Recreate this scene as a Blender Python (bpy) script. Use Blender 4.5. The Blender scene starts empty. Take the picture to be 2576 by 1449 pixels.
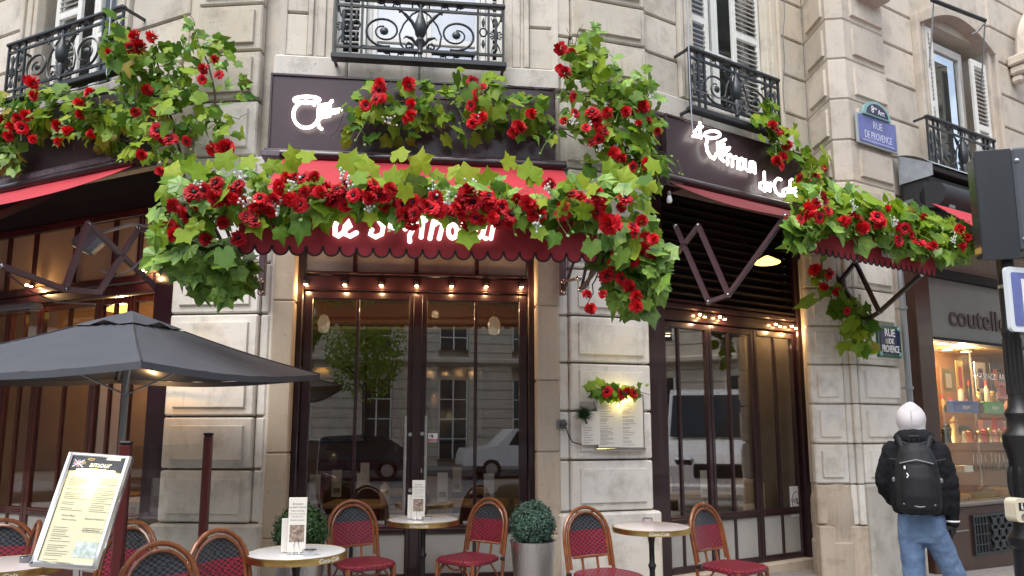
import bpy, bmesh, math, random
from mathutils import Vector, Matrix
random.seed(7)
R_=math.radians
scene=bpy.context.scene
COL=scene.collection
# ------------------------------------------------------------------ camera
PITCH=8.0; CAMH=1.52; FQ=1800.0; CXQ=1288.0; CYQ=724.5+102.5
cam_d=bpy.data.cameras.new('camera'); cam=bpy.data.objects.new('camera',cam_d); COL.objects.link(cam)
cam_d.sensor_width=36; cam_d.lens=36*FQ/2576; cam_d.shift_y=102.5/2576; cam_d.clip_start=.05; cam_d.clip_end=500
cam.location=(0,0,CAMH); cam.rotation_euler=(R_(90+PITCH),0,0); scene.camera=cam
# ------------------------------------------------------------------ sky and sun (bright overcast)
SUN_EL=58; SUN_AZ=205      # azimuth the light comes from, degrees clockwise from +Y
w=bpy.data.worlds.new('World'); scene.world=w; w.use_nodes=True
nt=w.node_tree; nt.nodes.clear()
wo=nt.nodes.new('ShaderNodeOutputWorld'); bg=nt.nodes.new('ShaderNodeBackground'); sky=nt.nodes.new('ShaderNodeTexSky')
sky.sky_type='NISHITA'; sky.sun_disc=False; sky.sun_elevation=R_(SUN_EL); sky.sun_rotation=R_(SUN_AZ); sky.air_density=1.0; sky.dust_density=2.0
tc=nt.nodes.new('ShaderNodeTexCoord'); nz=nt.nodes.new('ShaderNodeTexNoise'); nz.inputs['Scale'].default_value=3.2; nz.inputs['Detail'].default_value=6; nz.inputs['Roughness'].default_value=.55
rp=nt.nodes.new('ShaderNodeValToRGB'); rp.color_ramp.elements[0].position=.46; rp.color_ramp.elements[1].position=.68
mx=nt.nodes.new('ShaderNodeMix'); mx.data_type='RGBA'; hs=nt.nodes.new('ShaderNodeHueSaturation'); hs.inputs['Saturation'].default_value=.7
nt.links.new(tc.outputs['Generated'],nz.inputs['Vector']); nt.links.new(nz.outputs['Fac'],rp.inputs['Fac'])
nt.links.new(sky.outputs['Color'],hs.inputs['Color']); nt.links.new(rp.outputs['Color'],mx.inputs['Factor'])
nt.links.new(hs.outputs['Color'],mx.inputs['A']); mx.inputs['B'].default_value=(9.0,9.1,9.3,1)
nt.links.new(mx.outputs['Result'],bg.inputs['Color']); bg.inputs['Strength'].default_value=.15
nt.links.new(bg.outputs[0],wo.inputs['Surface'])
sd=bpy.data.lights.new('sun','SUN'); sd.energy=1.3; sd.angle=R_(40); sd.color=(1,.95,.88)
sun=bpy.data.objects.new('sun',sd); COL.objects.link(sun); sun.location=(0,0,20); sun.rotation_euler=(R_(90-SUN_EL),0,R_(180-SUN_AZ)+math.pi*0)
vs=scene.view_settings; scene.display_settings.display_device='sRGB'; vs.view_transform='Standard'; vs.look='None'; vs.gamma=1; vs.exposure=1.0; vs.use_curve_mapping=False
scene.cycles.max_bounces=8; scene.cycles.transparent_max_bounces=24; scene.cycles.sample_clamp_indirect=6; scene.cycles.use_denoising=True
# ------------------------------------------------------------------ helpers
WM={}           # world matrix of every parent empty / part
def ray(px,py):
    r=(px-CXQ)/FQ; u=(CYQ-py)/FQ; p=R_(PITCH)
    return Vector((r, math.cos(p)-u*math.sin(p), math.sin(p)+u*math.cos(p)))
def at_z(px,py,z):
    d=ray(px,py); t=(z-CAMH)/d.z; return Vector((d.x*t,d.y*t,z))
def at_y(px,py,Y):
    d=ray(px,py); t=Y/d.y; return Vector((d.x*t,Y,CAMH+d.z*t))
class Face:
    def __init__(s,o,a):
        s.o=(o[0],o[1]); s.deg=a; s.a=R_(a); s.d=(math.cos(s.a),math.sin(s.a)); s.n=(math.sin(s.a),-math.cos(s.a))
        s.M=Matrix.Translation((o[0],o[1],0))@Matrix.Rotation(s.a,4,'Z')
    def hit(s,px,py,n=0.):
        r=ray(px,py); ox=s.o[0]+s.n[0]*n; oy=s.o[1]+s.n[1]*n
        t=(ox*s.n[0]+oy*s.n[1])/(r[0]*s.n[0]+r[1]*s.n[1]); X,Y,Z=r[0]*t,r[1]*t,CAMH+r[2]*t
        return ((X-ox)*s.d[0]+(Y-oy)*s.d[1],Z)
    def P(s,px,py,n=0.):
        a,z=s.hit(px,py,n); return Vector((a,-n,z))
    def x(s,px,py=980,n=0.): return s.hit(px,py,n)[0]
    def z(s,px,py,n=0.): return s.hit(px,py,n)[1]
    def w(s,a,n=0,z=0): return Vector((s.o[0]+s.d[0]*a+s.n[0]*n, s.o[1]+s.d[1]*a+s.n[1]*n, z))
def corner(f,px):
    return f.w(f.x(px,1080))
yc=6.9; C0=Face((ray(1040,1080).x/ray(1040,1080).y*yc,yc),6.5)
cl=corner(C0,660); cr=corner(C0,1410)
lpl=corner(Face(cl,-5),405); rpr=corner(Face(cr,17),1645)
FC=Face(cl,6.5); FLP=Face(lpl,-5); FRP=Face(cr,17); FR=Face(rpr,31); FL=Face(lpl,-24)
rr=corner(FR,2035)
WC=(Vector(cr)-Vector(cl)).length; WLP=(Vector(cl)-Vector(lpl)).length; WRP=(Vector(rpr)-Vector(cr)).length; WR=(Vector(rr)-Vector(rpr)).length
PFo=at_y(2165,1080,8.1); FP=Face(PFo,30)
WORLD=Face((0,0),0)
def ground_z(x): return -0.035*max(0.,x-1.0)

class MB:
    def __init__(s,W=None): s.v=[]; s.f=[]; s.W=W.M.copy() if isinstance(W,Face) else (W.copy() if W is not None else Matrix()); s.T=Matrix()
    def add(s,vs,fs):
        o=len(s.v)
        s.v+=[s.T@Vector(p) for p in vs]; s.f+=[tuple(i+o for i in f) for f in fs]; return s
    def box(s,x0,x1,y0,y1,z0,z1,b=0.):
        if x0>x1:x0,x1=x1,x0
        if y0>y1:y0,y1=y1,y0
        if z0>z1:z0,z1=z1,z0
        b=min(b,(x1-x0)*.45,(y1-y0)*.45,(z1-z0)*.45)
        if b<=0:
            return s.add([(x0,y0,z0),(x1,y0,z0),(x1,y1,z0),(x0,y1,z0),(x0,y0,z1),(x1,y0,z1),(x1,y1,z1),(x0,y1,z1)],
              [(3,2,1,0),(4,5,6,7),(0,1,5,4),(1,2,6,5),(2,3,7,6),(3,0,4,7)])
        vs=[];idx={}
        X=(x0,x1);Y=(y0,y1);Z=(z0,z1);sg=(1,-1)
        for i in (0,1):
            for j in (0,1):
                for k in (0,1):
                    for a in range(3):
                        p=[X[i],Y[j],Z[k]]
                        if a!=0:p[0]+=b*sg[i]
                        if a!=1:p[1]+=b*sg[j]
                        if a!=2:p[2]+=b*sg[k]
                        idx[i,j,k,a]=len(vs);vs.append(p)
        I=idx;fs=[]
        for i in (0,1): fs.append([I[i,0,0,0],I[i,1,0,0],I[i,1,1,0],I[i,0,1,0]][::(1 if i else -1)])
        for j in (0,1): fs.append([I[0,j,0,1],I[1,j,0,1],I[1,j,1,1],I[0,j,1,1]][::(-1 if j else 1)])
        for k in (0,1): fs.append([I[0,0,k,2],I[1,0,k,2],I[1,1,k,2],I[0,1,k,2]][::(1 if k else -1)])
        for j in (0,1):
            for k in (0,1): fs.append([I[0,j,k,1],I[1,j,k,1],I[1,j,k,2],I[0,j,k,2]][::(1 if (j==0)==(k==1) else -1)])
        for i in (0,1):
            for k in (0,1): fs.append([I[i,0,k,0],I[i,1,k,0],I[i,1,k,2],I[i,0,k,2]][::(1 if (i==1)==(k==1) else -1)])
        for i in (0,1):
            for j in (0,1): fs.append([I[i,j,0,0],I[i,j,1,0],I[i,j,1,1],I[i,j,0,1]][::(1 if (i==0)==(j==0) else -1)])
        for i in (0,1):
            for j in (0,1):
                for k in (0,1): fs.append([I[i,j,k,0],I[i,j,k,1],I[i,j,k,2]][::(1 if (i+j+k)%2==1 else -1)])
        return s.add(vs,[tuple(f) for f in fs])
    def tube(s,pts,r,n=6,cap=True,closed=False,flat=1.):
        pts=[Vector(p) for p in pts]; m=len(pts)
        rs=r if isinstance(r,(list,tuple)) else [r]*m
        vs=[];up=None
        for i,p in enumerate(pts):
            if closed: t=pts[(i+1)%m]-pts[i-1]
            else: t=pts[min(i+1,m-1)]-pts[max(i-1,0)]
            if t.length<1e-9:t=Vector((0,0,1))
            t.normalize()
            if up is None:
                up=Vector((0,1,0)) if abs(t.y)<.9 else Vector((1,0,0))
            a=up-t*up.dot(t)
            if a.length<1e-4: a=t.orthogonal()
            a.normalize(); up=a; b=t.cross(a)
            for k in range(n):
                g=2*math.pi*(k+.5)/n; vs.append(p+(a*math.cos(g)*flat+b*math.sin(g))*rs[i])
        fs=[]
        for i in range(m if closed else m-1):
            j=(i+1)%m
            for k in range(n):
                k2=(k+1)%n; fs.append((i*n+k,i*n+k2,j*n+k2,j*n+k))
        if cap and not closed:
            fs.append(tuple(range(n-1,-1,-1))); fs.append(tuple((m-1)*n+k for k in range(n)))
        return s.add(vs,fs)
    def lathe(s,prof,n=16,c=(0,0,0),ax='z'):
        vs=[];m=len(prof)
        for r,z in prof:
            for k in range(n):
                g=2*math.pi*k/n; q=(r*math.cos(g),r*math.sin(g),z)
                if ax=='y': q=(q[0],-q[2],q[1])
                if ax=='x': q=(q[2],q[0],q[1])
                vs.append((c[0]+q[0],c[1]+q[1],c[2]+q[2]))
        fs=[(i*n+k,i*n+(k+1)%n,(i+1)*n+(k+1)%n,(i+1)*n+k) for i in range(m-1) for k in range(n)]
        if prof[0][0]>.03 and abs(prof[0][0]-prof[-1][0])<.006 and m>=4:
            fs+=[((m-1)*n+k,(m-1)*n+(k+1)%n,(k+1)%n,k) for k in range(n)]
        else:
            if prof[0][0]>1e-4: fs.append(tuple(range(n-1,-1,-1)))
            if prof[-1][0]>1e-4: fs.append(tuple((m-1)*n+k for k in range(n)))
        return s.add(vs,fs)
    def prism(s,poly,y0,y1):
        """polygon in x,z (counter-clockwise seen from -y) between y0 (front) and y1"""
        n=len(poly)
        vs=[(p[0],y0,p[1]) for p in poly]+[(p[0],y1,p[1]) for p in poly]
        fs=[tuple(range(n)),tuple(range(2*n-1,n-1,-1))]+[(i,n+i,n+(i+1)%n,(i+1)%n) for i in range(n)]
        return s.add(vs,fs)
    def prismz(s,poly,z0,z1):
        n=len(poly)
        vs=[(p[0],p[1],z0) for p in poly]+[(p[0],p[1],z1) for p in poly]
        fs=[tuple(range(n-1,-1,-1)),tuple(range(n,2*n))]+[(i,(i+1)%n,n+(i+1)%n,n+i) for i in range(n)]
        return s.add(vs,fs)
    def ell(s,c,rx,ry,rz,n=12,m=8):
        prof=[(max(1e-4,math.sin(math.pi*i/m)),-math.cos(math.pi*i/m)) for i in range(m+1)]
        vs=[];
        for r,z in prof:
            for k in range(n):
                g=2*math.pi*k/n; vs.append((c[0]+rx*r*math.cos(g),c[1]+ry*r*math.sin(g),c[2]+rz*z))
        fs=[(i*n+k,i*n+(k+1)%n,(i+1)*n+(k+1)%n,(i+1)*n+k) for i in range(m) for k in range(n)]
        return s.add(vs,fs)
    def grid(s,fn,nu,nv):
        vs=[fn(i/nu,j/nv) for j in range(nv+1) for i in range(nu+1)]
        fs=[(j*(nu+1)+i,j*(nu+1)+i+1,(j+1)*(nu+1)+i+1,(j+1)*(nu+1)+i) for j in range(nv) for i in range(nu)]
        return s.add(vs,fs)
    def build(s,name,mat,parent=None,smooth=40,label=None,cat=None,group=None,kind=None):
        me=bpy.data.meshes.new(name)
        Wm=s.W
        if parent is not None: Wm=WM.get(parent.name,Matrix()).inverted()@Wm
        me.from_pydata([Wm@p for p in s.v],[],s.f); me.update()
        me.materials.append(mat)
        if smooth:
            me.polygons.foreach_set('use_smooth',[True]*len(me.polygons)); me.set_sharp_from_angle(angle=R_(smooth))
        o=bpy.data.objects.new(name,me); COL.objects.link(o)
        if parent is not None:
            o.parent=parent; WM[o.name]=WM.get(parent.name,Matrix())
        if label:o['label']=label
        if cat:o['category']=cat
        if group:o['group']=group
        if kind:o['kind']=kind
        return o
def thing(name,label,cat,loc=(0,0,0),rot=0.,group=None,mat=None):
    o=bpy.data.objects.new(name,None); COL.objects.link(o); o.empty_display_size=.1
    o.location=loc; o.rotation_euler=(0,0,rot)
    WM[o.name]=Matrix.Translation(loc)@Matrix.Rotation(rot,4,'Z')
    o['label']=label; o['category']=cat
    if group:o['group']=group
    return o
def fthing(name,label,cat,face,s=0.,n=0.,z=0.,group=None):
    return thing(name,label,cat,face.w(s,n,z),face.a,group)
def kids(o): return list(o.children)
def dup(root,loc,rz,label,group=None):
    c=root.copy(); COL.objects.link(c); c.location=loc; c.rotation_euler=(0,0,rz); c['label']=label
    if group:c['group']=group
    def rec(a,b):
        for ch in kids(a):
            k=ch.copy(); COL.objects.link(k); k.parent=b; rec(ch,k)
    rec(root,c); return c
def rescale(mb): return mb
def text_mesh(txt,size,ext=.004,shear=0.,align='CENTER',sx=1.,off=0.):
    cu=bpy.data.curves.new('t','FONT'); cu.body=txt; cu.size=size; cu.extrude=ext; cu.shear=shear; cu.align_x=align; cu.align_y='CENTER'; cu.resolution_u=3; cu.offset=off
    o=bpy.data.objects.new('t',cu); COL.objects.link(o)
    dg=bpy.context.evaluated_depsgraph_get(); dg.update(); me=bpy.data.meshes.new_from_object(o.evaluated_get(dg))
    vs=[(v.co.x*sx,-v.co.z,v.co.y) for v in me.vertices]; fs=[tuple(p.vertices) for p in me.polygons]
    bpy.data.objects.remove(o); bpy.data.curves.remove(cu); bpy.data.meshes.remove(me)
    return vs,fs          # lies in the x,z plane, faces -y
# ------------------------------------------------------------------ materials
def mat(name,col,rough=.5,metal=0.,var=0.,vscale=6.,bump=0.,bscale=60.,rand=0.,coat=0.,spec=.5,emis=None,estr=0.,col2=None,detail=6.,trans=0.,stretch=None):
    m=bpy.data.materials.new(name); m.use_nodes=True; n=m.node_tree.nodes; L=m.node_tree.links; b=n['Principled BSDF']
    b.inputs['Base Color'].default_value=(*col,1); b.inputs['Roughness'].default_value=rough; b.inputs['Metallic'].default_value=metal
    b.inputs['Coat Weight'].default_value=coat; b.inputs['Specular IOR Level'].default_value=spec
    tcn=n.new('ShaderNodeTexCoord'); vec=tcn.outputs['Object']
    if stretch:
        mp=n.new('ShaderNodeMapping'); mp.inputs['Scale'].default_value=stretch; L.new(vec,mp.inputs['Vector']); vec=mp.outputs['Vector']
    out=None
    if var or col2:
        t=n.new('ShaderNodeTexNoise'); t.inputs['Scale'].default_value=vscale; t.inputs['Detail'].default_value=detail; t.inputs['Roughness'].default_value=.62
        L.new(vec,t.inputs['Vector'])
        r=n.new('ShaderNodeValToRGB'); r.color_ramp.elements[0].position=.32; r.color_ramp.elements[1].position=.68
        c2=col2 or tuple(min(1,c*(1+var)) for c in col); c1=col if col2 else tuple(c*(1-var) for c in col)
        r.color_ramp.elements[0].color=(*c1,1); r.color_ramp.elements[1].color=(*c2,1)
        L.new(t.outputs['Fac'],r.inputs['Fac']); out=r.outputs['Color']
    if rand:
        oi=n.new('ShaderNodeObjectInfo'); mr=n.new('ShaderNodeMapRange'); mr.inputs['To Min'].default_value=1-rand; mr.inputs['To Max'].default_value=1+rand
        L.new(oi.outputs['Random'],mr.inputs['Value'])
        mm=n.new('ShaderNodeMix'); mm.data_type='RGBA'; mm.blend_type='MULTIPLY'; mm.inputs['Factor'].default_value=1
        if out is not None: L.new(out,mm.inputs['A'])
        else: mm.inputs['A'].default_value=(*col,1)
        L.new(mr.outputs['Result'],mm.inputs['B']); out=mm.outputs['Result']
    if out is not None: L.new(out,b.inputs['Base Color'])
    if bump:
        t2=n.new('ShaderNodeTexNoise'); t2.inputs['Scale'].default_value=bscale; t2.inputs['Detail'].default_value=5; L.new(vec,t2.inputs['Vector'])
        bp=n.new('ShaderNodeBump'); bp.inputs['Strength'].default_value=bump; bp.inputs['Distance'].default_value=.01; L.new(t2.outputs['Fac'],bp.inputs['Height']); L.new(bp.outputs['Normal'],b.inputs['Normal'])
    if emis: b.inputs['Emission Color'].default_value=(*emis,1); b.inputs['Emission Strength'].default_value=estr
    if trans: b.inputs['Transmission Weight'].default_value=trans
    return m
def stone_mat(name,col,dirt,amt=.5,rand=.11,spots=True):
    m=bpy.data.materials.new(name); m.use_nodes=True; n=m.node_tree.nodes; L=m.node_tree.links; b=n['Principled BSDF']; b.inputs['Roughness'].default_value=.85
    tcn=n.new('ShaderNodeTexCoord')
    def noise(sc,det,ro,lo,hi,mapsc=None):
        v=tcn.outputs['Object']
        if mapsc:
            mp=n.new('ShaderNodeMapping'); mp.inputs['Scale'].default_value=mapsc; L.new(v,mp.inputs['Vector']); v=mp.outputs['Vector']
        t=n.new('ShaderNodeTexNoise'); t.inputs['Scale'].default_value=sc; t.inputs['Detail'].default_value=det; t.inputs['Roughness'].default_value=ro; L.new(v,t.inputs['Vector'])
        r=n.new('ShaderNodeMapRange'); r.inputs['From Min'].default_value=lo; r.inputs['From Max'].default_value=hi; L.new(t.outputs['Fac'],r.inputs['Value']); return r.outputs['Result']
    def mixc(a,bc,f,mode='MIX'):
        x=n.new('ShaderNodeMix'); x.data_type='RGBA'; x.blend_type=mode
        for nm,q in (('A',a),('B',bc)):
            if isinstance(q,tuple): x.inputs[nm].default_value=(*q,1)
            else: L.new(q,x.inputs[nm])
        if isinstance(f,float): x.inputs['Factor'].default_value=f
        else: L.new(f,x.inputs['Factor'])
        return x.outputs['Result']
    def mul(f,k):
        x=n.new('ShaderNodeMath'); x.operation='MULTIPLY'; L.new(f,x.inputs[0]); x.inputs[1].default_value=k; return x.outputs[0]
    lighter=tuple(min(1,c*1.13) for c in col); warm=(col[0]*1.0,col[1]*.93,col[2]*.80)
    c=mixc(col,lighter,noise(2.2,6,.6,.35,.65))
    c=mixc(c,warm,mul(noise(1.1,4,.5,.48,.66),.7))
    c=mixc(c,dirt,mul(noise(3.4,8,.68,.50,.78),amt))
    c=mixc(c,dirt,mul(noise(5,6,.6,.56,.80,(6,6,.5)),amt*.55))
    if spots: c=mixc(c,tuple(d*.7 for d in dirt),mul(noise(26,3,.5,.68,.76),amt*.8))
    oi=n.new('ShaderNodeObjectInfo'); mr=n.new('ShaderNodeMapRange'); mr.inputs['To Min'].default_value=1-rand; mr.inputs['To Max'].default_value=1+rand; L.new(oi.outputs['Random'],mr.inputs['Value'])
    c=mixc(c,mr.outputs['Result'],1.0,'MULTIPLY'); L.new(c,b.inputs['Base Color'])
    t2=n.new('ShaderNodeTexNoise'); t2.inputs['Scale'].default_value=45; t2.inputs['Detail'].default_value=6; L.new(tcn.outputs['Object'],t2.inputs['Vector'])
    bp=n.new('ShaderNodeBump'); bp.inputs['Strength'].default_value=.35; bp.inputs['Distance'].default_value=.008; L.new(t2.outputs['Fac'],bp.inputs['Height']); L.new(bp.outputs['Normal'],b.inputs['Normal'])
    return m
def glass_mat(name,tint,ior=.04,gl=(1,1,1),rough=0.):
    m=bpy.data.materials.new(name); m.use_nodes=True; n=m.node_tree.nodes; L=m.node_tree.links; n.clear()
    o=n.new('ShaderNodeOutputMaterial'); t=n.new('ShaderNodeBsdfTransparent'); t.inputs['Color'].default_value=(*tint,1)
    g=n.new('ShaderNodeBsdfGlossy'); g.inputs['Roughness'].default_value=rough; g.inputs['Color'].default_value=(*gl,1)
    f=n.new('ShaderNodeLayerWeight'); f.inputs['Blend'].default_value=.5; p=n.new('ShaderNodeMath'); p.operation='POWER'; p.inputs[1].default_value=5; q=n.new('ShaderNodeMath'); q.operation='MULTIPLY_ADD'; f0=ior; q.inputs[1].default_value=1-f0; q.inputs[2].default_value=f0; q.use_clamp=True
    L.new(f.outputs['Facing'],p.inputs[0]); L.new(p.outputs[0],q.inputs[0]); x=n.new('ShaderNodeMixShader')
    L.new(q.outputs[0],x.inputs[0]); L.new(t.outputs[0],x.inputs[1]); L.new(g.outputs[0],x.inputs[2]); L.new(x.outputs[0],o.inputs['Surface']); return m
def leaf_mat(name,c1,c2,c3,tr=.3):
    m=bpy.data.materials.new(name); m.use_nodes=True; n=m.node_tree.nodes; L=m.node_tree.links; b=n['Principled BSDF']; b.inputs['Roughness'].default_value=.5; b.inputs['Specular IOR Level'].default_value=.25
    oi=n.new('ShaderNodeObjectInfo'); r=n.new('ShaderNodeValToRGB'); e=r.color_ramp.elements; e[0].color=(*c1,1); e[1].color=(*c3,1); k=e.new(.5); k.color=(*c2,1)
    L.new(oi.outputs['Random'],r.inputs['Fac'])
    tcn=n.new('ShaderNodeTexCoord'); t=n.new('ShaderNodeTexNoise'); t.inputs['Scale'].default_value=3; L.new(tcn.outputs['Object'],t.inputs['Vector'])
    mr=n.new('ShaderNodeMapRange'); mr.inputs['To Min'].default_value=.72; mr.inputs['To Max'].default_value=1.25; L.new(t.outputs['Fac'],mr.inputs['Value'])
    x=n.new('ShaderNodeMix'); x.data_type='RGBA'; x.blend_type='MULTIPLY'; x.inputs['Factor'].default_value=1; L.new(r.outputs['Color'],x.inputs['A']); L.new(mr.outputs['Result'],x.inputs['B'])
    L.new(x.outputs['Result'],b.inputs['Base Color'])
    tr_=n.new('ShaderNodeBsdfTranslucent'); L.new(x.outputs['Result'],tr_.inputs['Color']); ms=n.new('ShaderNodeMixShader'); ms.inputs[0].default_value=tr
    L.new(b.outputs[0],ms.inputs[1]); L.new(tr_.outputs[0],ms.inputs[2]); L.new(ms.outputs[0],n['Material Output'].inputs['Surface']); return m
def weave_mat(name,c1,c2,sc=46.):
    m=bpy.data.materials.new(name); m.use_nodes=True; n=m.node_tree.nodes; L=m.node_tree.links; b=n['Principled BSDF']; b.inputs['Roughness'].default_value=.38
    tcn=n.new('ShaderNodeTexCoord'); mp=n.new('ShaderNodeMapping'); mp.inputs['Scale'].default_value=(sc,sc,sc*1.5); L.new(tcn.outputs['Object'],mp.inputs['Vector'])
    ck=n.new('ShaderNodeTexChecker'); ck.inputs['Scale'].default_value=1.; ck.inputs['Color1'].default_value=(*c1,1); ck.inputs['Color2'].default_value=(*c2,1); L.new(mp.outputs[0],ck.inputs['Vector'])
    L.new(ck.outputs['Color'],b.inputs['Base Color']); bp=n.new('ShaderNodeBump'); bp.inputs['Strength'].default_value=.6; bp.inputs['Distance'].default_value=.006; L.new(ck.outputs['Fac'],bp.inputs['Height']); bp.invert=True; L.new(bp.outputs[0],b.inputs['Normal']); return m
def emit(name,col,s):
    m=bpy.data.materials.new(name); m.use_nodes=True; n=m.node_tree.nodes; n.clear(); o=n.new('ShaderNodeOutputMaterial'); e=n.new('ShaderNodeEmission'); e.inputs[0].default_value=(*col,1); e.inputs[1].default_value=s; m.node_tree.links.new(e.outputs[0],o.inputs[0]); return m
STONE=stone_mat('limestone',(.53,.49,.42),(.22,.195,.165),.75)
STONE_R=stone_mat('limestone_warm',(.53,.475,.405),(.24,.20,.155),.65)
STONE_W=stone_mat('pale_limestone',(.69,.665,.615),(.34,.30,.25),.75,spots=False)
STONE_P=stone_mat('worn_plinth_stone',(.46,.39,.31),(.22,.15,.10),.8)
STONE_T=stone_mat('tan_jamb_stone',(.53,.45,.35),(.30,.22,.15),.6)
LEDGE=stone_mat('weathered_ledge',(.58,.55,.50),(.22,.20,.18),.9)
AUB=mat('aubergine_paint',(.038,.018,.026),.42,var=.15,vscale=2,bump=.03,bscale=6,coat=.12)
AUBD=mat('dark_aubergine_frame',(.026,.010,.014),.28,coat=.4,var=.2,vscale=5)
MAHO=mat('mahogany_varnish',(.075,.017,.011),.25,coat=.5,var=.3,vscale=9,stretch=(6,6,.6))
LOUV=mat('black_brown_louvre',(.007,.0035,.0045),.75,spec=.12)
DARK=mat('dark_recess',(.012,.009,.010),.7)
TRIMG=mat('weathered_metal_trim',(.13,.10,.12),.5,var=.35,vscale=14)
BRNM=mat('brown_arm_paint',(.075,.042,.052),.35,coat=.2)
BLKM=mat('black_arm_paint',(.014,.012,.012),.35,coat=.2)
IRON=mat('painted_iron',(.018,.024,.028),.42,var=.25,vscale=20,coat=.1)
STEEL=mat('steel',(.62,.62,.63),.22,1.)
CHROME=mat('chrome',(.75,.75,.76),.08,1.)
HAMMER=mat('hammered_aluminium',(.60,.61,.62),.28,1.,bump=.5,bscale=55,stretch=(1,1,.45))
WHITEP=mat('white_window_paint',(.74,.74,.71),.45,var=.06)
SHUT=mat('shutter_paint',(.70,.70,.66),.55,var=.08,vscale=10)
CURT=mat('dark_room',(.03,.032,.036),.8)
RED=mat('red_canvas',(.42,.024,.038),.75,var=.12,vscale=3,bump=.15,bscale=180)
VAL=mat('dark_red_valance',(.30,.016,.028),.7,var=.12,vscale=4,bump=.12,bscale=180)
BORD=mat('dark_border_braid',(.02,.008,.012),.7)
GLASS=glass_mat('window_glass',(.85,.85,.84),.15)
GLASSU=glass_mat('upper_glass',(.6,.62,.66),.34)
GLASSC=glass_mat('clear_screen_glass',(.97,.98,.97),.03)
FROST=mat('textured_transom_glass',(.30,.255,.205),.22,var=.18,vscale=4,bump=.35,bscale=90)
FROSTL=mat('frosted_lower_glass',(.40,.39,.36),.14,var=.1,vscale=2.5)
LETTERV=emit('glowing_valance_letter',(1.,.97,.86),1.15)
LETTER=emit('glowing_letter',(1.,.95,.86),2.6)
SPOT=emit('spot_bulb',(1.,.55,.22),45.)
WARMLED=emit('warm_menu_light',(1.,.80,.25),14.)
PEND=emit('yellow_lamp_shade',(1.,.60,.12),2.4)
DOWN=emit('downlight',(1.,.88,.66),12.)
LEAF=leaf_mat('artificial_leaf',(.055,.150,.014),(.14,.27,.022),(.28,.40,.035))
LEAFY=leaf_mat('yellow_green_leaf',(.20,.34,.016),(.29,.43,.025),(.38,.49,.045),.4)
LEAFP=leaf_mat('pale_small_leaf',(.16,.30,.06),(.14,.28,.04),(.24,.38,.09))
PETAL=mat('red_petal',(.52,.008,.018),.6,spec=.25,rand=.35,var=.2,vscale=30)
PETAL2=mat('scarlet_pompom_petal',(.62,.018,.028),.6,spec=.25,rand=.25,var=.2,vscale=30)
EYE=mat('flower_eye',(.012,.006,.014),.6)
SPRIG=mat('white_filler_petal',(.62,.68,.62),.6)
TWIG=mat('brown_twig',(.055,.038,.026),.8)
STEMG=mat('green_stem',(.12,.22,.04),.6)
RATTAN=mat('rattan_cane',(.20,.062,.020),.28,coat=.4,var=.25,vscale=14)
WRED=weave_mat('maroon_weave',(.27,.020,.045),(.06,.007,.013))
WBLK=weave_mat('black_weave',(.055,.062,.075),(.008,.009,.011))
MARB=mat('white_table_top',(.78,.79,.80),.16,var=.04,vscale=5,coat=.3)
BRASS=mat('brass_rim',(.62,.44,.16),.3,1.,var=.1)
CASTI=mat('black_cast_iron',(.012,.012,.013),.4)
PAPER=mat('white_card',(.74,.72,.66),.6)
CREAM=mat('cream_menu_paper',(.60,.58,.40),.5)
INK=mat('printed_ink',(.16,.14,.12),.7)
PHOTO=mat('printed_photo',(.04,.03,.03),.5,col2=(.5,.38,.30),vscale=55)
PHOTOB=mat('printed_photo_blue',(.30,.38,.36),.5,col2=(.62,.70,.68),vscale=40)
UMB=mat('grey_umbrella_cloth',(.066,.072,.086),.8,var=.08,vscale=2.5,bump=.1,bscale=200)
ALU=mat('grey_aluminium',(.30,.32,.34),.4,.6)
POSTR=mat('red_brown_post_paint',(.085,.012,.012),.35,coat=.2)
BOXW=leaf_mat('boxwood_leaf',(.03,.075,.025),(.045,.10,.035),(.07,.13,.05),.1)
BOXB=leaf_mat('bluish_boxwood_leaf',(.022,.058,.040),(.045,.10,.070),(.085,.155,.115),.1)
PINE=leaf_mat('pine_needle',(.008,.03,.012),(.015,.05,.02),(.03,.08,.03),.05)
ENB=mat('blue_enamel',(.016,.022,.085),.25,coat=.3); ENBL=mat('light_blue_enamel',(.13,.165,.42),.22,coat=.4,var=.2,vscale=5); ENG=mat('green_enamel',(.03,.11,.075),.3,coat=.3); ENGL=mat('pale_green_enamel',(.22,.42,.42),.3,coat=.3)
WHT=mat('white_enamel_letter',(.82,.83,.85),.35)
GREY=mat('grey_plastic',(.16,.16,.17),.5)
ASPH=mat('asphalt',(.075,.075,.077),.85,var=.2,vscale=30,bump=.2,bscale=120)
PAVE=mat('pavement_asphalt',(.25,.235,.22),.8,var=.18,vscale=12,bump=.2,bscale=150)
KERB=mat('granite_kerb',(.30,.29,.28),.7,var=.15,vscale=30)
LEAD=mat('lead_flashing',(.30,.33,.36),.5,.3,var=.2,vscale=7)
SHOPB=mat('brown_shopfront_panel',(.050,.022,.016),.3,coat=.3,var=.2,vscale=5)
SHOPG=mat('grey_sign_band',(.22,.235,.225),.5,var=.06)
SHOPL=mat('brown_sign_letter',(.055,.02,.02),.5)
IWALL=mat('interior_wall',(.07,.05,.035),.7,var=.2,vscale=2); ICEIL=mat('interior_ceiling',(.13,.085,.06),.6); IFLOOR=mat('interior_floor',(.05,.035,.028),.5); IMOLD=mat('interior_cornice',(.34,.27,.19),.6)
BEIGE=mat('beige_upholstery',(.42,.31,.22),.75,var=.1); ORNG=mat('amber_upholstery',(.36,.15,.03),.6); OAK=mat('light_wood',(.42,.25,.11),.45,var=.2,vscale=12)
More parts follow.
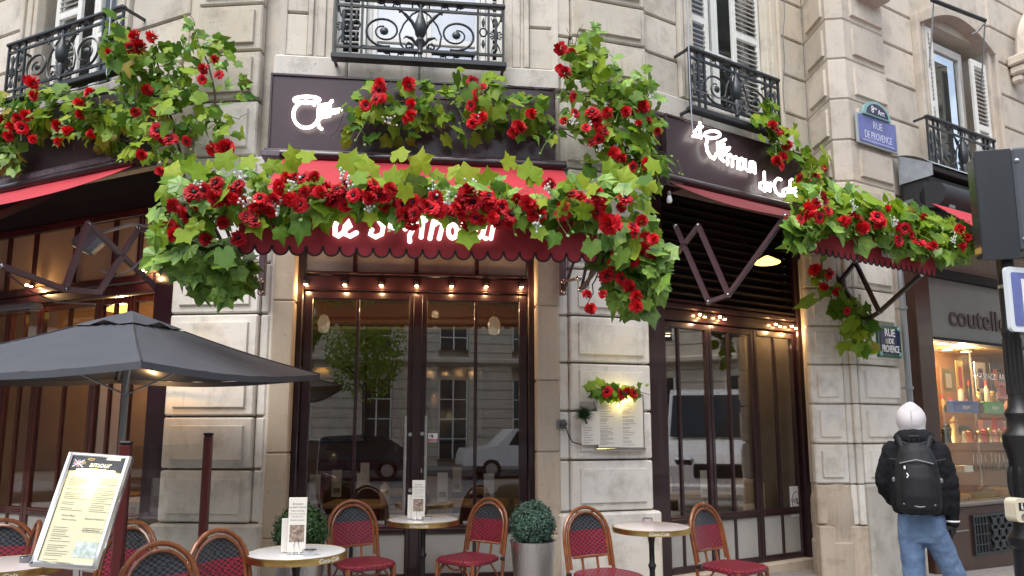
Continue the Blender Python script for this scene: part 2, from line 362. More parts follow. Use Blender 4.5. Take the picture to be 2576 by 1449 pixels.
# ------------------------------------------------------------------ ground
g=MB()
def gfn(u,v):
    x=-14+30*u; y=1.2+13*v; return (x,y,ground_z(x))
g.grid(gfn,60,6).build('pavement',PAVE,kind='structure')
MB().box(-60,60,-13,.95,-.2,-.13).build('road',ASPH,kind='structure')
k=MB()
for i in range(-14,15): k.box(i*1.0+.004,i*1.0+.996,.95,1.2,-.3,-.002+ground_z(i),.015)
k.build('kerb',KERB,kind='structure')
MB().box(-60,60,-17,-13.004,-.3,0).build('far_pavement',PAVE,kind='structure')
MB().box(-80,80,-80,60,-.9,-.6).build('ground',ASPH,kind='structure')
# ================================================================== THE CORNER BUILDING
B=thing('corner_building','pale limestone corner building with cafe on its ground floor and iron balconies above','building',(0,7.0,0))
TOP=9.6
def slab(f,s0,s1,z0,z1,n1,n0,mat=STONE,b=.0,name='wall',parent=B):
    return MB(f).box(s0,s1,-n1,-n0,z0,z1,b).build(name,mat,parent,smooth=None)
def panel_block(f,s0,s1,z0,z1,n,mat,inset=.09,raise_=.028,thick=.10,gap=.010,parent=B,sink=False,name='stone_block'):
    m=MB(f); m.box(s0+gap*.3,s1-gap*.3,-n,-n+thick,z0+gap,z1-gap,.014)
    if inset:
        a0,a1,c0,c1=s0+inset,s1-inset,z0+inset,z1-inset; q=.018
        r=-raise_ if not sink else 0
        y0=-n-.0005; y1=-n-raise_
        o=[(a0,y0,c0),(a1,y0,c0),(a1,y0,c1),(a0,y0,c1)]; i=[(a0+q*.3,y1,c0+q*.3),(a1-q*.3,y1,c0+q*.3),(a1-q*.3,y1,c1-q*.3),(a0+q*.3,y1,c1-q*.3)]
        m.add(o+i,[(4,5,6,7)]+[(k,(k+1)%4,4+(k+1)%4,4+k) for k in range(4)])
    return m.build(name,mat,parent,smooth=None)
def courses(f,s0,s1,zs,n,mat,**kw):
    for a,b in zip(zs[:-1],zs[1:]): panel_block(f,s0,s1,a,b,n,mat,**kw)
DEEP=.35
# ---- left pier (between the left front and the doorway)
zl=[.66,1.15,1.64,2.13,2.62,3.12,3.64,4.20]
slab(FLP,.02,WLP+.02,0,TOP,-.10,-.6)
sL=FLP.x(640,980)
courses(FLP,.015,sL,zl,.0,STONE_W,inset=.085)
for a,b in zip(zl[:-1],zl[1:]): panel_block(FLP,sL,WLP+.0,a,b,-.045,STONE_W,inset=0)
MB(FLP).box(-.03,WLP+.03,-.06,.10,0,.655,.02).build('plinth_stone',STONE_W,B,smooth=None)
zu=[4.20,4.78,5.30,5.81,6.32,6.83,7.34,7.85,8.4]
sU0,sU1=FLP.x(497,100),FLP.x(660,100)
courses(FLP,sU0,sU1,zu[1:],.02,STONE,inset=.075,raise_=.03); panel_block(FLP,sU0+.03,sU1-.01,zu[0],zu[1],.0,STONE_W,inset=.09)
for a,b in zip(zu[:-1],zu[1:]):
    panel_block(FLP,-.05,sU0,a+.2,b+.2,-.03,STONE,inset=0)
# ---- left front, upper wall with a window opening
swl0,swl1=FL.x(92,80),FL.x(292,80)
def upper_wall(f,s0,s1,wa,wb,zsill,zs,n=0.,zlint=8.0,zs2=None):
    slab(f,s0,wa,zsill,TOP,-.08,-.5); slab(f,wb,s1,zsill,TOP,-.08,-.5); slab(f,s0,s1,4.2,zsill,-.05,-.5); slab(f,wa,wb,zlint,TOP,-.08,-.5)
    for a,b in zip(zs[:-1],zs[1:]):
        panel_block(f,s0,wa-.24,a,b,n,STONE,inset=0)
    for a,b in zip((zs2 or zs)[:-1],(zs2 or zs)[1:]): panel_block(f,wb+.24,s1,a,b,n,STONE,inset=0)
    for q,sg in ((wa,-1),(wb,1)):
        m=MB(f)
        for k,(d0,d1,pr) in enumerate(((.0,.07,.015),(.07,.15,.035),(.15,.19,.02),(.19,.24,.05))):
            m.box(q+sg*d0,q+sg*d1,-n-pr,.4 if k==0 else .1,zsill+.02,zlint,.006)
        m.build('window_surround',STONE,B,smooth=None)
zw=[5.24+.475*i for i in range(-1,9)]
upper_wall(FL,-6.2,.0,swl0,swl1,5.2,[5.24+.5*i for i in range(8)])
# string course of weathered stone over the signboards
def ledge(f,s0,s1,z0,z1,n,breaks=1):
    d=(s1-s0)/breaks
    for i in range(breaks): MB(f).box(s0+i*d+.004,s0+(i+1)*d-.004,-n,.1,z0,z1,.02).build('ledge_stone',LEDGE,B,smooth=None)
ledge(FL,-6.2,-.06,5.06,5.21,.06,5); ledge(FC,-.05,WC+.02,FC.z(1040,203,.10),5.225,.07,4); ledge(FR,.0,WR-.02,FR.z(1777,315,.10),5.19,.06,3); ledge(FRP,.02,WRP-.02,5.02,5.17,.04,2)
# ---- centre, upper wall
swc0,swc1=FC.x(838,70),FC.x(1272,70)
upper_wall(FC,.0,WC,swc0,swc1,5.22,zw)
for q in (.02,WC-.02): slab(FC,q-.03,q+.03,4.2,TOP,.012,-.2)
# ---- right pier
slab(FRP,-.02,WRP+.02,0,TOP,-.10,-.6)
zr=[.72,1.22,1.70,2.18,2.66,3.14,3.64,4.20]
sR=FRP.x(1436,980)
courses(FRP,sR,WRP-.02,zr,.0,STONE_W,inset=.085)
for a,b in zip(zr[:-1],zr[1:]): panel_block(FRP,.0,sR,a,b,-.045,STONE_W,inset=0)
MB(FRP).box(-.02,WRP+.03,-.07,.10,0,.715,.02).build('plinth_stone',STONE_W,B,smooth=None)
sv0,sv1=FRP.x(1435,60),FRP.x(1618,60)
zrr=[5.19+.455*i for i in range(0,9)]
courses(FRP,sv0,sv1,zrr,.05,STONE,inset=.07,raise_=.03)
for a,b in zip(zrr[:-1],zrr[1:]): panel_block(FRP,-.06,sv0,a,b,.0,STONE,inset=0); panel_block(FRP,sv1,WRP+.06,a,b,.0,STONE,inset=0)
courses(FRP,.02,WRP-.02,[4.2,4.62,5.02],.0,STONE_W,inset=.08)
# ---- right front, upper wall
swr0,swr1=FR.x(1741,80),FR.x(1925,80)
WU=FR.x(2030,250)
zp=[4.44+.52*i for i in range(-2,10)]
upper_wall(FR,.0,WU,swr0,swr1,5.2,zrr,zs2=[5.0,5.48]+[5.48+.52*i for i in range(1,8)])
slab(FR,WR-.02,WU,4.2,5.0,.0,-.3,STONE)
# ---- tan jambs of the doorway
sj0,sj1=FC.x(682),FC.x(729); sj2,sj3=FC.x(1351),FC.x(1409)
for a,b in ((.03,sj1),(sj2,sj3+.005)):
    zz=[0,.52,1.3,2.0,2.75,3.3,4.2]
    for c,d in zip(zz[:-1],zz[1:]): panel_block(FC,a,b,c,d,-.03,STONE_T,inset=0,gap=.002,thick=.5)
slab(FC,-.01,.035,0,4.2,-.06,-.5,STONE_W)
# inner corner return and the avant-corps on the side street
inner=Vector(rr); out=Vector(PFo)
def zshape(z0,z1,pts,grow,mat,name='stone_block'):
    """pts: plan polyline of the face seen from outside; solid goes 0.35 back"""
    return None
uc=FP.w(FP.x(2137,300)); ui=FR.w(WU); us=at_y(2091,300,8.22); us.z=0
zp=[3.4+.52*i for i in range(0,13)]
zp=[4.44+.52*i for i in range(-2,10)]
def plan_block(plan,z0,z1,mat,inner_pts=None,name='stone_block',bev=.02):
    m=MB(); n=len(plan)
    c=Vector((sum(p[0] for p in plan)/n,sum(p[1] for p in plan)/n))
    def sh(k): return [(p[0]+(c.x-p[0])*k,p[1]+(c.y-p[1])*k) for p in plan]
    P0=sh(.028);P1=plan
    rings=[(P0,z0-.001),(P0,z0+.012),(P1,z0+.028),(P1,z1-.012),(P0,z1-.001)]
    vs=[(x,y,z) for P,z in rings for x,y in P]
    fs=[(i*n+k,i*n+(k+1)%n,(i+1)*n+(k+1)%n,(i+1)*n+k) for i in range(4) for k in range(n)]+[tuple(range(n-1,-1,-1)),tuple(range(4*n,5*n))]
    m.add(vs,fs); return m.build(name,mat,B,smooth=None)
back=[FP.w(.9,-.9),Vector((inner.x+.05,inner.y+.35,0))]
plan=[(ui.x,ui.y),(us.x,us.y),(uc.x,uc.y),tuple(FP.w(1.0,0)[:2]),tuple(FP.w(1.0,-.75)[:2]),(ui.x+.10,ui.y+.35)]
MB().prismz([(p[0]+(5.0-p[0])*.09,p[1]+(9.3-p[1])*.09) for p in plan],0,TOP).build('wall',STONE_R,B,smooth=None)
for a,b in zip(zp[1:-1],zp[2:]):
    plan_block(plan,a,b,STONE_R)
    s0=FP.x(2150,200)
    m=MB(FP)
    for (q0,q1,pl) in ((s0-.02,.96,FP),):
        o=[(q0,-.0005,a+.085),(q1,-.0005,a+.085),(q1,-.0005,b-.085),(q0,-.0005,b-.085)]; i=[(q0+.01,-.03,a+.095),(q1-.01,-.03,a+.095),(q1-.01,-.03,b-.095),(q0+.01,-.03,b-.095)]
        m.add(o+i,[(4,5,6,7)]+[(k,(k+1)%4,4+(k+1)%4,4+k) for k in range(4)])
    m.build('stone_panel',STONE_R,B,smooth=None)
    # panel on the side face
    d=(us-ui); L_=d.length; SF=Face(ui,math.degrees(math.atan2(d.y,d.x)))
    m=MB(SF); q0,q1=.10,L_-.06
    o=[(q0,-.0005,a+.085),(q1,-.0005,a+.085),(q1,-.0005,b-.085),(q0,-.0005,b-.085)]; i=[(q0+.01,-.03,a+.095),(q1-.01,-.03,a+.095),(q1-.01,-.03,b-.095),(q0+.01,-.03,b-.095)]
    m.add(o+i,[(4,5,6,7)]+[(k,(k+1)%4,4+(k+1)%4,4+k) for k in range(4)]); m.build('stone_panel',STONE_R,B,smooth=None)
# lower pier facing the cafe: frontal panels and a rounded guard stone
pl0=at_y(2046,1080,8.12); FQ2=Face((pl0.x,pl0.y),0); WQ=PFo.x-pl0.x
zq=[.47+.445*i for i in range(0,8)]
MB().prismz([(pl0.x+.01,pl0.y+.045),(pl0.x+WQ+.05,pl0.y+.045),(pl0.x+WQ+.05,pl0.y+.9),(inner.x+.06,inner.y+.35),(inner.x+.03,inner.y+.02)],-.2,3.62).build('wall',STONE_R,B,smooth=None)
for i,(a,b) in enumerate(zip(zq[:-1],zq[1:])):
    if a<.9: panel_block(FQ2,.0,WQ-.14,a,b,.0,STONE_P,inset=0)
    else: panel_block(FQ2,.0,WQ-.14,a,b,.0,STONE_W,inset=.075)
    m=MB(FQ2); m.box(WQ-.14,WQ-.07,-.0,.1,a+.006,b-.006,.01); m.box(WQ-.07,WQ+.0,-.035,.1,a+.006,b-.006,.01); m.build('stone_block',STONE_W,B,smooth=None)
MB(FQ2).box(-.0,WQ+.02,-.03,.1,-.2,.465,.015).build('plinth_stone',STONE_P,B,smooth=None)
gs=MB(FQ2); gs.lathe([(.24,-.2),(.245,.28),(.232,.30),(.232,.46),(.24,.48),(.235,.74),(.20,.88),(.12,.97),(.0,1.0)],24,(.25,.185,0)); gs.build('guard_stone',STONE_P,B,smooth=30)
for i,(a,b) in enumerate(zip(zq[:-1],zq[1:])):
    if a>.85: panel_block(FP,.02,.80,a,b,.02,STONE_W,inset=.075)
MB(FP).box(.0,1.02,-.06,.3,-.3,.92,.03).build('plinth_stone',stone_mat('grey_plinth',(.40,.385,.345),(.16,.15,.13),.7),B,smooth=None)
slab(FP,.0,1.0,.9,3.6,-.05,-.7,STONE_R)
# side street wall beyond
spw0,spw1=FP.x(2338,200),FP.x(2492,200)
slab(FP,1.0,spw0,4.5,TOP,-.10,-.5,STONE_R); slab(FP,spw1,9,4.5,TOP,-.10,-.5,STONE_R); slab(FP,spw0,spw1,4.5,5.0,-.10,-.5,STONE_R); slab(FP,spw0,spw1,7.15,TOP,-.10,-.5,STONE_R)
for a,b in zip(zp[1:-1],zp[2:]):
    panel_block(FP,1.0,spw0-.22,a,b,-.06,STONE_R,inset=0)
    panel_block(FP,spw1+.22,6.5,a,b,-.06,STONE_R,inset=0)
m=MB(FP)
for q,sg in ((spw0,-1),(spw1,1)):
    m.box(q,q+sg*.07,-.0,.4,4.9,7.1,.01); m.box(q+sg*.07,q+sg*.15,.02,.1,4.9,7.1,.01); m.box(q+sg*.15,q+sg*.22,-.03,.1,4.9,7.1,.01)
ww=spw1-spw0
for k in range(14):
    t0,t1=k/14,(k+1)/14
    za=7.0+.30*math.sin(math.pi*t0); zb=7.0+.30*math.sin(math.pi*t1)
    xa=spw0-.1+(ww+.2)*t0; xb=spw0-.1+(ww+.2)*t1
    m.prism([(xa,za),(xb,zb),(xb,zb+.14),(xa,za+.14)],-.06,.35)
m.build('window_surround',STONE_R,B,smooth=None)
m=MB(FP); m.box(4.25,4.55,-.22,.05,7.0,7.15,.02); m.box(4.29,4.51,-.17,.05,6.86,7.0,.03); m.box(4.32,4.48,-.10,.05,6.74,6.86,.03); m.build('corbel',STONE_R,B,smooth=None)
m=MB(FP); m.tube([(4.4+.0+.9*(1-math.cos(t)),-.12,7.15+.95*math.sin(t)) for t in [i*math.pi/16 for i in range(17)]],.10,8); m.build('arched_moulding',STONE_R,B)
m=MB(FP); m.box(.35,.95,-.30,.1,6.98,7.12,.03); m.box(.40,.90,-.22,.1,6.86,6.98,.03); m.build('corbel',STONE_R,B,smooth=None)
# ================================================================== upper windows
def shutter(f,sa,sb,z0,z1,n,skew=0.,name='shutter',mat_=SHUT,nsl=0):
    w_=sb-sa; m=MB(f)
    Tm=Matrix.Translation((sa,-n,0))@Matrix.Rotation(skew,4,'Z'); m.T=Tm
    m.box(0,.07,0,.04,z0,z1,.004); m.box(w_-.07,w_,0,.04,z0,z1,.004)
    for q in (z0,z0+(z1-z0)*.42,z1-.09): m.box(.07,w_-.07,0,.04,q,q+.09,.003)
    sh=m.build(name,mat_,B,smooth=None)
    zc=z0+.12; base=None
    while zc<min(z1-.1,7.2):
        if not (z0+(z1-z0)*.42-.03<zc<z0+(z1-z0)*.42+.1):
            s=MB(f); s.T=Tm@Matrix.Translation((0,.02,zc))@Matrix.Rotation(R_(38),4,'X'); s.box(.07,w_-.07,-.03,.03,-.006,.006); s.build('slat',mat_,sh,smooth=None)
        zc+=.062
    return sh
def casement(f,sa,sb,z0,z1,n,glass,leaves=2,bar=None):
    fr=MB(f); t=.06
    fr.box(sa,sa+t,-n,-n+.07,z0,z1,.006); fr.box(sb-t,sb,-n,-n+.07,z0,z1,.006); fr.box(sa+t,sb-t,-n,-n+.07,z0,z0+t,.006); fr.box(sa+t,sb-t,-n,-n+.07,z1-t,z1,.006)
    wnd=fr.build('window',WHITEP,B,smooth=None)
    wl=(sb-sa-2*t)/leaves
    for i in range(leaves):
        a=sa+t+i*wl; b=a+wl; m=MB(f); q=.055
        m.box(a+.003,a+q,-n-.012,-n+.05,z0+t,z1-t,.006); m.box(b-q,b-.003,-n-.012,-n+.05,z0+t,z1-t,.006); m.box(a+q,b-q,-n-.012,-n+.05,z0+t,z0+t+.10,.006); m.box(a+q,b-q,-n-.012,-n+.05,z1-t-.07,z1-t,.006)
        zb=[z0+t+.10]+(bar or [])+[z1-t-.07]
        for c in (bar or []): m.box(a+q,b-q,-n-.012,-n+.05,c-.03,c+.03,.006)
        m.build('sash',WHITEP,wnd,smooth=None)
        for c,d in zip(zb[:-1],zb[1:]): MB(f).box(a+q-.005,b-q+.005,-n+.012,-n+.018,c,d).build('pane',glass,wnd,smooth=None)
    return wnd
def dark_box(f,sa,sb,z0,z1,n):
    m=MB(f); m.box(sa-.02,sb+.02,-n+.30,-n+.32,z0,z1); m.build('room_behind',CURT,B,smooth=None)
# centre window: white double casement
ca,cb=FC.x(922,80,-.25),FC.x(1222,80,-.25)
dark_box(FC,swc0,swc1,5.1,8,-.25)
casement(FC,ca,cb,5.24,7.9,-.25,GLASSU,2,[5.62])
for a,b,n in ((swc0+.01,ca-.0,-.18),(cb,swc1-.01,-.18)): shutter(FC,a,b,5.24,7.9,n,0,mat_=STONE_R if False else SHUT)
slab(FC,swc0,swc1,5.1,5.225,.02,-.5,LEDGE,name='window_sill')
# left window with shutters
dark_box(FL,swl0,swl1,5.1,8,-.25); casement(FL,swl0+.02,swl1-.02,5.24,7.9,-.25,GLASSC,2,[6.05])
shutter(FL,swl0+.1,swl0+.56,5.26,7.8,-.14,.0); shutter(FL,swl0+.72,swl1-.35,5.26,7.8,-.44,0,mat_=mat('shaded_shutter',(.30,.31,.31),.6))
slab(FL,swl0,swl1,5.05,5.21,.02,-.5,LEDGE,name='window_sill')
# right window with shutters
dark_box(FR,swr0,swr1,5.1,8,-.25); casement(FR,swr0+.02,swr1-.02,5.24,7.9,-.25,GLASSC,2,[6.1])
wr=swr1-swr0
shutter(FR,swr0+.01,swr0+.30*wr,5.26,7.8,-.10); shutter(FR,swr0+.62*wr,swr1+.02,5.26,7.8,-.10)
slab(FR,swr0,swr1,5.05,5.20,.02,-.5,LEDGE,name='window_sill')
# side street window
dark_box(FP,spw0,spw1,4.95,7.1,-.3); casement(FP,spw0+.22,spw1-.25,5.0,7.05,-.25,GLASSC,1)
shutter(FP,spw0+.02,spw0+.20,5.0,7.0,-.02); shutter(FP,spw1-.42,spw1-.02,5.0,6.85,-.04)
# ================================================================== balconies
def railing(f,s0,s1,z0,z1,n,simple=False):
    """ironwork with scroll panel; z0 bottom bar, z1 handrail"""
    W=s1-s0; H=z1-z0; y=-n
    m=MB(f); m.box(s0-.02,s1+.02,y-.035,y+.035,z1-.035,z1+.01,.012)
    m.box(s0-.03,s1+.03,y-.05,y+.05,z0-.06,z0,.01)
    rl=m.build('balcony_railing',IRON,B,smooth=30)
    m=MB(f)
    for q in (.84,.14): m.box(s0,s1,y-.012,y+.012,z0+H*q-.012,z0+H*q+.012)
    for u in (0,.09,.155,.845,.91,1): m.box(s0+W*u-.012,s0+W*u+.012,y-.012,y+.012,z0,z1-.03)
    for q in (s0,s1): m.box(q-.013,q+.013,y,y+n+.02,z1-.03,z1-.005); m.box(q-.013,q+.013,y,y+n+.02,z0-.05,z0-.02)
    m.build('bar',IRON,rl,smooth=None)
    def P(u,v): return (s0+W*u,y,z0+H*v)
    asp=W/H
    def spiral(m,cu,cv,r0,r1,a0,turns,rad,k=34):
        pts=[]
        for i in range(k+1):
            t=i/k; r=r0+(r1-r0)*t; a=a0+turns*2*math.pi*t
            pts.append((s0+W*cu+r*math.cos(a),y,z0+H*cv+r*math.sin(a)))
        m.tube(pts,[rad*(.7+.5*i/k) for i in range(k+1)],5); return pts[-1]
    for sg in (-1,1):
        m=MB(f); X=lambda u:.5+sg*u
        # large volute
        c=(X(.215),.44); r=H*.27
        pts=[]
        for i in range(60):
            t=i/59; rr_=r*(.30+.70*t); a=(math.pi*.5 if True else 0)+ (1.55*2*math.pi)*t*(-1)*sg + (0 if sg>0 else 0)
            pts.append((s0+W*c[0]+rr_*1.18*math.cos(a),y,z0+H*c[1]+rr_*math.sin(a)))
        m.tube(pts,[.008+.006*i/59 for i in range(60)],5)
        m.lathe([(.0,-.02),(.03,-.015),(.045,0),(.03,.015),(0,.02)],8,(s0+W*c[0],y,z0+H*c[1]),'y')
        # sweeping arm from the volute to the top centre and the lyre
        m.tube([P(X(.115),.80),P(X(.09),.74),P(X(.05),.62),P(X(.022),.46),P(X(.008),.36)],[.010,.018,.02,.016,.01],5)
        m.tube([P(X(.115),.80),P(X(.15),.86),P(X(.20),.83)],[.016,.012,.004],5)
        m.tube([P(X(.125),.78),P(X(.125),.93)],[.014,.003],5)
        pts=[P(X(.005),.83),P(X(.05),.76),P(X(.10),.58),P(X(.125),.40),P(X(.115),.22),P(X(.08),.12),P(X(.05),.16),P(X(.05),.25),P(X(.075),.27)]
        m.tube(pts,.010,5)
        spiral(m,X(.068),.20,.05,.012,-math.pi/2,-1.2*sg,.011,18)
        m.tube([P(X(.02),.22),P(X(.05),.34),P(X(.085),.37),P(X(.10),.33)],[.012,.02,.012,.004],5)
        m.tube([P(X(.18),.155),P(X(.24),.17),P(X(.30),.155),P(X(.34),.17)],.012,5)
        # ring with arrows in the top band
        m.tube([(s0+W*X(.19)+.05*math.cos(a),y,z0+H*.92+.05*math.sin(a)) for a in [i*math.pi/8 for i in range(16)]],.009,5,closed=True)
        for d in (-1,1): m.tube([P(X(.19)+d*.026,.92),P(X(.19)+d*.05,.92),P(X(.19)+d*.07,.92)],[.006,.018,.003],5)
        # narrow end panel: ring and fleuron
        m.tube([(s0+W*X(.378)+.035*math.cos(a),y,z0+H*.52+.045*math.sin(a)) for a in [i*math.pi/6 for i in range(12)]],.009,5,closed=True)
        m.lathe([(.004,-.16),(.02,-.12),(.01,-.07)],6,P(X(.378),.50)); m.lathe([(.01,.05),(.02,.10),(.004,.15)],6,P(X(.378),.54))
        c=P(X(.455),.48)
        m.lathe([(.004,-H*.28),(.018,-H*.26),(.012,-H*.1),(.03,0),(.012,H*.1),(.022,H*.24),(.004,H*.30)],7,c)
        for d in (-1,1):
            for e in (-1,1):
                m.tube([(c[0],y,c[2]+e*.02),(c[0]+d*.045,y,c[2]+e*.04),(c[0]+d*.058,y,c[2]+e*.015),(c[0]+d*.035,y,c[2]+e*.01)],.008,5)
                m.tube([(c[0],y,c[2]+e*.08),(c[0]+d*.03,y,c[2]+e*.13),(c[0]+d*.05,y,c[2]+e*.19)],[.01,.008,.003],5)
        m.build('scroll',IRON,rl)
    m=MB(f); c=P(.5,0)
    m.lathe([(.03,.0),(.018,H*.06),(.03,H*.10),(.02,H*.14),(.05,H*.30),(.03,H*.36),(.055,H*.42),(.065,H*.52),(.06,H*.60),(.035,H*.72),(.012,H*.84),(.022,H*.90),(.006,H*1.0)],9,c)
    for d in (-1,1): m.tube([P(.5,.86),P(.5+d*.025,.95),P(.5+d*.05,.94),P(.5+d*.05,.88)],.010,5)
    m.build('finial_stem',IRON,rl)
    return rl
railing(FC,FC.x(843,90,.22),FC.x(1266,90,.22),FC.z(1050,148,.22),FC.z(1050,2,.22),.22)
railing(FL,FL.x(24,130,.25),FL.x(303,130,.25),FL.z(160,210,.25),FL.z(160,68,.25),.25)
railing(FR,FR.x(1735,190,.22),FR.x(1957,230,.22),FR.z(1735,262,.22)-.02,FR.z(1735,115,.22)-.02,.22)
railing(FP,FP.x(2337,370,.15),FP.x(2503,400,.15),FP.z(2345,440,.15),FP.z(2345,296,.15),.15)
# balcony floors
for f,a,b,z in ((FC,swc0,swc1,5.18),):
    pass
# ================================================================== shopfront joinery
def fbox(m,f,sa,sb,z0,z1,n,d=.06,b=.006): m.box(sa,sb,-n,-n+d,z0,z1,b)
def leaf_door(f,name,sa,sb,z0,z1,n,mt,muntins=(),rail=None,glass=GLASS,lower=FROSTL,stile=.055,top=.07,bot=.10,lowm=(),handle=None):
    m=MB(f); fbox(m,f,sa+.003,sa+stile,z0,z1,n); fbox(m,f,sb-stile,sb-.003,z0,z1,n); fbox(m,f,sa+stile,sb-stile,z1-top,z1,n); fbox(m,f,sa+stile,sb-stile,z0,z0+bot,n)
    if rail is not None: fbox(m,f,sa+stile,sb-stile,rail-.04,rail+.04,n); fbox(m,f,sa+stile,sb-stile,rail-.012,rail+.012,n+.012,.02)
    d=m.build(name,mt,B,smooth=None)
    zl0=z0+bot; zm=(rail+.04) if rail is not None else zl0
    edges=[sa+stile]+list(muntins)+[sb-stile]
    for q in muntins: MB(f).box(q-.017,q+.017,-n+.006,-n+.05,zm,z1-top,.005).build('muntin',mt,d,smooth=None)
    for a,b in zip(edges[:-1],edges[1:]): MB(f).box(a-.004,b+.004,-n+.026,-n+.032,zm-.004,z1-top+.004).build('pane',glass,d,smooth=None)
    if rail is not None:
        e2=[sa+stile]+list(lowm or muntins)+[sb-stile]
        for q in (lowm or muntins): MB(f).box(q-.017,q+.017,-n+.006,-n+.05,zl0,rail-.04,.005).build('muntin',mt,d,smooth=None)
        for a,b in zip(e2[:-1],e2[1:]): MB(f).box(a-.004,b+.004,-n+.026,-n+.034,zl0-.004,rail-.036).build('lower_pane',lower,d,smooth=None)
    if handle:
        hx,hz0,hz1=handle; h=MB(f); y=-n-.055; h.tube([(hx,y,hz0),(hx,y,hz1)],.017,10)
        for q in (.12,.55,.9): 
            zz=hz0+(hz1-hz0)*q; h.lathe([(.019,-.012),(.0205,0),(.019,.012)],10,(hx,y,zz)); h.tube([(hx,y,zz),(hx,-n,zz)],.009,8)
        h.build('handle',STEEL,d)
        side=1 if hx<(sa+sb)/2+10 and abs(hx-sb)<abs(hx-sa) else -1
    return d
# ---- centre doorway
n=-.20; X=lambda px: FC.x(px,1000,n)
zD=FC.z(1040,733,n); zB1=FC.z(1040,706,n); zB0=zD+.005; zT=3.42; zR=FC.z(1040,1333,n)
a,b=sj1+.0,sj2
m=MB(FC); fbox(m,FC,a,X(754),0,zT,n+.03,.12,.01); fbox(m,FC,X(1328),b,0,zT,n+.03,.12,.01); fbox(m,FC,X(754),X(1328),zB0,zB1+.03,n+.02,.10,.01); fbox(m,FC,X(754),X(1328),zB1+.045,zB1+.07,n+.04,.10,.006); fbox(m,FC,X(754),X(1328),zT-.06,zT,n+.03,.12); 
fbox(m,FC,X(754),X(1328),zB0-.012,zB0-.0,n+.03,.06)
m.build('doorway_frame',AUBD,B,smooth=None)
m=MB(FC); m.box(a,b,-n-.02,-n+.1,zT+.003,4.2); m.build('lintel_panel',AUBD,B,smooth=None)
tr=[X(754)]+[FC.x(p,670,n) for p in (893,1048,1200)]+[X(1328)]
for i,(p,q) in enumerate(zip(tr[:-1],tr[1:])):
    MB(FC).box(p+.016,q-.016,-n+.01,-n+.02,zB1+.07,zT-.06).build('transom_pane',FROST,B,smooth=None)
for q in tr[1:-1]: MB(FC).box(q-.02,q+.02,-n-.01,-n+.05,zB1+.07,zT-.06,.005).build('transom_mullion',AUBD,B,smooth=None)
hz0,hz1=FC.z(1040,1283,n+.05),FC.z(1040,1046,n+.05)
dl=leaf_door(FC,'door_leaf',X(756),X(1046),.03,zD-.02,n,AUBD,[X(894)],zR,bot=.12,stile=.085,handle=(X(1022),hz0,hz1))
dr=leaf_door(FC,'door_leaf',X(1050),X(1327),.03,zD-.02,n,AUBD,[X(1196)],zR,bot=.12,stile=.085,handle=(X(1073),hz0,hz1))
m=MB(FC); m.box(X(1036),X(1060),-n-.022,-n+.03,.03,zD-.03,.008); m.box(X(1028),X(1034),-n-.008,-n+.03,.03,zD-.03,.003); m.build('meeting_bead',AUBD,dl,smooth=None)
for px,py,d in ((1032,1093,dl),(1062,1091,dr),(1032,1233,dl)):
    c=FC.P(px,py,n+.02); m=MB(FC); m.lathe([(.022,0),(.024,.008),(.020,.016)],14,tuple(c),'y'); m.build('lock_cylinder',STEEL,d)
m=MB(FC); c=FC.P(1060,1182,n+.012); m.box(c.x-.008,c.x+.008,c.y-.004,c.y+.004,c.z-.03,c.z+.02,.003); m.build('keyhole_plate',STEEL,dr)
MB(FC).box(a-.0,b+.0,-n-.06,-n+.25,-.05,.028,.008).build('door_sill',STONE_P,B,smooth=None)
# ---- right front: folding doors and louvre
n=-.14; X=lambda px,py=1040: FR.x(px,py,n)
zA=FR.z(1810,818,n); zLb=FR.z(1830,783,n); zLt=4.2; zR=FR.z(1815,1300,n)
s0,s1=.0,FR.x(2040,1000,n)
m=MB(FR); fbox(m,FR,s0+.0,X(1672),-.03,4.2,n+.05,.13,.012); fbox(m,FR,X(2008),s1,-.03,4.2,n+.05,.13,.012)
fbox(m,FR,X(1672),X(2008),zA,zLb-.05,n+.03,.10,.01); fbox(m,FR,X(1672),X(2008),zLb-.045,zLb+.02,n+.05,.10,.015); fbox(m,FR,X(1672),X(2008),zLb+.025,zLb+.07,n+.03,.10,.01)
m.build('shopfront_frame',AUBD,B,smooth=None)
lv=MB(FR); lv.box(X(1672),X(2008),-n+.10,-n+.12,zLb+.07,4.2); lvo=lv.build('louvre_back',DARK,B,smooth=None)
z=zLb+.12
while z<4.15:
    s=MB(FR); s.T=Matrix.Translation((0,-n+.02,z))@Matrix.Rotation(R_(-35),4,'X'); s.box(X(1672)+.004,X(2008)-.004,-.05,.05,-.008,.008,.004); s.build('louvre_slat',LOUV,lvo,smooth=None); z+=.098
st=[X(1672),X(1790),X(1904),X(2008)]; mu=[(1714,),(1842,),(1958,)]
for i in range(3):
    leaf_door(FR,'folding_door',st[i],st[i+1],.03,zA-.01,n,AUBD if i!=1 else AUBD,[X(mu[i][0])],zR+.0,stile=.05,bot=.07)
MB(FR).box(s0,s1+.1,-n-.10,-n+.25,-.2,.028,.01).build('door_sill',STONE_P,B,smooth=None)
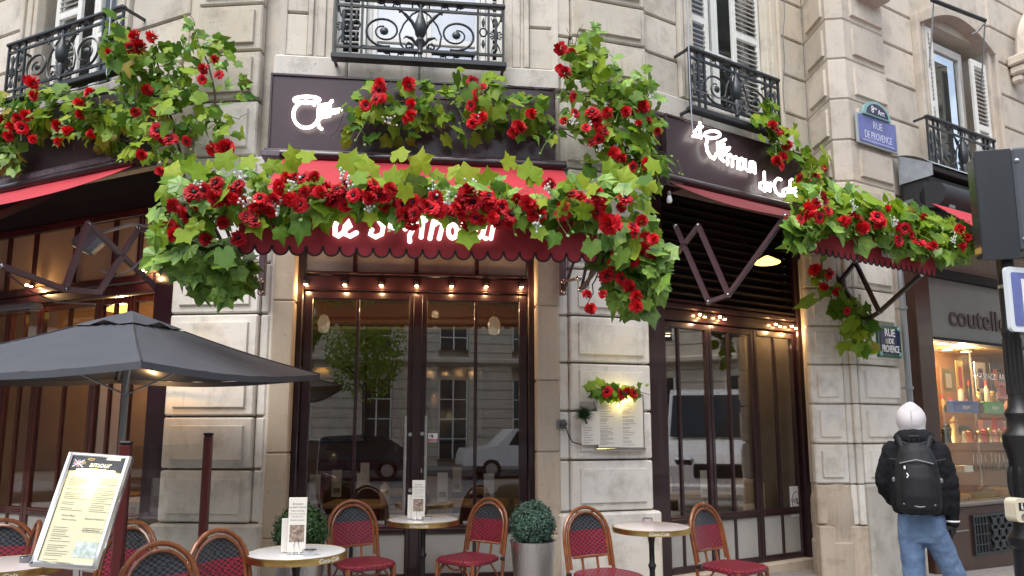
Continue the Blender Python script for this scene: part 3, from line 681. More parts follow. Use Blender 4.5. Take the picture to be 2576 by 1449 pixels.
# ---- left front: folding windows in varnished wood, frosted transom above
n=-.14; X=lambda px,py=1100: FL.x(px,py,n)
zA=FL.z(390,735,n); zB=FL.z(390,640,n)
s1=-.0; sw=[X(-700),X(-520),X(-340),X(-150),X(-8),X(74),X(221),X(304),X(372)]
m=MB(FL); fbox(m,FL,X(372),.0,-.0,4.2,n+.05,.14,.012); fbox(m,FL,-6,X(372),zA,zA+.10,n+.04,.10,.01); fbox(m,FL,-6,X(372),zA+.105,zA+.19,n+.06,.12,.015); fbox(m,FL,-6,X(372),3.72,3.8,n+.03,.1)
m.build('shopfront_frame',AUBD,B,smooth=None)
MB(FL).box(-6,.0,-n-.0,-n+.1,3.803,4.2).build('lintel_panel',DARK,B,smooth=None)
for i,(p,q) in enumerate(zip(sw[:-1],sw[1:])):
    mu=[(p+q)/2] if q-p>.40 else []
    leaf_door(FL,'folding_window',p,q,.03,zA-.01,n,MAHO,mu,.66,stile=.055,bot=.08,lower=mat('lower_panel_%d'%i,(.05,.02,.015),.4) if False else FROSTL)
q=-6.
tm=[-5.6,-5.0,-4.4,-3.8]+[FL.x(p,620,n) for p in (-30,25,90,190,288,352)]+[X(372)]
for c in tm[:-1]: MB(FL).box(c-.025,c+.025,-n-.01,-n+.06,zA+.195,3.72,.005).build('transom_mullion',AUBD,B,smooth=None)
TRB=mat('tan_transom_panel',(.34,.25,.165),.35,var=.1,vscale=3)
for p,q in zip(tm[:-1],tm[1:]): MB(FL).box(p+.026,q-.026,-n+.02,-n+.03,zA+.195,3.72).build('transom_pane',TRB,B,smooth=None)
MB(FL).box(-6,.0,-n-.05,-n+.25,-.05,.028,.01).build('door_sill',STONE_P,B,smooth=None)
# ---- rooms behind the glass
ir=MB(); ir.box(-9,3.6,12.4,12.6,0,4.3); ir.box(-9.2,-9,7.5,12.6,0,4.3); ir.box(3.6,3.75,8.9,12.6,0,4.3); ir.build('interior_wall',IWALL,B,smooth=None)
MB().prismz([(-9,12.5),(-9,9.6),(lpl.x-.1,lpl.y+.45),(cl.x,cl.y+.42),(cr.x,cr.y+.42),(rpr.x,rpr.y+.42),(3.4,9.0),(3.7,12.5)],3.45,3.6).build('interior_ceiling',ICEIL,B,smooth=None)
MB().prismz([(-9,12.5),(-9,9.6),(lpl.x-.1,lpl.y+.3),(cl.x,cl.y+.26),(cr.x,cr.y+.26),(rpr.x,rpr.y+.3),(3.4,9.0),(3.7,12.5)],-.05,.02).build('interior_floor',IFLOOR,B,smooth=None)
m=MB()
for y,z0,z1,d in ((10.2,3.1,3.45,.25),(10.12,3.0,3.10,.40)): m.box(-8.9,3.5,y,y+d,z0,z1,.03)
m.box(-8.9,3.5,10.06,10.5,2.92,2.97,.01); m.build('interior_cornice',IMOLD,B,smooth=None)
MB().box(-8.95,-5.0,9.9,10.0,.02,3.42).build('interior_partition',mat('amber_wall',(.30,.18,.10),.6,var=.15,vscale=2),B,smooth=None)
MB().box(-8.9,3.0,12.2,12.38,.02,1.0,.02).build('interior_dado',MAHO,B,smooth=None)
for x in range(-8,3,2): MB().box(x+.1,x+1.5,12.33,12.39,1.3,2.6,.02).build('wall_mirror',GLASSU if False else mat('dim_mirror_%d'%(x+8),(.25,.2,.16),.08,1.),B,smooth=None)
def plight(name,loc,e,col=(1,.72,.42),r=.05,parent=None):
    l=bpy.data.lights.new(name,'POINT'); l.energy=e; l.color=col; l.shadow_soft_size=r; o=bpy.data.objects.new(name,l); COL.objects.link(o)
    o.location=loc
    if parent is not None:
        o.parent=parent; o.location=WM[parent.name].inverted()@Vector(loc)
    return o
dn=0
DL=[(-1.75,8.2),(-1.8,9.3),(-.4,8.6),(.2,9.6),(1.2,9.2),(1.9,9.8),(2.3,10.5),(2.6,9.6),(1.4,11),(2.0,11.6),(-4.4,8.6),(-3.9,9.5),(-5.6,9.3),(2.5,11.2)]
words=['first','second','third','fourth','fifth','sixth','seventh','eighth','ninth','tenth','eleventh','twelfth','thirteenth','fourteenth']
for i,(x,y) in enumerate(DL):
    z=3.44 if y<10.1 or y>10.6 else 2.9
    d=thing('ceiling_downlight','small bright recessed downlight in the dim cafe ceiling','downlight',(x,y,z-.012),0,'recessed downlights in the cafe ceiling')
    MB(Matrix.Translation((x,y,z-.012))).lathe([(.0,0),(.045,0),(.045,.01),(0,.01)],12).build('bulb',DOWN,d); MB(Matrix.Translation((x,y,z-.012))).lathe([(.046,-.004),(.065,-.004),(.065,.011),(.046,.011)],14).build('ring',BRASS,d)
plight('room_lamp',(-1,9.2,3.0),3); plight('room_lamp',(1.9,10.6,2.9),10); plight('room_lamp',(-5.0,9.0,2.6),34,(1,.62,.30))
# hanging lamps indoors
def pendant(x,y,z,label,matl,r=.2):
    t=thing('pendant_lamp',label,'lamp',(x,y,3.44)); W=Matrix.Translation((x,y,z))
    MB(W).lathe([(.02,.10),(.05,.09),(r,.0),(r*.98,-.015),(.0,-.005)],18).build('lamp_shade',matl,t); MB(W).tube([(0,0,.09),(0,0,3.44-z)],.006,5).build('cord',CASTI,t)
p=at_y(306,780,8.0); pendant(p.x,p.y,p.z,'lit yellow pendant lamp behind the left folding windows',PEND,.16)
p=at_y(1930,665,7.9); pendant(2.55,8.05,3.0,'lit yellow cone lamp under the louvre beside the right end',PEND,.11) if False else None
def globe_lamp(x,y,z,label):
    t=thing('wall_lantern',label,'lamp',(x,y,z)); W=Matrix.Translation((x,y,z))
    MB(W).lathe([(.02,-.18),(.06,-.16),(.075,-.05),(.05,.02),(.02,.04)],8).build('glass_shade',mat('opal_glass',(.55,.45,.33),.3,emis=(1,.75,.45),estr=.12),t)
    MB(W).tube([(0,0,.04),(0,0,.12),(.03,.0,.20),(.09,.0,.22),(.14,0,.14)],.009,6).build('bracket',BRASS,t)
p=at_y(1243,805,8.3); globe_lamp(p.x,p.y,p.z,'opal lantern on a curved brass bracket inside right door')
p=at_y(815,800,8.5); globe_lamp(p.x,p.y,p.z,'opal lantern on a curved brass bracket inside left door')
# indoor furniture
def in_chair(x,y,rz,label,m_):
    t=thing('upholstered_chair',label,'chair',(x,y,.02),rz,'upholstered chairs inside the cafe'); W=WM[t.name]
    MB(W).box(-.25,.25,-.25,.25,.38,.48,.04).build('seat',m_,t); MB(W).box(-.26,.26,.18,.28,.44,.92,.05).build('backrest',m_,t)
    for sx in (-1,1): MB(W).box(sx*.25-.03,sx*.25+.03,-.2,.2,.48,.66,.03).build('armrest',m_,t)
    for sx in (-.21,.21):
        for sy in (-.2,.2): MB(W).box(sx-.02,sx+.02,sy-.02,sy+.02,0,.38,.004).build('leg',OAK,t)
def in_table(x,y,label,sx=.65,sy=.65,rz=0):
    t=thing('wooden_table',label,'table',(x,y,.02),rz,'wooden tables inside the cafe'); W=WM[t.name]
    MB(W).box(-sx/2,sx/2,-sy/2,sy/2,.70,.74,.008).build('tabletop',OAK,t); MB(W).lathe([(.03,.04),(.03,.70)],10).build('leg',CASTI,t); MB(W).lathe([(.22,0),(.22,.02),(.04,.05),(0,.05)],14).build('foot',CASTI,t)
def in_card(x,y,label,rz=0,z=.762,h=.30):
    t=thing('standing_menu',label,'menu card',(x,y,z),rz,'menu cards on the indoor tables'); W=WM[t.name]
    MB(W).box(-.055,.055,-.004,.004,0,h,.001).build('card',PAPER,t); MB(W).box(-.04,.04,-.006,-.0045,.04,.10).build('picture',PHOTO,t)
    MB(W).prismz([(-.04,-.03),(.04,-.03),(.04,.03),(-.04,.03)],-.002,.003).build('base',STEEL,t)
RA=math.radians
inT=[(-1.62,7.75,'square table just behind the left door pane',0),(-.35,7.85,'square table behind the door meeting stile',0),(.35,7.75,'square table inside the right door leaf',0),(1.75,8.45,'square table behind the right folding doors',RA(31)),(2.35,8.9,'square table at far end behind folding doors',RA(31)),(-4.0,8.1,'square table behind the left folding windows',RA(-24)),(-4.7,8.7,'square table deep behind left folding windows',RA(-24)),(-1.3,9.2,'square table deep in the room behind left door',0),(-.2,9.3,'square table deep in the room behind right door',0)]
for x,y,l,r in inT: in_table(x,y,l,.65,.65,r)
inC=[(-1.15,7.95,R_(100),'pale armchair seen low through the left door',BEIGE),(-1.0,8.8,0,'pale armchair deeper behind the left door',BEIGE),(.0,8.45,R_(20),'pale armchair behind the right door leaf',BEIGE),(.42,8.5,R_(-10),'pale armchair near the right jamb indoors',BEIGE),(1.3,8.4,R_(120),'pale armchair behind first folding door',BEIGE),(1.95,9.05,R_(31),'pale armchair behind middle folding door',BEIGE),(2.6,8.6,R_(-60),'pale armchair behind last folding door',BEIGE),(-3.6,8.7,R_(-24),'amber armchair behind the left folding windows',ORNG),(-4.5,8.1,R_(70),'amber armchair at the far left indoors',ORNG)]
for a_ in inC: in_chair(*a_)
for (px,py,Y,l) in ((790,1285,7.5,'tall menu card low behind the left pane of the door'),(847,1210,8.3,'menu card deeper behind the left door'),(1113,1235,7.8,'menu card behind the left part of right door'),(1150,1190,8.9,'menu card farther behind the right door'),(1230,1245,7.6,'white menu card near right jamb behind glass'),(1775,1240,8.2,'beige menu card behind the middle folding door')):
    p=at_y(px,py,Y); in_card(p.x,p.y,l)
# ================================================================== spot lamps over the doors
def spot(f,px,py,n,label,group,twin=False,e=1.6):
    c=f.P(px,py,n); t=fthing('spot_lamp',label,'lamp',f,c.x,-c.y,c.z,group)
    m=MB(f); m.lathe([(.0,-.012),(.016,-.010),(.018,.012),(.0,.014)],10,(c.x,c.y,c.z)); m.build('bulb',SPOT,t)
    m=MB(f); m.lathe([(.019,-.004),(.026,-.004),(.024,.03),(.012,.04),(.0,.04)],10,(c.x,c.y,c.z)); m.tube([(c.x,c.y,c.z+.03),(c.x,c.y+.07,c.z+.04)],.006,5); m.build('housing',CASTI,t)
    if twin:
        c2=c+Vector((-.075,.0,.012)); m=MB(f); m.lathe([(.0,-.010),(.014,-.008),(.015,.010),(.0,.012)],10,tuple(c2)); m.build('bulb',SPOT,t)
    plight('spot_light',f.w(c.x,-c.y+.05,c.z-.05),e,(1,.62,.28),.02,t)
nth=['first','second','third','fourth','fifth','sixth','seventh']
for i,px in enumerate((769,867,959,1048,1136,1223,1312)):
    spot(FC,px,714+i*1.2,-.14,'%s warm spot from the left in the row over the glass doors'%nth[i],'spots over the centre doors')
for i,(px,py) in enumerate(((1773,796),(1823,802),(1962,820),(2002,825))):
    spot(FR,px,py,-.06,'%s twin spot from the left above the folding doors'%nth[i],'twin spots over the right folding doors',True)
for i,(px,py) in enumerate(((78,719),(371,683))):
    spot(FL,px,py,-.03,('twin spot at the left over the folding windows','twin spot beside the left pier over the folding windows')[i],'twin spots over the left folding windows',True,3.0)
# warm glow under the left awning
c=FL.P(385,820,.25)
# floodlight unit under the left awning
t=fthing('floodlight',"grey square floodlight on an arm bracket under the left awning",'floodlight',FL,FL.x(225,610,.35),.35,FL.z(225,610,.35))
c=FL.P(225,610,.35); m=MB(FL); m.T=Matrix.Translation(c)@Matrix.Rotation(R_(25),4,'Y')@Matrix.Rotation(R_(-30),4,'X'); m.box(-.16,.16,-.05,.05,-.11,.11,.03); m.build('housing',mat('grey_lamp_housing',(.10,.12,.14),.45),t)
m=MB(FL); m.T=Matrix.Translation(c)@Matrix.Rotation(R_(25),4,'Y')@Matrix.Rotation(R_(-30),4,'X'); m.box(-.135,.135,-.062,-.045,-.085,.085,.006); m.build('lens',mat('lamp_lens',(.15,.18,.21),.12),t)
m=MB(FL); m.tube([tuple(c+Vector((.1,.05,.1))),tuple(c+Vector((.3,.2,.2))),tuple(c+Vector((.35,.45,.22)))],.02,6); m.build('bracket',GREY,t)
# heater strip boxes at the far left
t=fthing('strip_heater','grey strip heater low under the left awning at the frame edge','heater',FL,FL.x(25,775,.3),.3,FL.z(25,775,.3)); c=FL.P(30,778,.3)
MB(FL).box(c.x-.5,c.x+.42,c.y-.06,c.y+.06,c.z-.03,c.z+.05,.02).build('housing',GREY,t); MB(FL).box(c.x-.45,c.x+.38,c.y-.05,c.y+.05,c.z-.04,c.z-.031).build('reflector',STEEL,t)
# ================================================================== signboards
def signboard(f,s0,s1,z0,z1,n,label):
    t=fthing('signboard',label,'sign',f,s0,0,z0)
    MB(f).box(s0,s1,-n,.06,z0,z1,.006).build('board',AUB,t,smooth=None)
    m=MB(f); e=.02
    m.box(s0,s1,-n-.014,-n+.01,z1-.02,z1+.004,.003); m.box(s0,s0+.02,-n-.014,-n+.01,z0,z1-.02,.003); m.box(s1-.02,s1,-n-.014,-n+.01,z0,z1-.02,.003); m.build('edge_trim',AUBD,t,smooth=None)
    m=MB(f); m.box(s0-.05,s1+.05,-n-.05,.06,z0-.10,z0-.035,.01); m.box(s0-.03,s1+.03,-n-.02,.06,z0-.035,z0-.003,.006); m.build('bottom_moulding',TRIMG,t,smooth=None)
    return t
def strokes(f,t,name,n,lst,rad,flat=.6,mt=None):
    """lst: polylines of sign-plane points given as picture measures; each letter one part"""
    for ob in lst:
        m=MB(f); r=rad
        for st_ in ob:
            pts=[f.P(px,py,n) for px,py in st_]
            m.tube(pts,r,8,flat=1)
            for q in (pts[0],pts[-1]): m.ell(tuple(q),r,r*.9,r,8,6)
        m.build(name,mt or LETTER,t)
def arc(cx,cy,rx,ry,a0,a1,k=14): return [(cx+rx*math.cos(R_(a0+(a1-a0)*i/k)),cy+ry*math.sin(R_(a0+(a1-a0)*i/k))) for i in range(k+1)]
nS=.16
s0,s1=FC.x(677,290,nS),FC.x(1397,310,nS)
zS1=FC.z(1040,204,nS); zS0=FC.z(1040,388,nS); zR1=FR.z(1777,317,nS); zR0=FR.z(1700,446,nS)
sg=signboard(FC,s0,s1,zS0,zS1,nS,'dark aubergine signboard with a glowing haloed letter a over the doorway')
nl=nS+.045
zz=lambda x,y:(694.8+x*.09045,216.3+y*.09045)
halo=[zz(*p) for p in arc(850,385,355,88,0,360,26)]
bowl=[zz(*p) for p in arc(830,800,355,365,-50,-335,22)]
stem=[zz(1190,560),zz(1170,800),zz(1160,1000),zz(1190,1140),zz(1260,1190)]
wing=[[zz(1200,560),zz(1350,520),zz(1480,500),zz(1555,415)],[zz(1200,640),zz(1400,600),zz(1500,560)],[zz(1220,720),zz(1450,690),zz(1640,670),zz(1800,655)],[zz(1220,800),zz(1450,770),zz(1620,740),zz(1750,700)],[zz(1210,880),zz(1350,850),zz(1480,830)],[zz(1200,700),zz(1200,930)]]
strokes(FC,sg,'letter',nl,[[halo],[bowl,stem],wing],.0165)
s0,s1=FR.x(1672,340,nS),FR.x(2030,430,nS)
sr=signboard(FR,.13,WR+.02,zR0,zR1,nS,'dark aubergine signboard with glowing cursive lettering over the folding doors')
MB(FR).box(.05,.125,-.10,.06,zR0-.05,zR1,.01).build('side_return',AUBD,sr,smooth=None)
m=MB(FR); m.box(.06,.30,-.24,.06,4.05,4.155,.012); m.build('end_bracket',AUBD,sr,smooth=None)
q=lambda x,y:(1704.2+x*.1628,281.9+y*.1628)
L_=[[[q(345,165),q(345,280),q(365,400)],[q(320,230),q(385,225)]],
 [[q(300,270),q(250,310),q(300,350),q(330,380),q(240,370)]],
 [[q(*p) for p in arc(540,348,118,55,-5,355,20)]],
 [[q(465,410),q(445,500),q(460,600),q(510,690),q(570,720)],[q(620,470),q(625,600),q(655,700),q(720,760)],[q(570,715),q(600,640)],[q(640,480),q(700,440),q(740,425)],[q(650,560),q(740,560),q(805,550)],[q(660,520),q(720,500)],[q(680,620),q(750,610),q(790,580)],[q(690,680),q(740,640)]],
 [[q(775,670),q(775,810)],[q(775,690),q(810,655),q(850,700),q(850,840)],[q(850,720),q(900,690),q(935,740),q(935,870)]],
 [[q(*p) for p in arc(985,800,38,85,0,360,14)]],
 [[q(1050,740),q(1050,870),q(1090,910),q(1125,860),q(1125,770)],[q(1125,770),q(1130,920)]],
 [[q(1160,770),q(1190,800),q(1185,930)],[q(1190,790),q(1200,940)]],
 [[q(1340,930),q(1345,1080),q(1350,1220)],[q(*p) for p in []] or [q(1330,1080),q(1275,1100),q(1275,1170),q(1330,1200)]],
 [[q(1395,1100),q(1395,1210),q(1430,1225),q(1440,1100)]],
 [[q(1600,1045),q(1555,1025),q(1505,1070),q(1495,1150),q(1525,1240),q(1590,1290),q(1650,1290)]],
 [[q(*p) for p in arc(1670,1235,40,45,0,360,12)],[q(1710,1200),q(1715,1300)]],
 [[q(1770,1040),q(1740,1060),q(1740,1200),q(1745,1370)],[q(1700,1180),q(1790,1190)]],
 [[q(1800,1260),q(1840,1225),q(1810,1210),q(1795,1270),q(1840,1300)],[q(1830,1170),q(1850,1150)]]]
strokes(FR,sr,'letter',nl+.02,L_,.0165)
sl=signboard(FL,-5.6,-.42,4.30,5.02,nS,'dark aubergine signboard half hidden by flowers at the left corner')
# ================================================================== awnings
def scallops(m,f,s0,s1,z0,drop,n,k,th=.006,side=1):
    w_=(s1-s0)/k
    for i in range(k):
        a=s0+i*w_; pts=[(a+w_*.03,z0)]
        pts=[(a+w_*.5-w_*.47*math.cos(math.pi*j/8),z0-drop*math.sin(math.pi*j/8)**.8) for j in range(9)]
        poly=pts+[(a+w_*.97,z0+.004),(a+w_*.03,z0+.004)]
        m.prism(poly,-n,-n+th)
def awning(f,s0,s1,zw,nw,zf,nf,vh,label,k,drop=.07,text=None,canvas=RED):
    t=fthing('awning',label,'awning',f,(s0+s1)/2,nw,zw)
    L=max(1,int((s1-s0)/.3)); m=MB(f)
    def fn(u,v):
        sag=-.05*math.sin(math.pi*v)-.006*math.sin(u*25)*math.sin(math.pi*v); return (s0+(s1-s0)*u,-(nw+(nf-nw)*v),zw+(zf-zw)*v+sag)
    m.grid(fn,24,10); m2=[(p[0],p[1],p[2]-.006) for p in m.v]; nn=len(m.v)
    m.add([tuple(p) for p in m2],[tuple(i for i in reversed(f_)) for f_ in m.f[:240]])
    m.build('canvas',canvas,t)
    m=MB(f); m.box(s0,s1,-nf-.02,-nf+.025,zf-.05,zf+.01,.012); m.build('front_bar',AUBD,t,smooth=None)
    m=MB(f); m.box(s0,s1,-nf-.03,-nf-.022,zf-vh,zf,0); m.build('valance',VAL,t,smooth=None)
    w_=(s1-s0)/k
    for i in range(k):
        a=s0+i*w_
        pts=[(a+w_*.5-w_*.47*math.cos(math.pi*j/8),zf-vh-.003-drop*math.sin(math.pi*j/8)**.8) for j in range(9)]
        m=MB(f); m.prism([(p[0],p[1]) for p in pts]+[(a+w_*.97,zf-vh+.015),(a+w_*.03,zf-vh+.015)],-nf-.0325,-nf-.0305); s=m.build('scallop',VAL,t,smooth=None)
        m=MB(f); m.tube([(p[0],-nf-.031,p[1]) for p in pts],.0075,5); m.build('border',BORD,s)
    MB(f).tube([(s0-.03,-nw-.02,zw+.02),(s1+.03,-nw-.02,zw+.02)],.055,10).build('roller',canvas if False else AUBD,t)
    return t
def arm(f,t,pts,matl,r=.02,bolts=True,name='arm'):
    """pts local (s,-n,z) list of segments"""
    for a,b in pts:
        a=Vector(a);b=Vector(b); d=(b-a).normalized(); m=MB(f); m.tube([a-d*.02,b+d*.02],r*1.25,4); am=m.build(name,matl,t,smooth=None)
        if bolts:
            m=MB(f)
            for p in (a,b): m.ell((p.x-.0,p.y,p.z),.028,.028,.028,8,6)
            m.build('bolt',STEEL,am)
# centre awning
ca0,ca1=FC.x(600,600,1.62),FC.x(1502,620,1.62)
zf=FC.z(1040,560,1.62); zv=FC.z(1040,627,1.62)
awc=awning(FC,ca0,ca1,4.10,.20,zf+.06,1.6,zf+.06-zv,'red canvas awning over the glass doors with a scalloped dark red valance',22)
v=lambda x,y:(812.8+x*.178,537.5+y*.178)
TX=[[[v(230,20),v(170,180),v(170,300),v(210,320),v(280,270)]],
 [[v(300,230),v(390,170),v(370,100),v(310,180),v(310,290),v(380,320),v(470,270)]],
 [[v(900,60),v(830,40),v(780,90),v(850,190),v(830,290),v(740,330),v(665,290),v(690,230)]],
 [[v(960,90),v(945,190),v(1000,200)],[v(930,120),v(1010,120)]],
 [[v(1160,215),v(1200,165),v(1310,145),v(1450,90)],[v(1400,40),v(1290,180),v(1220,310),v(1225,390)],[v(1420,60),v(1400,200),v(1385,330)]],
 [[v(1560,110),v(1510,350)],[v(1545,170),v(1650,110),v(1690,160),v(1640,350)]],
 [[v(*p) for p in arc(1830,250,60,95,0,360,16)]],
 [[v(1980,150),v(1940,300),v(1990,345),v(2060,270),v(2090,150)],[v(2090,150),v(2050,330)]],
 [[v(2180,160),v(2140,300),v(2200,350),v(2260,280),v(2290,160)],[v(2270,200),v(2250,320),v(2300,350)]],
 [[v(2410,150),v(2370,350)],[v(2400,200),v(2440,150)]]]
strokes(FC,awc,'letter',1.655,TX,.0185,mt=LETTERV)
for (px,xin) in ((588,1),(1478,-1)):
    so=FC.x(px,690,.9)
    W0=FC.P(658 if xin>0 else 1416,735,.06); Wt=FC.P(662 if xin>0 else 1418,640,.06)
    m=MB(FC); m.box(W0.x-.03,W0.x+.03,-.10,-.02,W0.z-.03,Wt.z+.15,.006); m.build('wall_bracket',BRNM,awc,smooth=None)
    e=FC.P(632 if xin>0 else 1462,728,.75)
    segs=[((W0.x,-.09,W0.z),(W0.x-xin*.07,-.5,W0.z+.34)),((W0.x-xin*.10,-1.1,Wt.z+.05),tuple(e)),((W0.x-xin*.16,-1.25,Wt.z+.02),tuple(e+Vector((-.05*xin,0,.02)))),(tuple(e),(W0.x-xin*.25,-1.58,zf+.02)),((W0.x,-.09,W0.z+.1),tuple(e+Vector((.02*xin,.0,.1))))]
    arm(FC,awc,segs,BRNM,.014)
# right awning
ra0,ra1=.10,WR-.02
zfR=FR.z(1990,548,1.6)-.12
awr=awning(FR,ra0,ra1,4.12,.18,zfR+.12,1.6,zfR+.12-3.13,'red awning over the folding doors seen from its left end with scalloped valance',26,.06,canvas=mat('shaded_red_canvas',(.15,.010,.016),.8,var=.12,vscale=3,bump=.12,bscale=180))  # shade on this canvas is put into its colour, a darker red
vs_,fs_=text_mesh('fondée',.10,.003); 
p=FR.P(2238,641,1.64); m=MB(FR); m.add([(p.x+a*.9,-1.636+b,p.z+c) for a,b,c in vs_],fs_); m.build('lettering',WHT,awr,smooth=None)
vs_,fs_=text_mesh('OSE',.17,.003); p=FR.P(2222,606,1.64); m=MB(FR); m.add([(p.x+a*.9,-1.636+b,p.z+c) for a,b,c in vs_],fs_); m.build('lettering',mat('grey_lettering',(.5,.44,.46),.5),awr,smooth=None)
def pant(f,t,s,pix,n_of,matl,r=.022):
    """pantograph arm standing in the vertical plane s=const; pix = list of point pairs given by distance out from the wall and height"""
    segs=[((s,-a[0],a[1]),(s,-b[0],b[1])) for a,b in pix]; arm(f,t,segs,matl,r)
def on_s(f,s,px,py):
    """(n,z) where the sight line meets the plane s=const of a face"""
    r=ray(px,py); d=f.d; o=f.o; t=(o[0]*d[0]+o[1]*d[1]+s)/(r.x*d[0]+r.y*d[1]); X_,Y_,Z_=r.x*t,r.y*t,CAMH+r.z*t
    return ((X_-o[0])*f.n[0]+(Y_-o[1])*f.n[1],Z_)
sA=.16
pts=[on_s(FR,sA,*p) for p in ((1655,700),(1740,635),(1700,570),(1783,760),(1757,568),(1833,742),(1975,545))]
pant(FR,awr,sA,[(pts[0],pts[4]),(pts[2],pts[3]),(pts[4],pts[5]),(pts[3],pts[5]),(pts[5],pts[6])],None,BRNM)
sB=WR-.05
pts=[on_s(FR,sB,*p) for p in ((2028,690),(2083,660),(2032,806),(2152,660),(2175,808),(2212,785),(2318,690))]
pant(FR,awr,sB,[(pts[0],pts[1]),(pts[1],pts[4]),(pts[2],pts[3]),(pts[3],pts[5]),(pts[4],pts[5]),(pts[5],pts[6])],None,BLKM)
# left awning
awl=awning(FL,-4.6,-.30,4.12,.20,3.25,1.6,.25,'red awning at the left corner seen from its right end, underside dark',26)
sC=-.34
pts=[on_s(FL,sC,*p) for p in ((408,738),(348,575),(222,563),(282,622),(250,735),(163,728),(0,668),(408,590))]
pant(FL,awl,sC,[(pts[0],pts[2]),(pts[2],pts[5]),(pts[1],pts[4]),(pts[4],pts[5]),(pts[5],pts[6]),(pts[1],pts[7])],None,BRNM,.025)
for s_ in (-1.75,-2.9):
    arm(FL,awl,[((s_,-.15,4.0),(s_-.1,-1.0,3.35)),((s_-.1,-1.0,3.35),(s_-.12,-1.55,3.2))],BRNM,.035)
m=MB(FL); c0=FL.P(420,600,.5)
cab=[FL.P(*p) for p in ((410,600,.25),(370,640,.25),(330,680,.3),(290,695,.3),(250,680,.35))]
m.tube(cab,.009,5); m.tube([FL.P(*p) for p in ((20,690,.3),(80,735,.3),(140,760,.3),(240,765,.3))],.009,5); m.build('cable',GREY,awl)
# far awning of the knife shop
t=fthing('shop_awning','rolled awning with a red strip in a dark box beneath grey lead flashing','awning',FP,2.3,.1,4.4)
zb=FP.z(2350,520,.3)
m=MB(FP)
def ff(u,v): return (1.08+5*u,-(.02+.42*v),4.93-.06*v-.17*v*v)
m.grid(ff,10,4); m.add([(1.08,-.02,4.93),(1.08,-.44,4.70),(1.08,-.44,4.55),(1.08,-.02,4.55),(6.08,-.44,4.70),(6.08,-.44,4.66)],[(0,1,2,3)]); m.build('lead_flashing',LEAD,t)
MB(FP).box(1.1,6,-.42,.0,4.62,4.70,.01).build('cassette',DARK,t,smooth=None)
MB(FP).box(1.1,6,-.36,.0,3.95,4.62,.05).build('dark_box',mat('black_canvas_box',(.012,.013,.016),.6),t,smooth=None)
m=MB(FP); m.tube([(1.1,-.40,4.32),(6,-.40,4.32)],.16,12); m.build('roller',mat('slate_roller',(.016,.018,.022),.6),t)
MB(FP).tube([(1.85,-.46,4.20),(1.9,-.52,4.13),(5.9,-1.25,3.86)],[.02,.05,.07],6).build('tail',RED,t) if False else None
A0=FP.P(2345,511,.56); A1=FP.P(2480,586,1.5); ln=Vector((4.2,0,0)); th_=Vector((0,0,-.008)); m=MB(FP); q4=[A0,A0+ln,A1+ln,A1]; m.add(q4+[p_+th_ for p_ in q4],[(0,3,2,1),(4,5,6,7),(0,1,5,4),(1,2,6,5),(2,3,7,6),(3,0,4,7)]); m.build('canvas',RED,t,smooth=None)
m=MB(FP); c=FP.P(2275,490,.3); m.tube([(1.05,-.05,c.z-.10),(1.3,-.42,c.z+.08)],.025,4); m.tube([(1.05,-.05,c.z+.02),(1.32,-.44,c.z+.12),(1.34,-.46,c.z-.1)],.028,4); m.box(1.28,1.4,-.5,-.38,c.z-.12,c.z+.14,.01); m.build('bracket',ALU,t,smooth=None)
# ================================================================== flower garlands
def leaf_mesh(name,lobes,droop,matl,seed):
    rnd=random.Random(seed); c=(0,.36); out=[]
    for a,r in lobes: out.append((a,r*(1+rnd.uniform(-.07,.07))))
    pts=[(c[0]+r*math.cos(R_(a)),c[1]+r*math.sin(R_(a)),-droop*r*r+(.012 if r<.48 else -.012)) for a,r in out]
    pts=[(x,y,z+.16*abs(x)+rnd.uniform(-.02,.02)-.22*droop*y*y+.05*math.sin(7*x+seed)) for x,y,z in pts]
    vs=[(c[0],c[1],.0)]+pts; n=len(pts); fs=[(0,1+i,1+(i+1)%n) for i in range(n)]
    o=len(vs); vs+=[(-.012,-.45,-.08),(.012,-.45,-.08),(0,.0,.0)]; fs.append((o,o+1,o+2))
    me=bpy.data.meshes.new(name); me.from_pydata(vs,[],fs); me.materials.append(matl); me.update(); me.polygons.foreach_set('use_smooth',[True]*len(me.polygons)); return me
MAPLE=[(-88,.22),(-72,.44),(-52,.54),(-38,.50),(-26,.56),(-14,.50),(0,.47),(14,.52),(26,.66),(36,.58),(50,.50),(64,.50),(76,.60),(84,.66),(90,.80),(96,.66),(104,.60),(116,.50),(130,.50),(144,.58),(154,.66),(166,.52),(180,.47),(194,.50),(206,.56),(218,.50),(232,.54),(252,.44),(268,.22)]
IVY=[(-88,.22),(-66,.46),(-38,.56),(-20,.50),(-4,.46),(14,.54),(28,.60),(42,.52),(60,.48),(76,.60),(90,.78),(104,.60),(120,.48),(138,.52),(152,.60),(166,.54),(184,.46),(200,.50),(218,.56),(246,.46),(268,.22)]
ROUND=[(-86,.30),(-50,.44),(-15,.46),(20,.45),(55,.44),(78,.48),(90,.56),(102,.48),(125,.44),(160,.45),(195,.46),(230,.44),(266,.30)]
LM=[leaf_mesh('leaf_mesh',MAPLE,.25,LEAF,1),leaf_mesh('leaf_mesh',MAPLE,.55,LEAF,2),leaf_mesh('leaf_mesh',IVY,.3,LEAF,3),leaf_mesh('leaf_mesh',IVY,.7,LEAF,4),leaf_mesh('leaf_mesh',IVY,-.3,LEAF,6)]
LY=[leaf_mesh('leaf_mesh',MAPLE,.2,LEAFY,5),leaf_mesh('leaf_mesh',MAPLE,.5,LEAFY,8)]
LDRY=leaf_mat('yellowing_leaf',(.26,.30,.03),(.34,.30,.04),(.22,.16,.03),.3)
LB=[leaf_mesh('leaf_mesh',IVY,.5,LDRY,11)]
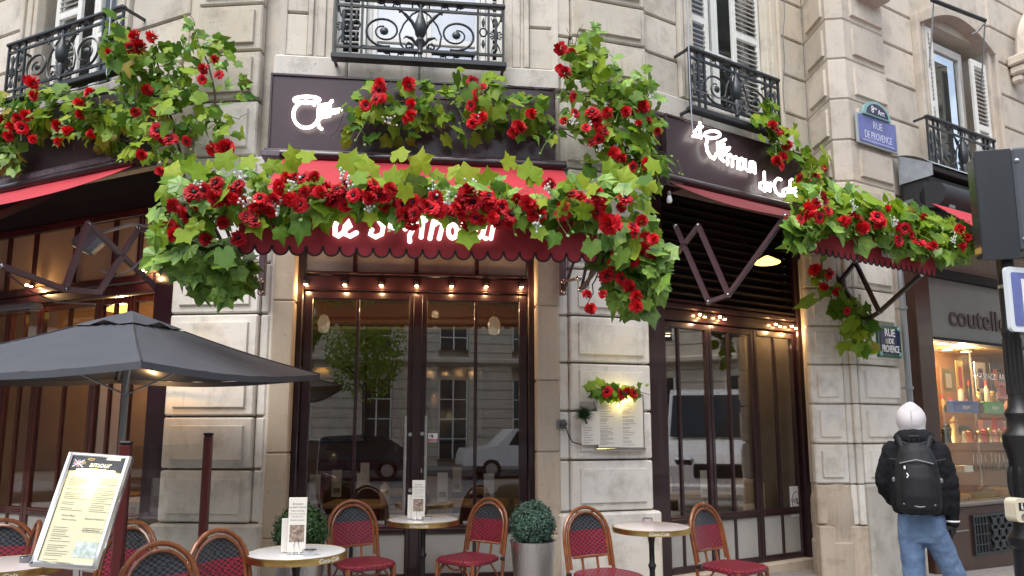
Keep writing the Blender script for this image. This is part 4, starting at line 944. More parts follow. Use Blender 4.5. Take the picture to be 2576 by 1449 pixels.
LP_=[leaf_mesh('leaf_mesh',ROUND,.3,LEAFP,9)]
def petal(vs,fs,a,r0,r1,w_,z0,z1,tip=0.,cup=.0):
    o=len(vs); ca,sa=math.cos(a),math.sin(a)
    for r,ww,z in ((r0,w_*.35,z0),((r0+r1)*.55,w_,(z0+z1)*.5+cup),(r1,w_*.75,z1)):
        for sgn in (-1,1): vs.append((r*ca-sgn*ww*sa,r*sa+sgn*ww*ca,z+(.02 if sgn>0 else -.02)))
    vs.append(((r1+tip)*ca,(r1+tip)*sa,z1-.02)); fs+=[(o,o+1,o+3,o+2),(o+2,o+3,o+5,o+4),(o+4,o+5,o+6)]
def pompom(seed):
    rnd=random.Random(seed); vs=[];fs=[]
    for el,k in ((-5,13),(18,12),(38,11),(58,8),(76,5)):
        for i in range(k):
            a=2*math.pi*(i+rnd.random()*.8)/k; e=R_(el+rnd.uniform(-9,9)); o=len(vs); d=Vector((math.cos(e)*math.cos(a),math.cos(e)*math.sin(a),math.sin(e))); t=Vector((-math.sin(a),math.cos(a),rnd.uniform(-.5,.5))).normalized()
            R1=.46+rnd.uniform(-.06,.05); b=d*.12; c1=d*R1*.7; c2=d*R1
            up=d.cross(t)*.05
            for q,ww in ((b,.03),(c1,.10),(c2,.085)):
                vs.append(tuple(q-t*ww+up)); vs.append(tuple(q+t*ww-up))
            fs+=[(o,o+1,o+3,o+2),(o+2,o+3,o+5,o+4)]
    me=bpy.data.meshes.new('pompom_mesh'); me.from_pydata(vs,[],fs); me.materials.append(PETAL2); me.update(); return me
def anemone(seed):
    rnd=random.Random(seed); vs=[];fs=[]
    for k,r1,z1,ww,off in ((15,.50,.0,.095,0),(14,.46,.09,.09,.3),(11,.36,.17,.075,.1)):
        for i in range(k): petal(vs,fs,2*math.pi*(i+off+rnd.uniform(-.2,.2))/k,.06,r1+rnd.uniform(-.06,.05),ww,0,z1+rnd.uniform(-.08,.10),.03,.06)
    me=bpy.data.meshes.new('anemone_mesh'); me.from_pydata(vs,[],fs); me.materials.append(PETAL); me.update(); return me
def eye_mesh():
    m=MB(); m.lathe([(.0,.05),(.10,.05),(.115,.11),(.08,.18),(.0,.2)],9); r=random.Random(3)
    for i in range(14):
        a=2*math.pi*i/14; m.tube([(0.08*math.cos(a),.08*math.sin(a),.12),(.165*math.cos(a),.165*math.sin(a),.19)],.010,3)
    me=bpy.data.meshes.new('eye_mesh'); me.from_pydata([tuple(p) for p in m.v],[],m.f); me.materials.append(EYE); me.update(); return me
POM=[pompom(i) for i in (1,2,3)]; ANE=[anemone(i) for i in (1,2,3)]; EYEM=eye_mesh()
def orient(nrm,tip):
    z=nrm.normalized(); y=(tip-z*tip.dot(z))
    if y.length<1e-3: y=z.orthogonal()
    y.normalize(); x=y.cross(z); return Matrix((x,y,z)).transposed().to_4x4()
class Garland:
    def __init__(s,label,f,s0,n,z): s.t=fthing('flower_garland',label,'garland',f,s0,n,z,'flower garlands on the cafe front'); s.f=f; s.inv=WM[s.t.name].inverted(); s.n=0; s.sv=[];s.sf=[];s.rnd=random.Random(hash(label)%1000 if False else len(label)*7+int(z*100))
    def put(s,name,me,M,parent=None):
        o=bpy.data.objects.new(name,me); COL.objects.link(o); o.parent=parent or s.t
        o.matrix_basis=M if parent else s.inv@M
        return o
    def leaf(s,p,size,nrm,tip,kind=None):
        """p in face coordinates"""
        r=s.rnd; pool=kind or (LM if r.random()<.70 else (LY if r.random()<.58 else (LP_ if r.random()<.82 else LB)))
        me=r.choice(pool); sz=size*(.55 if me in LP_ else 1)
        M=s.f.M@Matrix.Translation(p)@orient(nrm,tip)@Matrix.Diagonal((sz*r.uniform(.72,1.12),sz*r.uniform(.9,1.1),sz*r.uniform(-.4,1.6),1))
        s.n+=1
        if s.n<=300: s.put('leaf',me,M)
        else:
            o=len(s.sv); s.sv+=[tuple(s.inv@M@v_.co) for v_ in me.vertices]; s.sf+=[tuple(i+o for i in q.vertices) for q in me.polygons]
    def scatter(s,path,n,N,tn=.16,size=(.11,.19),big=0.,down=.75,yel=None):
        """path: list of (px,py,half width px, half height px); n distance out from the face"""
        r=s.rnd; P=[(s.f.P(a,b,n),c,d) for a,b,c,d in path]
        seg=[(P[i+1][0]-P[i][0]).length+.02 for i in range(len(P)-1)]; tot=sum(seg)
        for _ in range(N):
            u=r.random()*tot;i=0
            while u>seg[i] and i<len(seg)-1:u-=seg[i];i+=1
            t=min(1,u/seg[i]); c=P[i][0].lerp(P[i+1][0],t)
            k=c.y*0+1/ (FQ/ max(3.,(s.f.M@c).y))
            hw=(P[i][1]*(1-t)+P[i+1][1]*t)*k; hh=(P[i][2]*(1-t)+P[i+1][2]*t)*k
            a=r.uniform(0,2*math.pi); q=math.sqrt(r.random()); y=-abs(r.gauss(0,.55))*tn+tn*.25
            off=Vector((hw*q*math.cos(a),y*(1.2-.5*q),hh*q*math.sin(a)))
            p=c+off
            nrm=Vector((r.gauss(0,.6)+.4*math.cos(a)*q,-1,r.gauss(.35,.6)+.35*math.sin(a)*q))
            tip=Vector((r.gauss(0,.7)+.7*math.cos(a)*q,r.gauss(0,.3),-down+r.gauss(0,.5)+.6*math.sin(a)*q))
            sz=r.uniform(*size)*(1.35 if r.random()<big else 1)
            s.leaf(p,sz,nrm,tip,(LY if (yel and r.random()<yel) else None))
    def flowers(s,lst,n,dia=.142,jit=.04):
        r=s.rnd
        for i,it in enumerate(lst):
            px,py=it[0],it[1]; kind=it[2] if len(it)>2 else ('p' if (i*7)%5<3 else 'a')
            p=s.f.P(px,py,n+r.uniform(-jit,jit)); d=dia*r.uniform(.78,1.18)*(it[3] if len(it)>3 else 1)
            nrm=Vector((r.gauss(0,.55),-1,r.gauss(.12,.45))); M=s.f.M@Matrix.Translation(p)@orient(nrm,Vector((r.gauss(0,1),0,r.gauss(0,1))))@Matrix.Diagonal((d*r.uniform(.9,1.1),d,d*r.uniform(.8,1.3),1))
            o=s.put('flower',r.choice(POM if kind=='p' else ANE),M)
            if kind!='p': s.put('flower_eye',EYEM,Matrix(),o)
    def twig(s,pts,n,r=.009,name='branch',m_=TWIG):
        P=[s.f.P(q[0],q[1],n if len(q)<3 else q[2]) for q in pts]; k=len(P)
        P2=[]
        for i in range(k-1):
            for j in range(3): P2.append(P[i].lerp(P[i+1],j/3)+Vector((s.rnd.gauss(0,.012),s.rnd.gauss(0,.01),s.rnd.gauss(0,.008))))
        P2.append(P[-1]); MB(s.f).tube(P2,[r*(1-.6*i/len(P2)) for i in range(len(P2))],5).build(name,m_,s.t)
    def sprigs(s,lst,n):
        r=s.rnd
        for px,py in lst:
            p=s.f.P(px,py,n); m=MB(s.f)
            for _ in range(9):
                q=p+Vector((r.gauss(0,.025),r.gauss(0,.015),r.gauss(0,.03))); m.ell(tuple(q),.010,.006,.010,5,4); m.tube([tuple(p+Vector((0,.02,-.04))),tuple(q)],.002,3)
            m.build('white_sprig',SPRIG,s.t,smooth=60)
    def tendrils(s,N,path,n):
        r=s.rnd
        for _ in range(N):
            a,b,c,d=r.choice(path); p=s.f.P(a+r.uniform(-c,c),b+r.uniform(-d,d)*.8,n); dx=r.choice((-1,1))
            pts=[p+Vector((dx*.03*i+r.gauss(0,.012),-.01*i,.02*i-.012*i*i+r.gauss(0,.01))) for i in range(6)]; MB(s.f).tube(pts,.0028,3).build('tendril',STEMG,s.t)
            for k in (3,5): s.leaf(pts[k],.06,Vector((r.gauss(0,.4),-1,.4)),Vector((dx*.5,0,-.6)),LP_)
    def finish(s):
        if s.sf:
            me=bpy.data.meshes.new('leaves'); me.from_pydata(s.sv,[],s.sf); me.materials.append(LEAF2); me.update(); o=bpy.data.objects.new('foliage',me); COL.objects.link(o); o.parent=s.t; o['kind']='stuff'
LEAF2=mat('massed_leaf',(.06,.15,.02),.45,col2=(.25,.42,.05),vscale=9)
# G1 left signboard garland
p1=[(-60,300,30,80),(20,330,40,80),(90,280,60,80),(200,300,60,75),(300,300,60,95),(380,330,50,80)]
G=Garland('ivy and red pompom garland lying across the left corner signboard',FL,-1.6,.3,4.7)
G.scatter(p1,.32,330,.22,(.085,.155),.15); G.scatter([(15,395,25,40),(50,400,20,25)],.3,24,.1,(.1,.15))
G.flowers([(85,208,'p',1.2),(70,200,'p'),(88,240,'p'),(226,233,'p'),(200,262,'p'),(205,286,'p'),(172,332,'p'),(148,318,'p'),(45,298,'p'),(68,290,'p'),(22,342,'p'),(5,300,'a'),(55,322),(150,357,'p'),(232,335,'p'),(30,318),(85,350,'p')],.50,.128)
G.twig([(-40,330),(100,300),(220,320),(340,360),(430,420)],.22,.014); G.twig([(330,360),(300,280),(270,240)],.22); G.tendrils(12,p1,.4); G.finish()
# G2 tall spray between left corner and the doorway
pu=[(300,60,22,45),(300,150,30,60),(360,180,70,60),(420,150,80,50),(400,260,110,70),(480,250,110,70),(500,320,90,60),(400,380,50,60)]
G=Garland('tall loose spray of ivy and red blooms climbing the left stone pier',FLP,.2,.3,4.2)
G.scatter(pu,.30,270,.24,(.075,.145),.1,.5); G.scatter([(480,60,25,40),(490,100,35,40),(560,140,45,30),(580,170,30,30),(600,300,40,50),(560,330,40,40)],.28,50,.15,(.08,.13),0,.4)
G.flowers([(342,92,'p',1.1),(385,95,'p'),(352,122,'p',1.35),(328,120,'a'),(372,226,'p'),(342,282,'p'),(393,280,'p'),(398,330,'a'),(430,352,'a'),(412,347,'a'),(355,390,'p'),(402,431,'p'),(514,173,'p',.8),(508,200,'a',.8),(551,189,'a',.9),(543,150,'p',.6),(568,371,'p',1.1),(538,376,'p'),(275,130,'p',.7),(470,355,'a')],.46,.132)
G.twig([(480,480),(440,340),(425,260),(395,170),(385,120)],.3,.016); G.twig([(565,400),(550,290),(535,210),(510,130)],.3,.015); G.twig([(510,140),(490,70),(480,40)],.3,.006); G.twig([(425,260),(350,170),(330,140)],.3,.009); G.twig([(550,290),(600,300),(620,285)],.3,.004); G.twig([(520,160),(560,140),(585,150)],.3,.005); G.twig([(400,430),(420,500),(450,560)],.4,.012)
G.tendrils(14,pu,.42); G.finish()
# G3 main garland on the front of the centre awning
p3=[(430,520,45,60),(520,490,60,62),(620,500,60,60),(720,500,60,48),(850,500,60,40),(1000,498,60,38),(1150,504,60,38),(1300,508,60,42),(1420,525,60,58),(1530,525,70,75),(1610,555,55,85)]
G=Garland('full garland of large leaves and red anemones along the centre awning front',FC,1.4,1.7,3.2)
n3=1.66
top=[(430,430),(470,410),(520,425),(560,400),(620,400),(690,410),(755,375),(742,390),(730,420),(790,440),(870,410),(905,395),(930,420),(985,440),(1000,378),(1030,440),(1060,410),(1100,430),(1140,425),(1180,440),(1230,440),(1285,400),(1330,425),(1345,440),(1420,470),(1460,450),(1530,420),(1560,440),(1600,450),(1640,460),(1650,410),(400,480),(395,590),(500,430),(640,450)]
for px,py in top:
    G.leaf(FC.P(px,py+26,n3+G.rnd.uniform(0,.12)),G.rnd.uniform(.125,.19),Vector((G.rnd.gauss(0,.25),-1,G.rnd.gauss(.1,.2))),Vector((G.rnd.gauss(0,.3),-.1,1)),LY)
low=[(640,570),(820,535),(935,545),(1175,596),(1350,585),(1440,520),(1490,620),(1530,610),(1570,640),(460,590),(500,570),(560,640),(1010,548),(1300,560),(1215,552),(700,585),(760,565),(1400,600)]
for px,py in low:
    G.leaf(FC.P(px,py-18,n3+.16),G.rnd.uniform(.12,.18),Vector((G.rnd.gauss(0,.2),-1,.3)),Vector((G.rnd.gauss(0,.35),-.1,-1)),LM[:2] if G.rnd.random()<.6 else LY)
G.scatter(p3,n3+.03,350,.26,(.085,.155),.15,.55,.25)
G.scatter([(430,590,40,70),(480,640,60,60),(540,660,70,60),(580,700,60,45)],n3-.3,210,.28,(.09,.16),.2,.7,.2); G.scatter([(1560,600,70,70),(1600,680,60,70),(1590,740,55,45),(1640,650,40,60)],n3-.25,270,.30,(.09,.16),.2,.7,.2)
G.scatter(p3,n3-.10,170,.18,(.09,.15),.1,.6)
f3=[(435,517,'p'),(545,462,'a'),(512,480,'a'),(488,485,'a'),(600,466,'a'),(590,500,'p'),(640,520,'p'),(720,448,'p'),(700,470,'p'),(790,445,'p'),(770,480,'p'),(690,507,'p'),(735,500,'p'),(655,500,'a'),(868,465,'a',1.1),(848,478,'a'),(940,465,'a',1.1),(890,492,'a'),(905,492,'p',1.1),(952,490,'a'),(980,478,'p'),(968,500,'a'),(930,500,'p',1.1),(868,497,'a'),(1012,512,'a'),(1042,507,'a'),(1095,496,'a',1.1),(1070,515,'p'),(1085,525,'a'),(1015,538,'p'),(1043,540,'a'),(1178,488,'p',1.25),(1160,508,'p'),(1190,512,'a',1.1),(1110,532,'a'),(1145,525,'p'),(1228,495,'a'),(1235,515,'p'),(1262,520,'a'),(1300,500,'p'),(1325,512,'p'),(1195,548,'a'),(1165,545,'p'),(1285,540,'a'),(1240,548,'p'),(1385,462,'p'),(1440,490,'a'),(1500,487,'p'),(1505,520,'a',1.2),(1478,515,'a'),(1570,500,'a',1.25),(1535,562,'p',1.4),(1592,572,'a',1.1),(1645,602,'p',1.1),(1614,556,'p'),(1360,540,'p'),(1340,515,'p'),(1420,520,'p'),(805,485,'p'),(825,500,'a'),(755,515,'a'),(545,500,'p'),(620,545,'a')]
G.flowers([(x_[0]+G.rnd.uniform(-26,26),x_[1]+G.rnd.uniform(-4,26)) for x_ in f3],n3+.15,.105,.05); G.flowers(f3,n3+.22,.118,.05)
G.flowers([(430,572,'p'),(440,590,'p'),(500,545,'p'),(520,602,'p'),(475,545,'a'),(560,560,'p'),(600,600,'a')],n3-.0,.115); G.flowers([(1580,720,'p',1.3),(1600,745,'p',1.1),(1560,700,'a'),(1525,692,'a'),(1545,660,'p'),(1615,625,'p'),(1485,776,'p',.8),(1475,742,'p',.7),(1517,740,'p',.8),(1600,770,'p',.9),(1640,640,'a'),(1555,640,'p'),(1590,655,'a'),(1625,600,'p')],n3+.02,.115)
G.sprigs([(500,455),(860,440),(880,470),(1090,480),(1130,500),(930,520),(1180,460),(600,440),(700,525),(1380,470),(1350,560),(620,500),(735,460)],n3+.25); G.tendrils(26,p3,n3+.15); G.twig([(420,520),(700,500),(1000,505),(1300,515),(1620,560)],n3-.08,.02); G.twig([(1540,600),(1500,700),(1480,760)],n3-.2,.008); G.twig([(1560,680),(1590,790)],n3-.2,.007); G.finish()
# G4 garland on the centre signboard
p4=[(880,290,30,60),(930,260,35,60),(1020,250,50,50),(1090,260,40,65),(1160,230,50,55),(1230,250,50,70),(1320,280,50,50),(1380,310,40,50)]
G=Garland('loose garland with drooping vines over the glowing letter signboard',FC,1.4,.3,4.7)
G.scatter(p4,.32,200,.22,(.075,.145),.15,.7); G.scatter([(890,350,30,30),(905,310,30,50),(1240,330,30,30)],.3,30,.12,(.10,.15))
G.flowers([(955,210,'p'),(953,228,'a'),(948,250,'a'),(960,248,'a'),(1030,212,'p',1.1),(1032,262,'p',1.2),(1035,290,'p'),(1022,300,'p'),(1188,205,'a',1.1),(1214,220,'a'),(1200,240,'a'),(1185,265,'a'),(1198,300,'a',1.1),(1216,294,'p'),(1335,288,'p'),(1305,322,'p',1.35),(1290,335,'p'),(1186,312,'a'),(918,265,'a')],.50,.12)
G.sprigs([(1210,290),(1208,228),(975,300)],.5); G.twig([(860,330),(920,280),(1040,250),(1180,250),(1300,290),(1450,350)],.25,.013); G.twig([(860,290),(840,340),(825,355)],.22,.004); G.twig([(1280,215),(1340,220),(1400,250)],.25,.008); G.tendrils(12,p4,.4); G.finish()
# G5 right pier spray
p5=[(1480,100,25,30),(1480,150,35,50),(1450,210,60,50),(1520,220,60,50),(1600,240,60,50),(1490,300,90,60),(1580,320,80,70),(1530,390,100,60),(1640,400,40,60),(1600,460,60,50)]
G=Garland('dense spray of ivy and red blooms rising on the right stone pier',FRP,.5,.4,4.4)
G.scatter(p5,.42,360,.30,(.075,.15),.15,.5); G.scatter([(1500,70,35,12),(1480,110,30,20),(1640,220,25,20),(1670,330,25,40)],.35,26,.1,(.09,.14),0,.3)
G.flowers([(1410,122,'p',1.1),(1437,133,'p',1.1),(1408,175,'p',1.1),(1420,184,'p',1.1),(1440,242,'a'),(1420,305,'p'),(1446,285,'a'),(1490,285,'a'),(1474,322,'a'),(1500,322,'p',1.2),(1507,350,'a'),(1490,360,'a'),(1520,330,'a'),(1620,268,'p',1.1),(1626,308,'p',1.1),(1598,285,'p'),(1575,280,'p'),(1605,312,'p',.8),(1622,412,'p',1.1),(1560,402,'p'),(1655,332,'p',.9),(1528,285,'p'),(1500,300,'a'),(1545,385,'p'),(1590,420,'a')],.62,.12)
G.twig([(1560,440),(1530,330),(1500,230),(1440,150),(1432,90)],.4,.016); G.twig([(1440,130),(1455,80),(1465,60)],.36,.004); G.twig([(1440,120),(1425,70)],.36,.004); G.twig([(1560,400),(1610,280),(1640,220)],.4,.009); G.twig([(1600,240),(1590,215)],.4,.004); G.sprigs([(1485,315),(1510,370),(1440,300)],.65); G.tendrils(16,p5,.55); G.finish()
# G6 right signboard end
p6=[(1930,250,25,25),(1915,300,35,40),(1950,360,35,45),(1990,380,40,45),(2040,410,45,45),(2070,450,35,45),(2010,470,30,25)]
G=Garland('bright garland spilling over the far end of the right signboard',FR,2.2,.3,4.7)
G.scatter(p6,.32,150,.22,(.08,.155),.15,.6,.3)
G.flowers([(1942,316,'p'),(1955,330,'a'),(1976,332,'p'),(1980,366,'p'),(1952,405,'p',1.2),(1968,395,'p'),(1962,418,'p'),(2010,446,'a'),(2052,442,'a'),(2070,425,'p'),(2045,460,'p')],.45,.122); G.twig([(1930,240),(1940,300),(1985,390),(2060,440),(2120,480)],.25,.012); G.tendrils(8,p6,.4); G.finish()
# G7 right awning front
p7=[(2020,530,40,50),(2090,520,50,50),(2160,530,50,48),(2230,550,50,46),(2300,570,50,44),(2370,590,45,42),(2430,595,30,28)]
G=Garland('bright garland along the front of the right awning ending in mid air',FR,2.2,1.7,3.2)
G.scatter(p7,1.66,300,.24,(.085,.16),.2,.5,.4); G.scatter([(a_,b_+36,c_,d_*.7) for a_,b_,c_,d_ in p7],1.66,170,.16,(.10,.165),.2,.8); G.scatter([(1992,545,22,40),(2010,590,24,38),(2035,580,25,30)],1.70,30,.12,(.13,.19),.1,.7)
for px,py in ((2130,480),(2160,490),(2190,480),(2260,520),(2300,515),(2330,530),(2380,550),(2400,565),(2450,590),(2455,615),(2060,480),(2100,480)):
    G.leaf(FR.P(px,py+20,1.72),G.rnd.uniform(.2,.26),Vector((G.rnd.gauss(-.2,.3),-1,G.rnd.gauss(.3,.2))),Vector((G.rnd.gauss(.4,.3),-.1,.6)),LY)
G.flowers([(2028,530,'p',1.5),(2050,515,'p',1.1),(2012,552,'a'),(2060,548,'a'),(2080,530,'a'),(2152,547,'a',1.1),(2205,547,'a'),(2168,572,'p'),(2290,590,'a'),(2275,575,'a'),(2412,578,'p'),(2427,600,'p'),(2345,622,'p'),(2120,560,'p'),(2418,622,'p'),(2260,605,'a'),(2310,610,'a'),(2230,525,'p',.8),(2210,560,'p'),(2070,500,'a'),(2250,570,'p'),(2322,545,'p',.8)],1.86,.122,.04); G.twig([(2000,520),(2150,530),(2300,575),(2440,600)],1.58,.018); G.tendrils(14,p7,1.8); G.sprigs([(2060,510),(2150,520),(2250,560),(2400,600)],1.9); G.finish()
# G8 vine hanging down the right pier
p8=[(2060,640,18,30),(2055,700,20,40),(2090,760,35,40),(2120,800,35,35),(2150,850,35,35),(2160,760,30,25),(2180,890,12,20)]
G=Garland('thin hanging vine with red blooms in front of the corner stone pier',FQ2,.2,.25,2.6)
G.scatter(p8,.22,62,.14,(.11,.17),.1,.8); G.flowers([(2050,682,'p',1.3),(2085,688,'a',.9),(2072,722,'p',1.1),(2106,735,'p',.9),(2130,782,'a',.8),(2045,620,'p')],.3,.125); G.twig([(2060,600),(2070,700),(2110,800),(2165,880)],.2,.009); G.twig([(2100,760),(2160,750)],.2,.005); G.finish()
# G9 small garland over the menu case
p9=[(1500,985,22,18),(1540,980,30,14),(1590,980,30,14),(1625,990,18,18)]
G=Garland('short garland with three red anemones on the wall menu case',FRP,.5,.15,1.9)
G.scatter(p9,.15,34,.08,(.08,.13),0,.5); G.flowers([(1528,986,'a',1.1),(1561,990,'a',1.2),(1592,988,'a',1.2),(1577,985,'p',.8)],.20,.115,.01); G.twig([(1480,1000),(1540,985),(1600,985),(1645,995)],.12,.006); G.finish()
# ================================================================== terrace furniture
def bistro_chair(label):
    t=thing('bistro_chair',label,'chair',(0,0,0),0,'rattan bistro chairs on the terrace'); W=Matrix()
    # chair faces -y ; back leans
    def bk(u,z): return (u,.20+(z-.46)*.20,z)
    hoop=[(-.20,.17,.0),(-.205,.19,.25)]+[bk(-.215,z) for z in (.46,.58,.68)]
    for i in range(1,12):
        a=math.pi*i/12; hoop.append(bk(-.215*math.cos(a),.68+.235*math.sin(a)))
    hoop+=[bk(.215,z) for z in (.68,.58,.46)]+[(.205,.19,.25),(.20,.17,.0)]
    m=MB(W); m.tube(hoop,.0148,8); fr=m.build('back_frame',RATTAN,t)
    inn=[bk(-.182,z) for z in (.47,.58,.68)]+[bk(-.182*math.cos(math.pi*i/10),.68+.20*math.sin(math.pi*i/10)) for i in range(1,10)]+[bk(.182,z) for z in (.68,.58,.47)]
    m=MB(W); m.tube(inn,.012,7); m.build('inner_hoop',RATTAN,t)
    def outl(z): return .172 if z<=.68 else .172*math.sqrt(max(0,1-((z-.68)/.195)**2))
    def panel(z0,z1,mt,nm):
        m=MB(W)
        def fn(u,v):
            z=z0+(z1-z0)*v; h=outl(z); x=(u*2-1)*h; p=bk(x,z); return (p[0],p[1]+.018*(1-(u*2-1)**2)*1.,p[2])
        m.grid(fn,8,8); k=len(m.v); f0=list(m.f); m.add([(p[0],p[1]+.014,p[2]) for p in m.v],[tuple(reversed(q)) for q in f0]); m.build(nm,mt,t)
    panel(.56,.745,WRED,'backrest'); panel(.745,.874,WBLK,'backrest_top')
    m=MB(W); m.box(-.16,.16,.205,.225,.545,.562,.004); m.build('backrest_rail',RATTAN,t,smooth=None)
    for sx in (-.07,.07): MB(W).tube([(sx,.20,.45),(sx,.222,.56)],.011,6).build('spindle',RATTAN,t)
    # seat
    sp=[]
    for i in range(24):
        a=2*math.pi*i/24; c,s_=math.cos(a),math.sin(a); e=.55
        x=.215*abs(c)**e*(1 if c>0 else -1); y=.205*abs(s_)**e*(1 if s_>0 else -1)
        if y>0:x*=.90
        sp.append((x,y))
    m=MB(W); m.prismz(sp,.425,.458); m.build('seat',WRED,t,smooth=30)
    m=MB(W); m.tube([(x*1.015,y*1.015,.440) for x,y in sp],.021,6,closed=True); m.build('seat_rim',WRED,t)
    for sx in (-1,1):
        MB(W).tube([(sx*.19,-.175,.44),(sx*.195,-.185,.2),(sx*.20,-.19,0)],[.018,.017,.015],8).build('leg',RATTAN,t)
        MB(W).tube([(sx*.10,-.175,.42),(sx*.15,-.18,.36),(sx*.19,-.185,.24)],.009,6).build('brace',RATTAN,t)
        MB(W).tube([(sx*.195,-.08,.42),(sx*.197,-.13,.36),(sx*.197,-.18,.24)],.009,6).build('brace',RATTAN,t)
        MB(W).tube([(sx*.195,.05,.42),(sx*.20,.10,.36),(sx*.205,.185,.24)],.009,6).build('brace',RATTAN,t)
        MB(W).tube([(sx*.196,-.18,.14),(sx*.20,.17,.14)],.010,6).build('stretcher',RATTAN,t)
    MB(W).tube([(-.10,-.18,.42),(-.05,-.18,.385),(0,-.18,.375),(.05,-.18,.385),(.10,-.18,.42)],.009,6).build('brace',RATTAN,t)
    MB(W).tube([(-.20,-.05,.14),(.20,-.05,.14)],.010,6).build('stretcher',RATTAN,t)
    for sx in (-1,1): MB(W).lathe([(.020,-.012),(.021,0),(.020,.012)],8,(sx*.212,.192,.44)).build('binding',CASTI,t)
    return t
def fdir(dx,dy): return math.atan2(dx,-dy)      # rotation that makes -y point along (dx,dy)
CH=[('C','maroon rattan chair standing alone just left of the pinkish right table',1470,1280,5.75,(.50,-.87)),
    ('A','maroon rattan chair at the glass doors, left of the table with a menu',886,1258,6.25,(.55,-.83)),
    ('B','maroon rattan chair at the doors between the table and silver planter',1232,1248,6.45,(-.60,-.80)),
    ('D','maroon rattan chair at the far right beyond the pinkish table',1768,1262,6.2,(.62,-.79)),
    ('E','rattan chair beside the slim post, black back turned to left table',548,1340,4.45,(.86,-.5)),
    ('F','rattan chair lowest in front, below the slim post near menu stand',400,1375,3.95,(.80,-.6)),
    ('G','rattan chair mostly hidden behind umbrella pole and lit menu stand',335,1320,4.85,(-.25,-.97)),
    ('H','orange-lit rattan chair peeking out left of the lit menu stand',95,1306,4.85,(-.80,-.6)),
    ('I','orange-lit rattan chair cut off by the left picture edge',8,1300,4.95,(.3,-.95))]
proto=None
for k_,lab,px,py,Y,dr_ in CH:
    p=at_y(px,py,Y); L_=math.hypot(*dr_); d_=(dr_[0]/L_,dr_[1]/L_); rz=fdir(*d_)
    loc=(p.x+d_[0]*.28,p.y+d_[1]*.28,ground_z(p.x))
    if proto is None: proto=bistro_chair(lab); proto.location=loc; proto.rotation_euler=(0,0,rz)
    else: dup(proto,loc,rz,lab)
TZ=.742
PINK=mat('pinkish_table_top',(.78,.70,.68),.16,coat=.3)
def bistro_table(px,py,label,top=MARB,rot=0.):
    p=at_z(px,py,TZ); gz=ground_z(p.x); t=thing('bistro_table',label,'table',(p.x,p.y,gz),0,'round bistro tables'); W=WM[t.name]; R=.315; z=TZ-gz
    m=MB(W); m.lathe([(.0,z-.03),(R-.012,z-.03),(R-.012,z-.0),(R-.02,z+.001),(.0,z+.001)],48); m.build('tabletop',top,t,smooth=30)
    m=MB(W); m.lathe([(R-.011,z-.040),(R,z-.040),(R+.003,z-.02),(R,z+.0),(R-.011,z+.002)],48); rim=m.build('brass_rim',BRASS,t,smooth=40)
    vs,fs=text_mesh('Coca-Cola',.036,.0006,.25); m=MB(W); a0=rot-math.pi/2
    m.add([((R+.0045-b)*math.cos(a0+a/(R))*1.0,(R+.0045-b)*math.sin(a0+a/(R)),z-.020+c) for a,b,c in vs],fs); m.build('rim_lettering',WHT,rim,smooth=None)
    m=MB(W); m.lathe([(.0,z-.05),(.05,z-.05),(.03,z-.09),(.022,z-.14),(.022,.46),(.030,.45),(.034,.44),(.026,.42),(.022,.40),(.024,.12),(.035,.06),(.03,.03),(.0,.03)],14); m.build('column',CASTI,t)
    for i in range(4):
        a=math.pi/4+i*math.pi/2; MB(W).tube([(.02*math.cos(a),.02*math.sin(a),.08),(.14*math.cos(a),.14*math.sin(a),.06),(.23*math.cos(a),.23*math.sin(a),.015)],[.018,.016,.014],6).build('foot',CASTI,t)
    return p
T1=bistro_table(1065,1306,'round white table with brass rim before the doors carrying a menu')
T2=bistro_table(747,1388,'round white brass-rimmed table at front left holding menu and ashtray',rot=.95)
T3=bistro_table(1638,1324,'round pinkish-topped table with only an ashtray on it at right',PINK)
T4=bistro_table(20,1418,'round table cut off by left picture edge behind the menu stand',PINK,.5)
def ashtray(px,py,label,mt=STEEL):
    p=at_z(px,py,TZ+.002); t=thing('ashtray',label,'ashtray',(p.x,p.y,TZ+.002),0,'ashtrays on the terrace tables'); W=WM[t.name]
    m=MB(W); m.lathe([(.0,0),(.042,0),(.044,.032),(.038,.032),(.037,.006),(.0,.006)],20); m.build('bowl',mt,t)
    for i in range(3):
        a=i*2.09+.4; m=MB(W); m.T=Matrix.Rotation(a,4,'Z'); m.box(.036,.047,-.006,.006,.026,.033,.002); m.build('rest',CHROME,t)
ashtray(778,1396,'silver ashtray beside the menu on the front left table'); ashtray(1074,1308,'silver ashtray beside the menu on the table before doors'); ashtray(1629,1313,'silver ashtray alone on the pinkish table'); ashtray(70,1413,'grey ashtray on the table at the left edge',GREY)
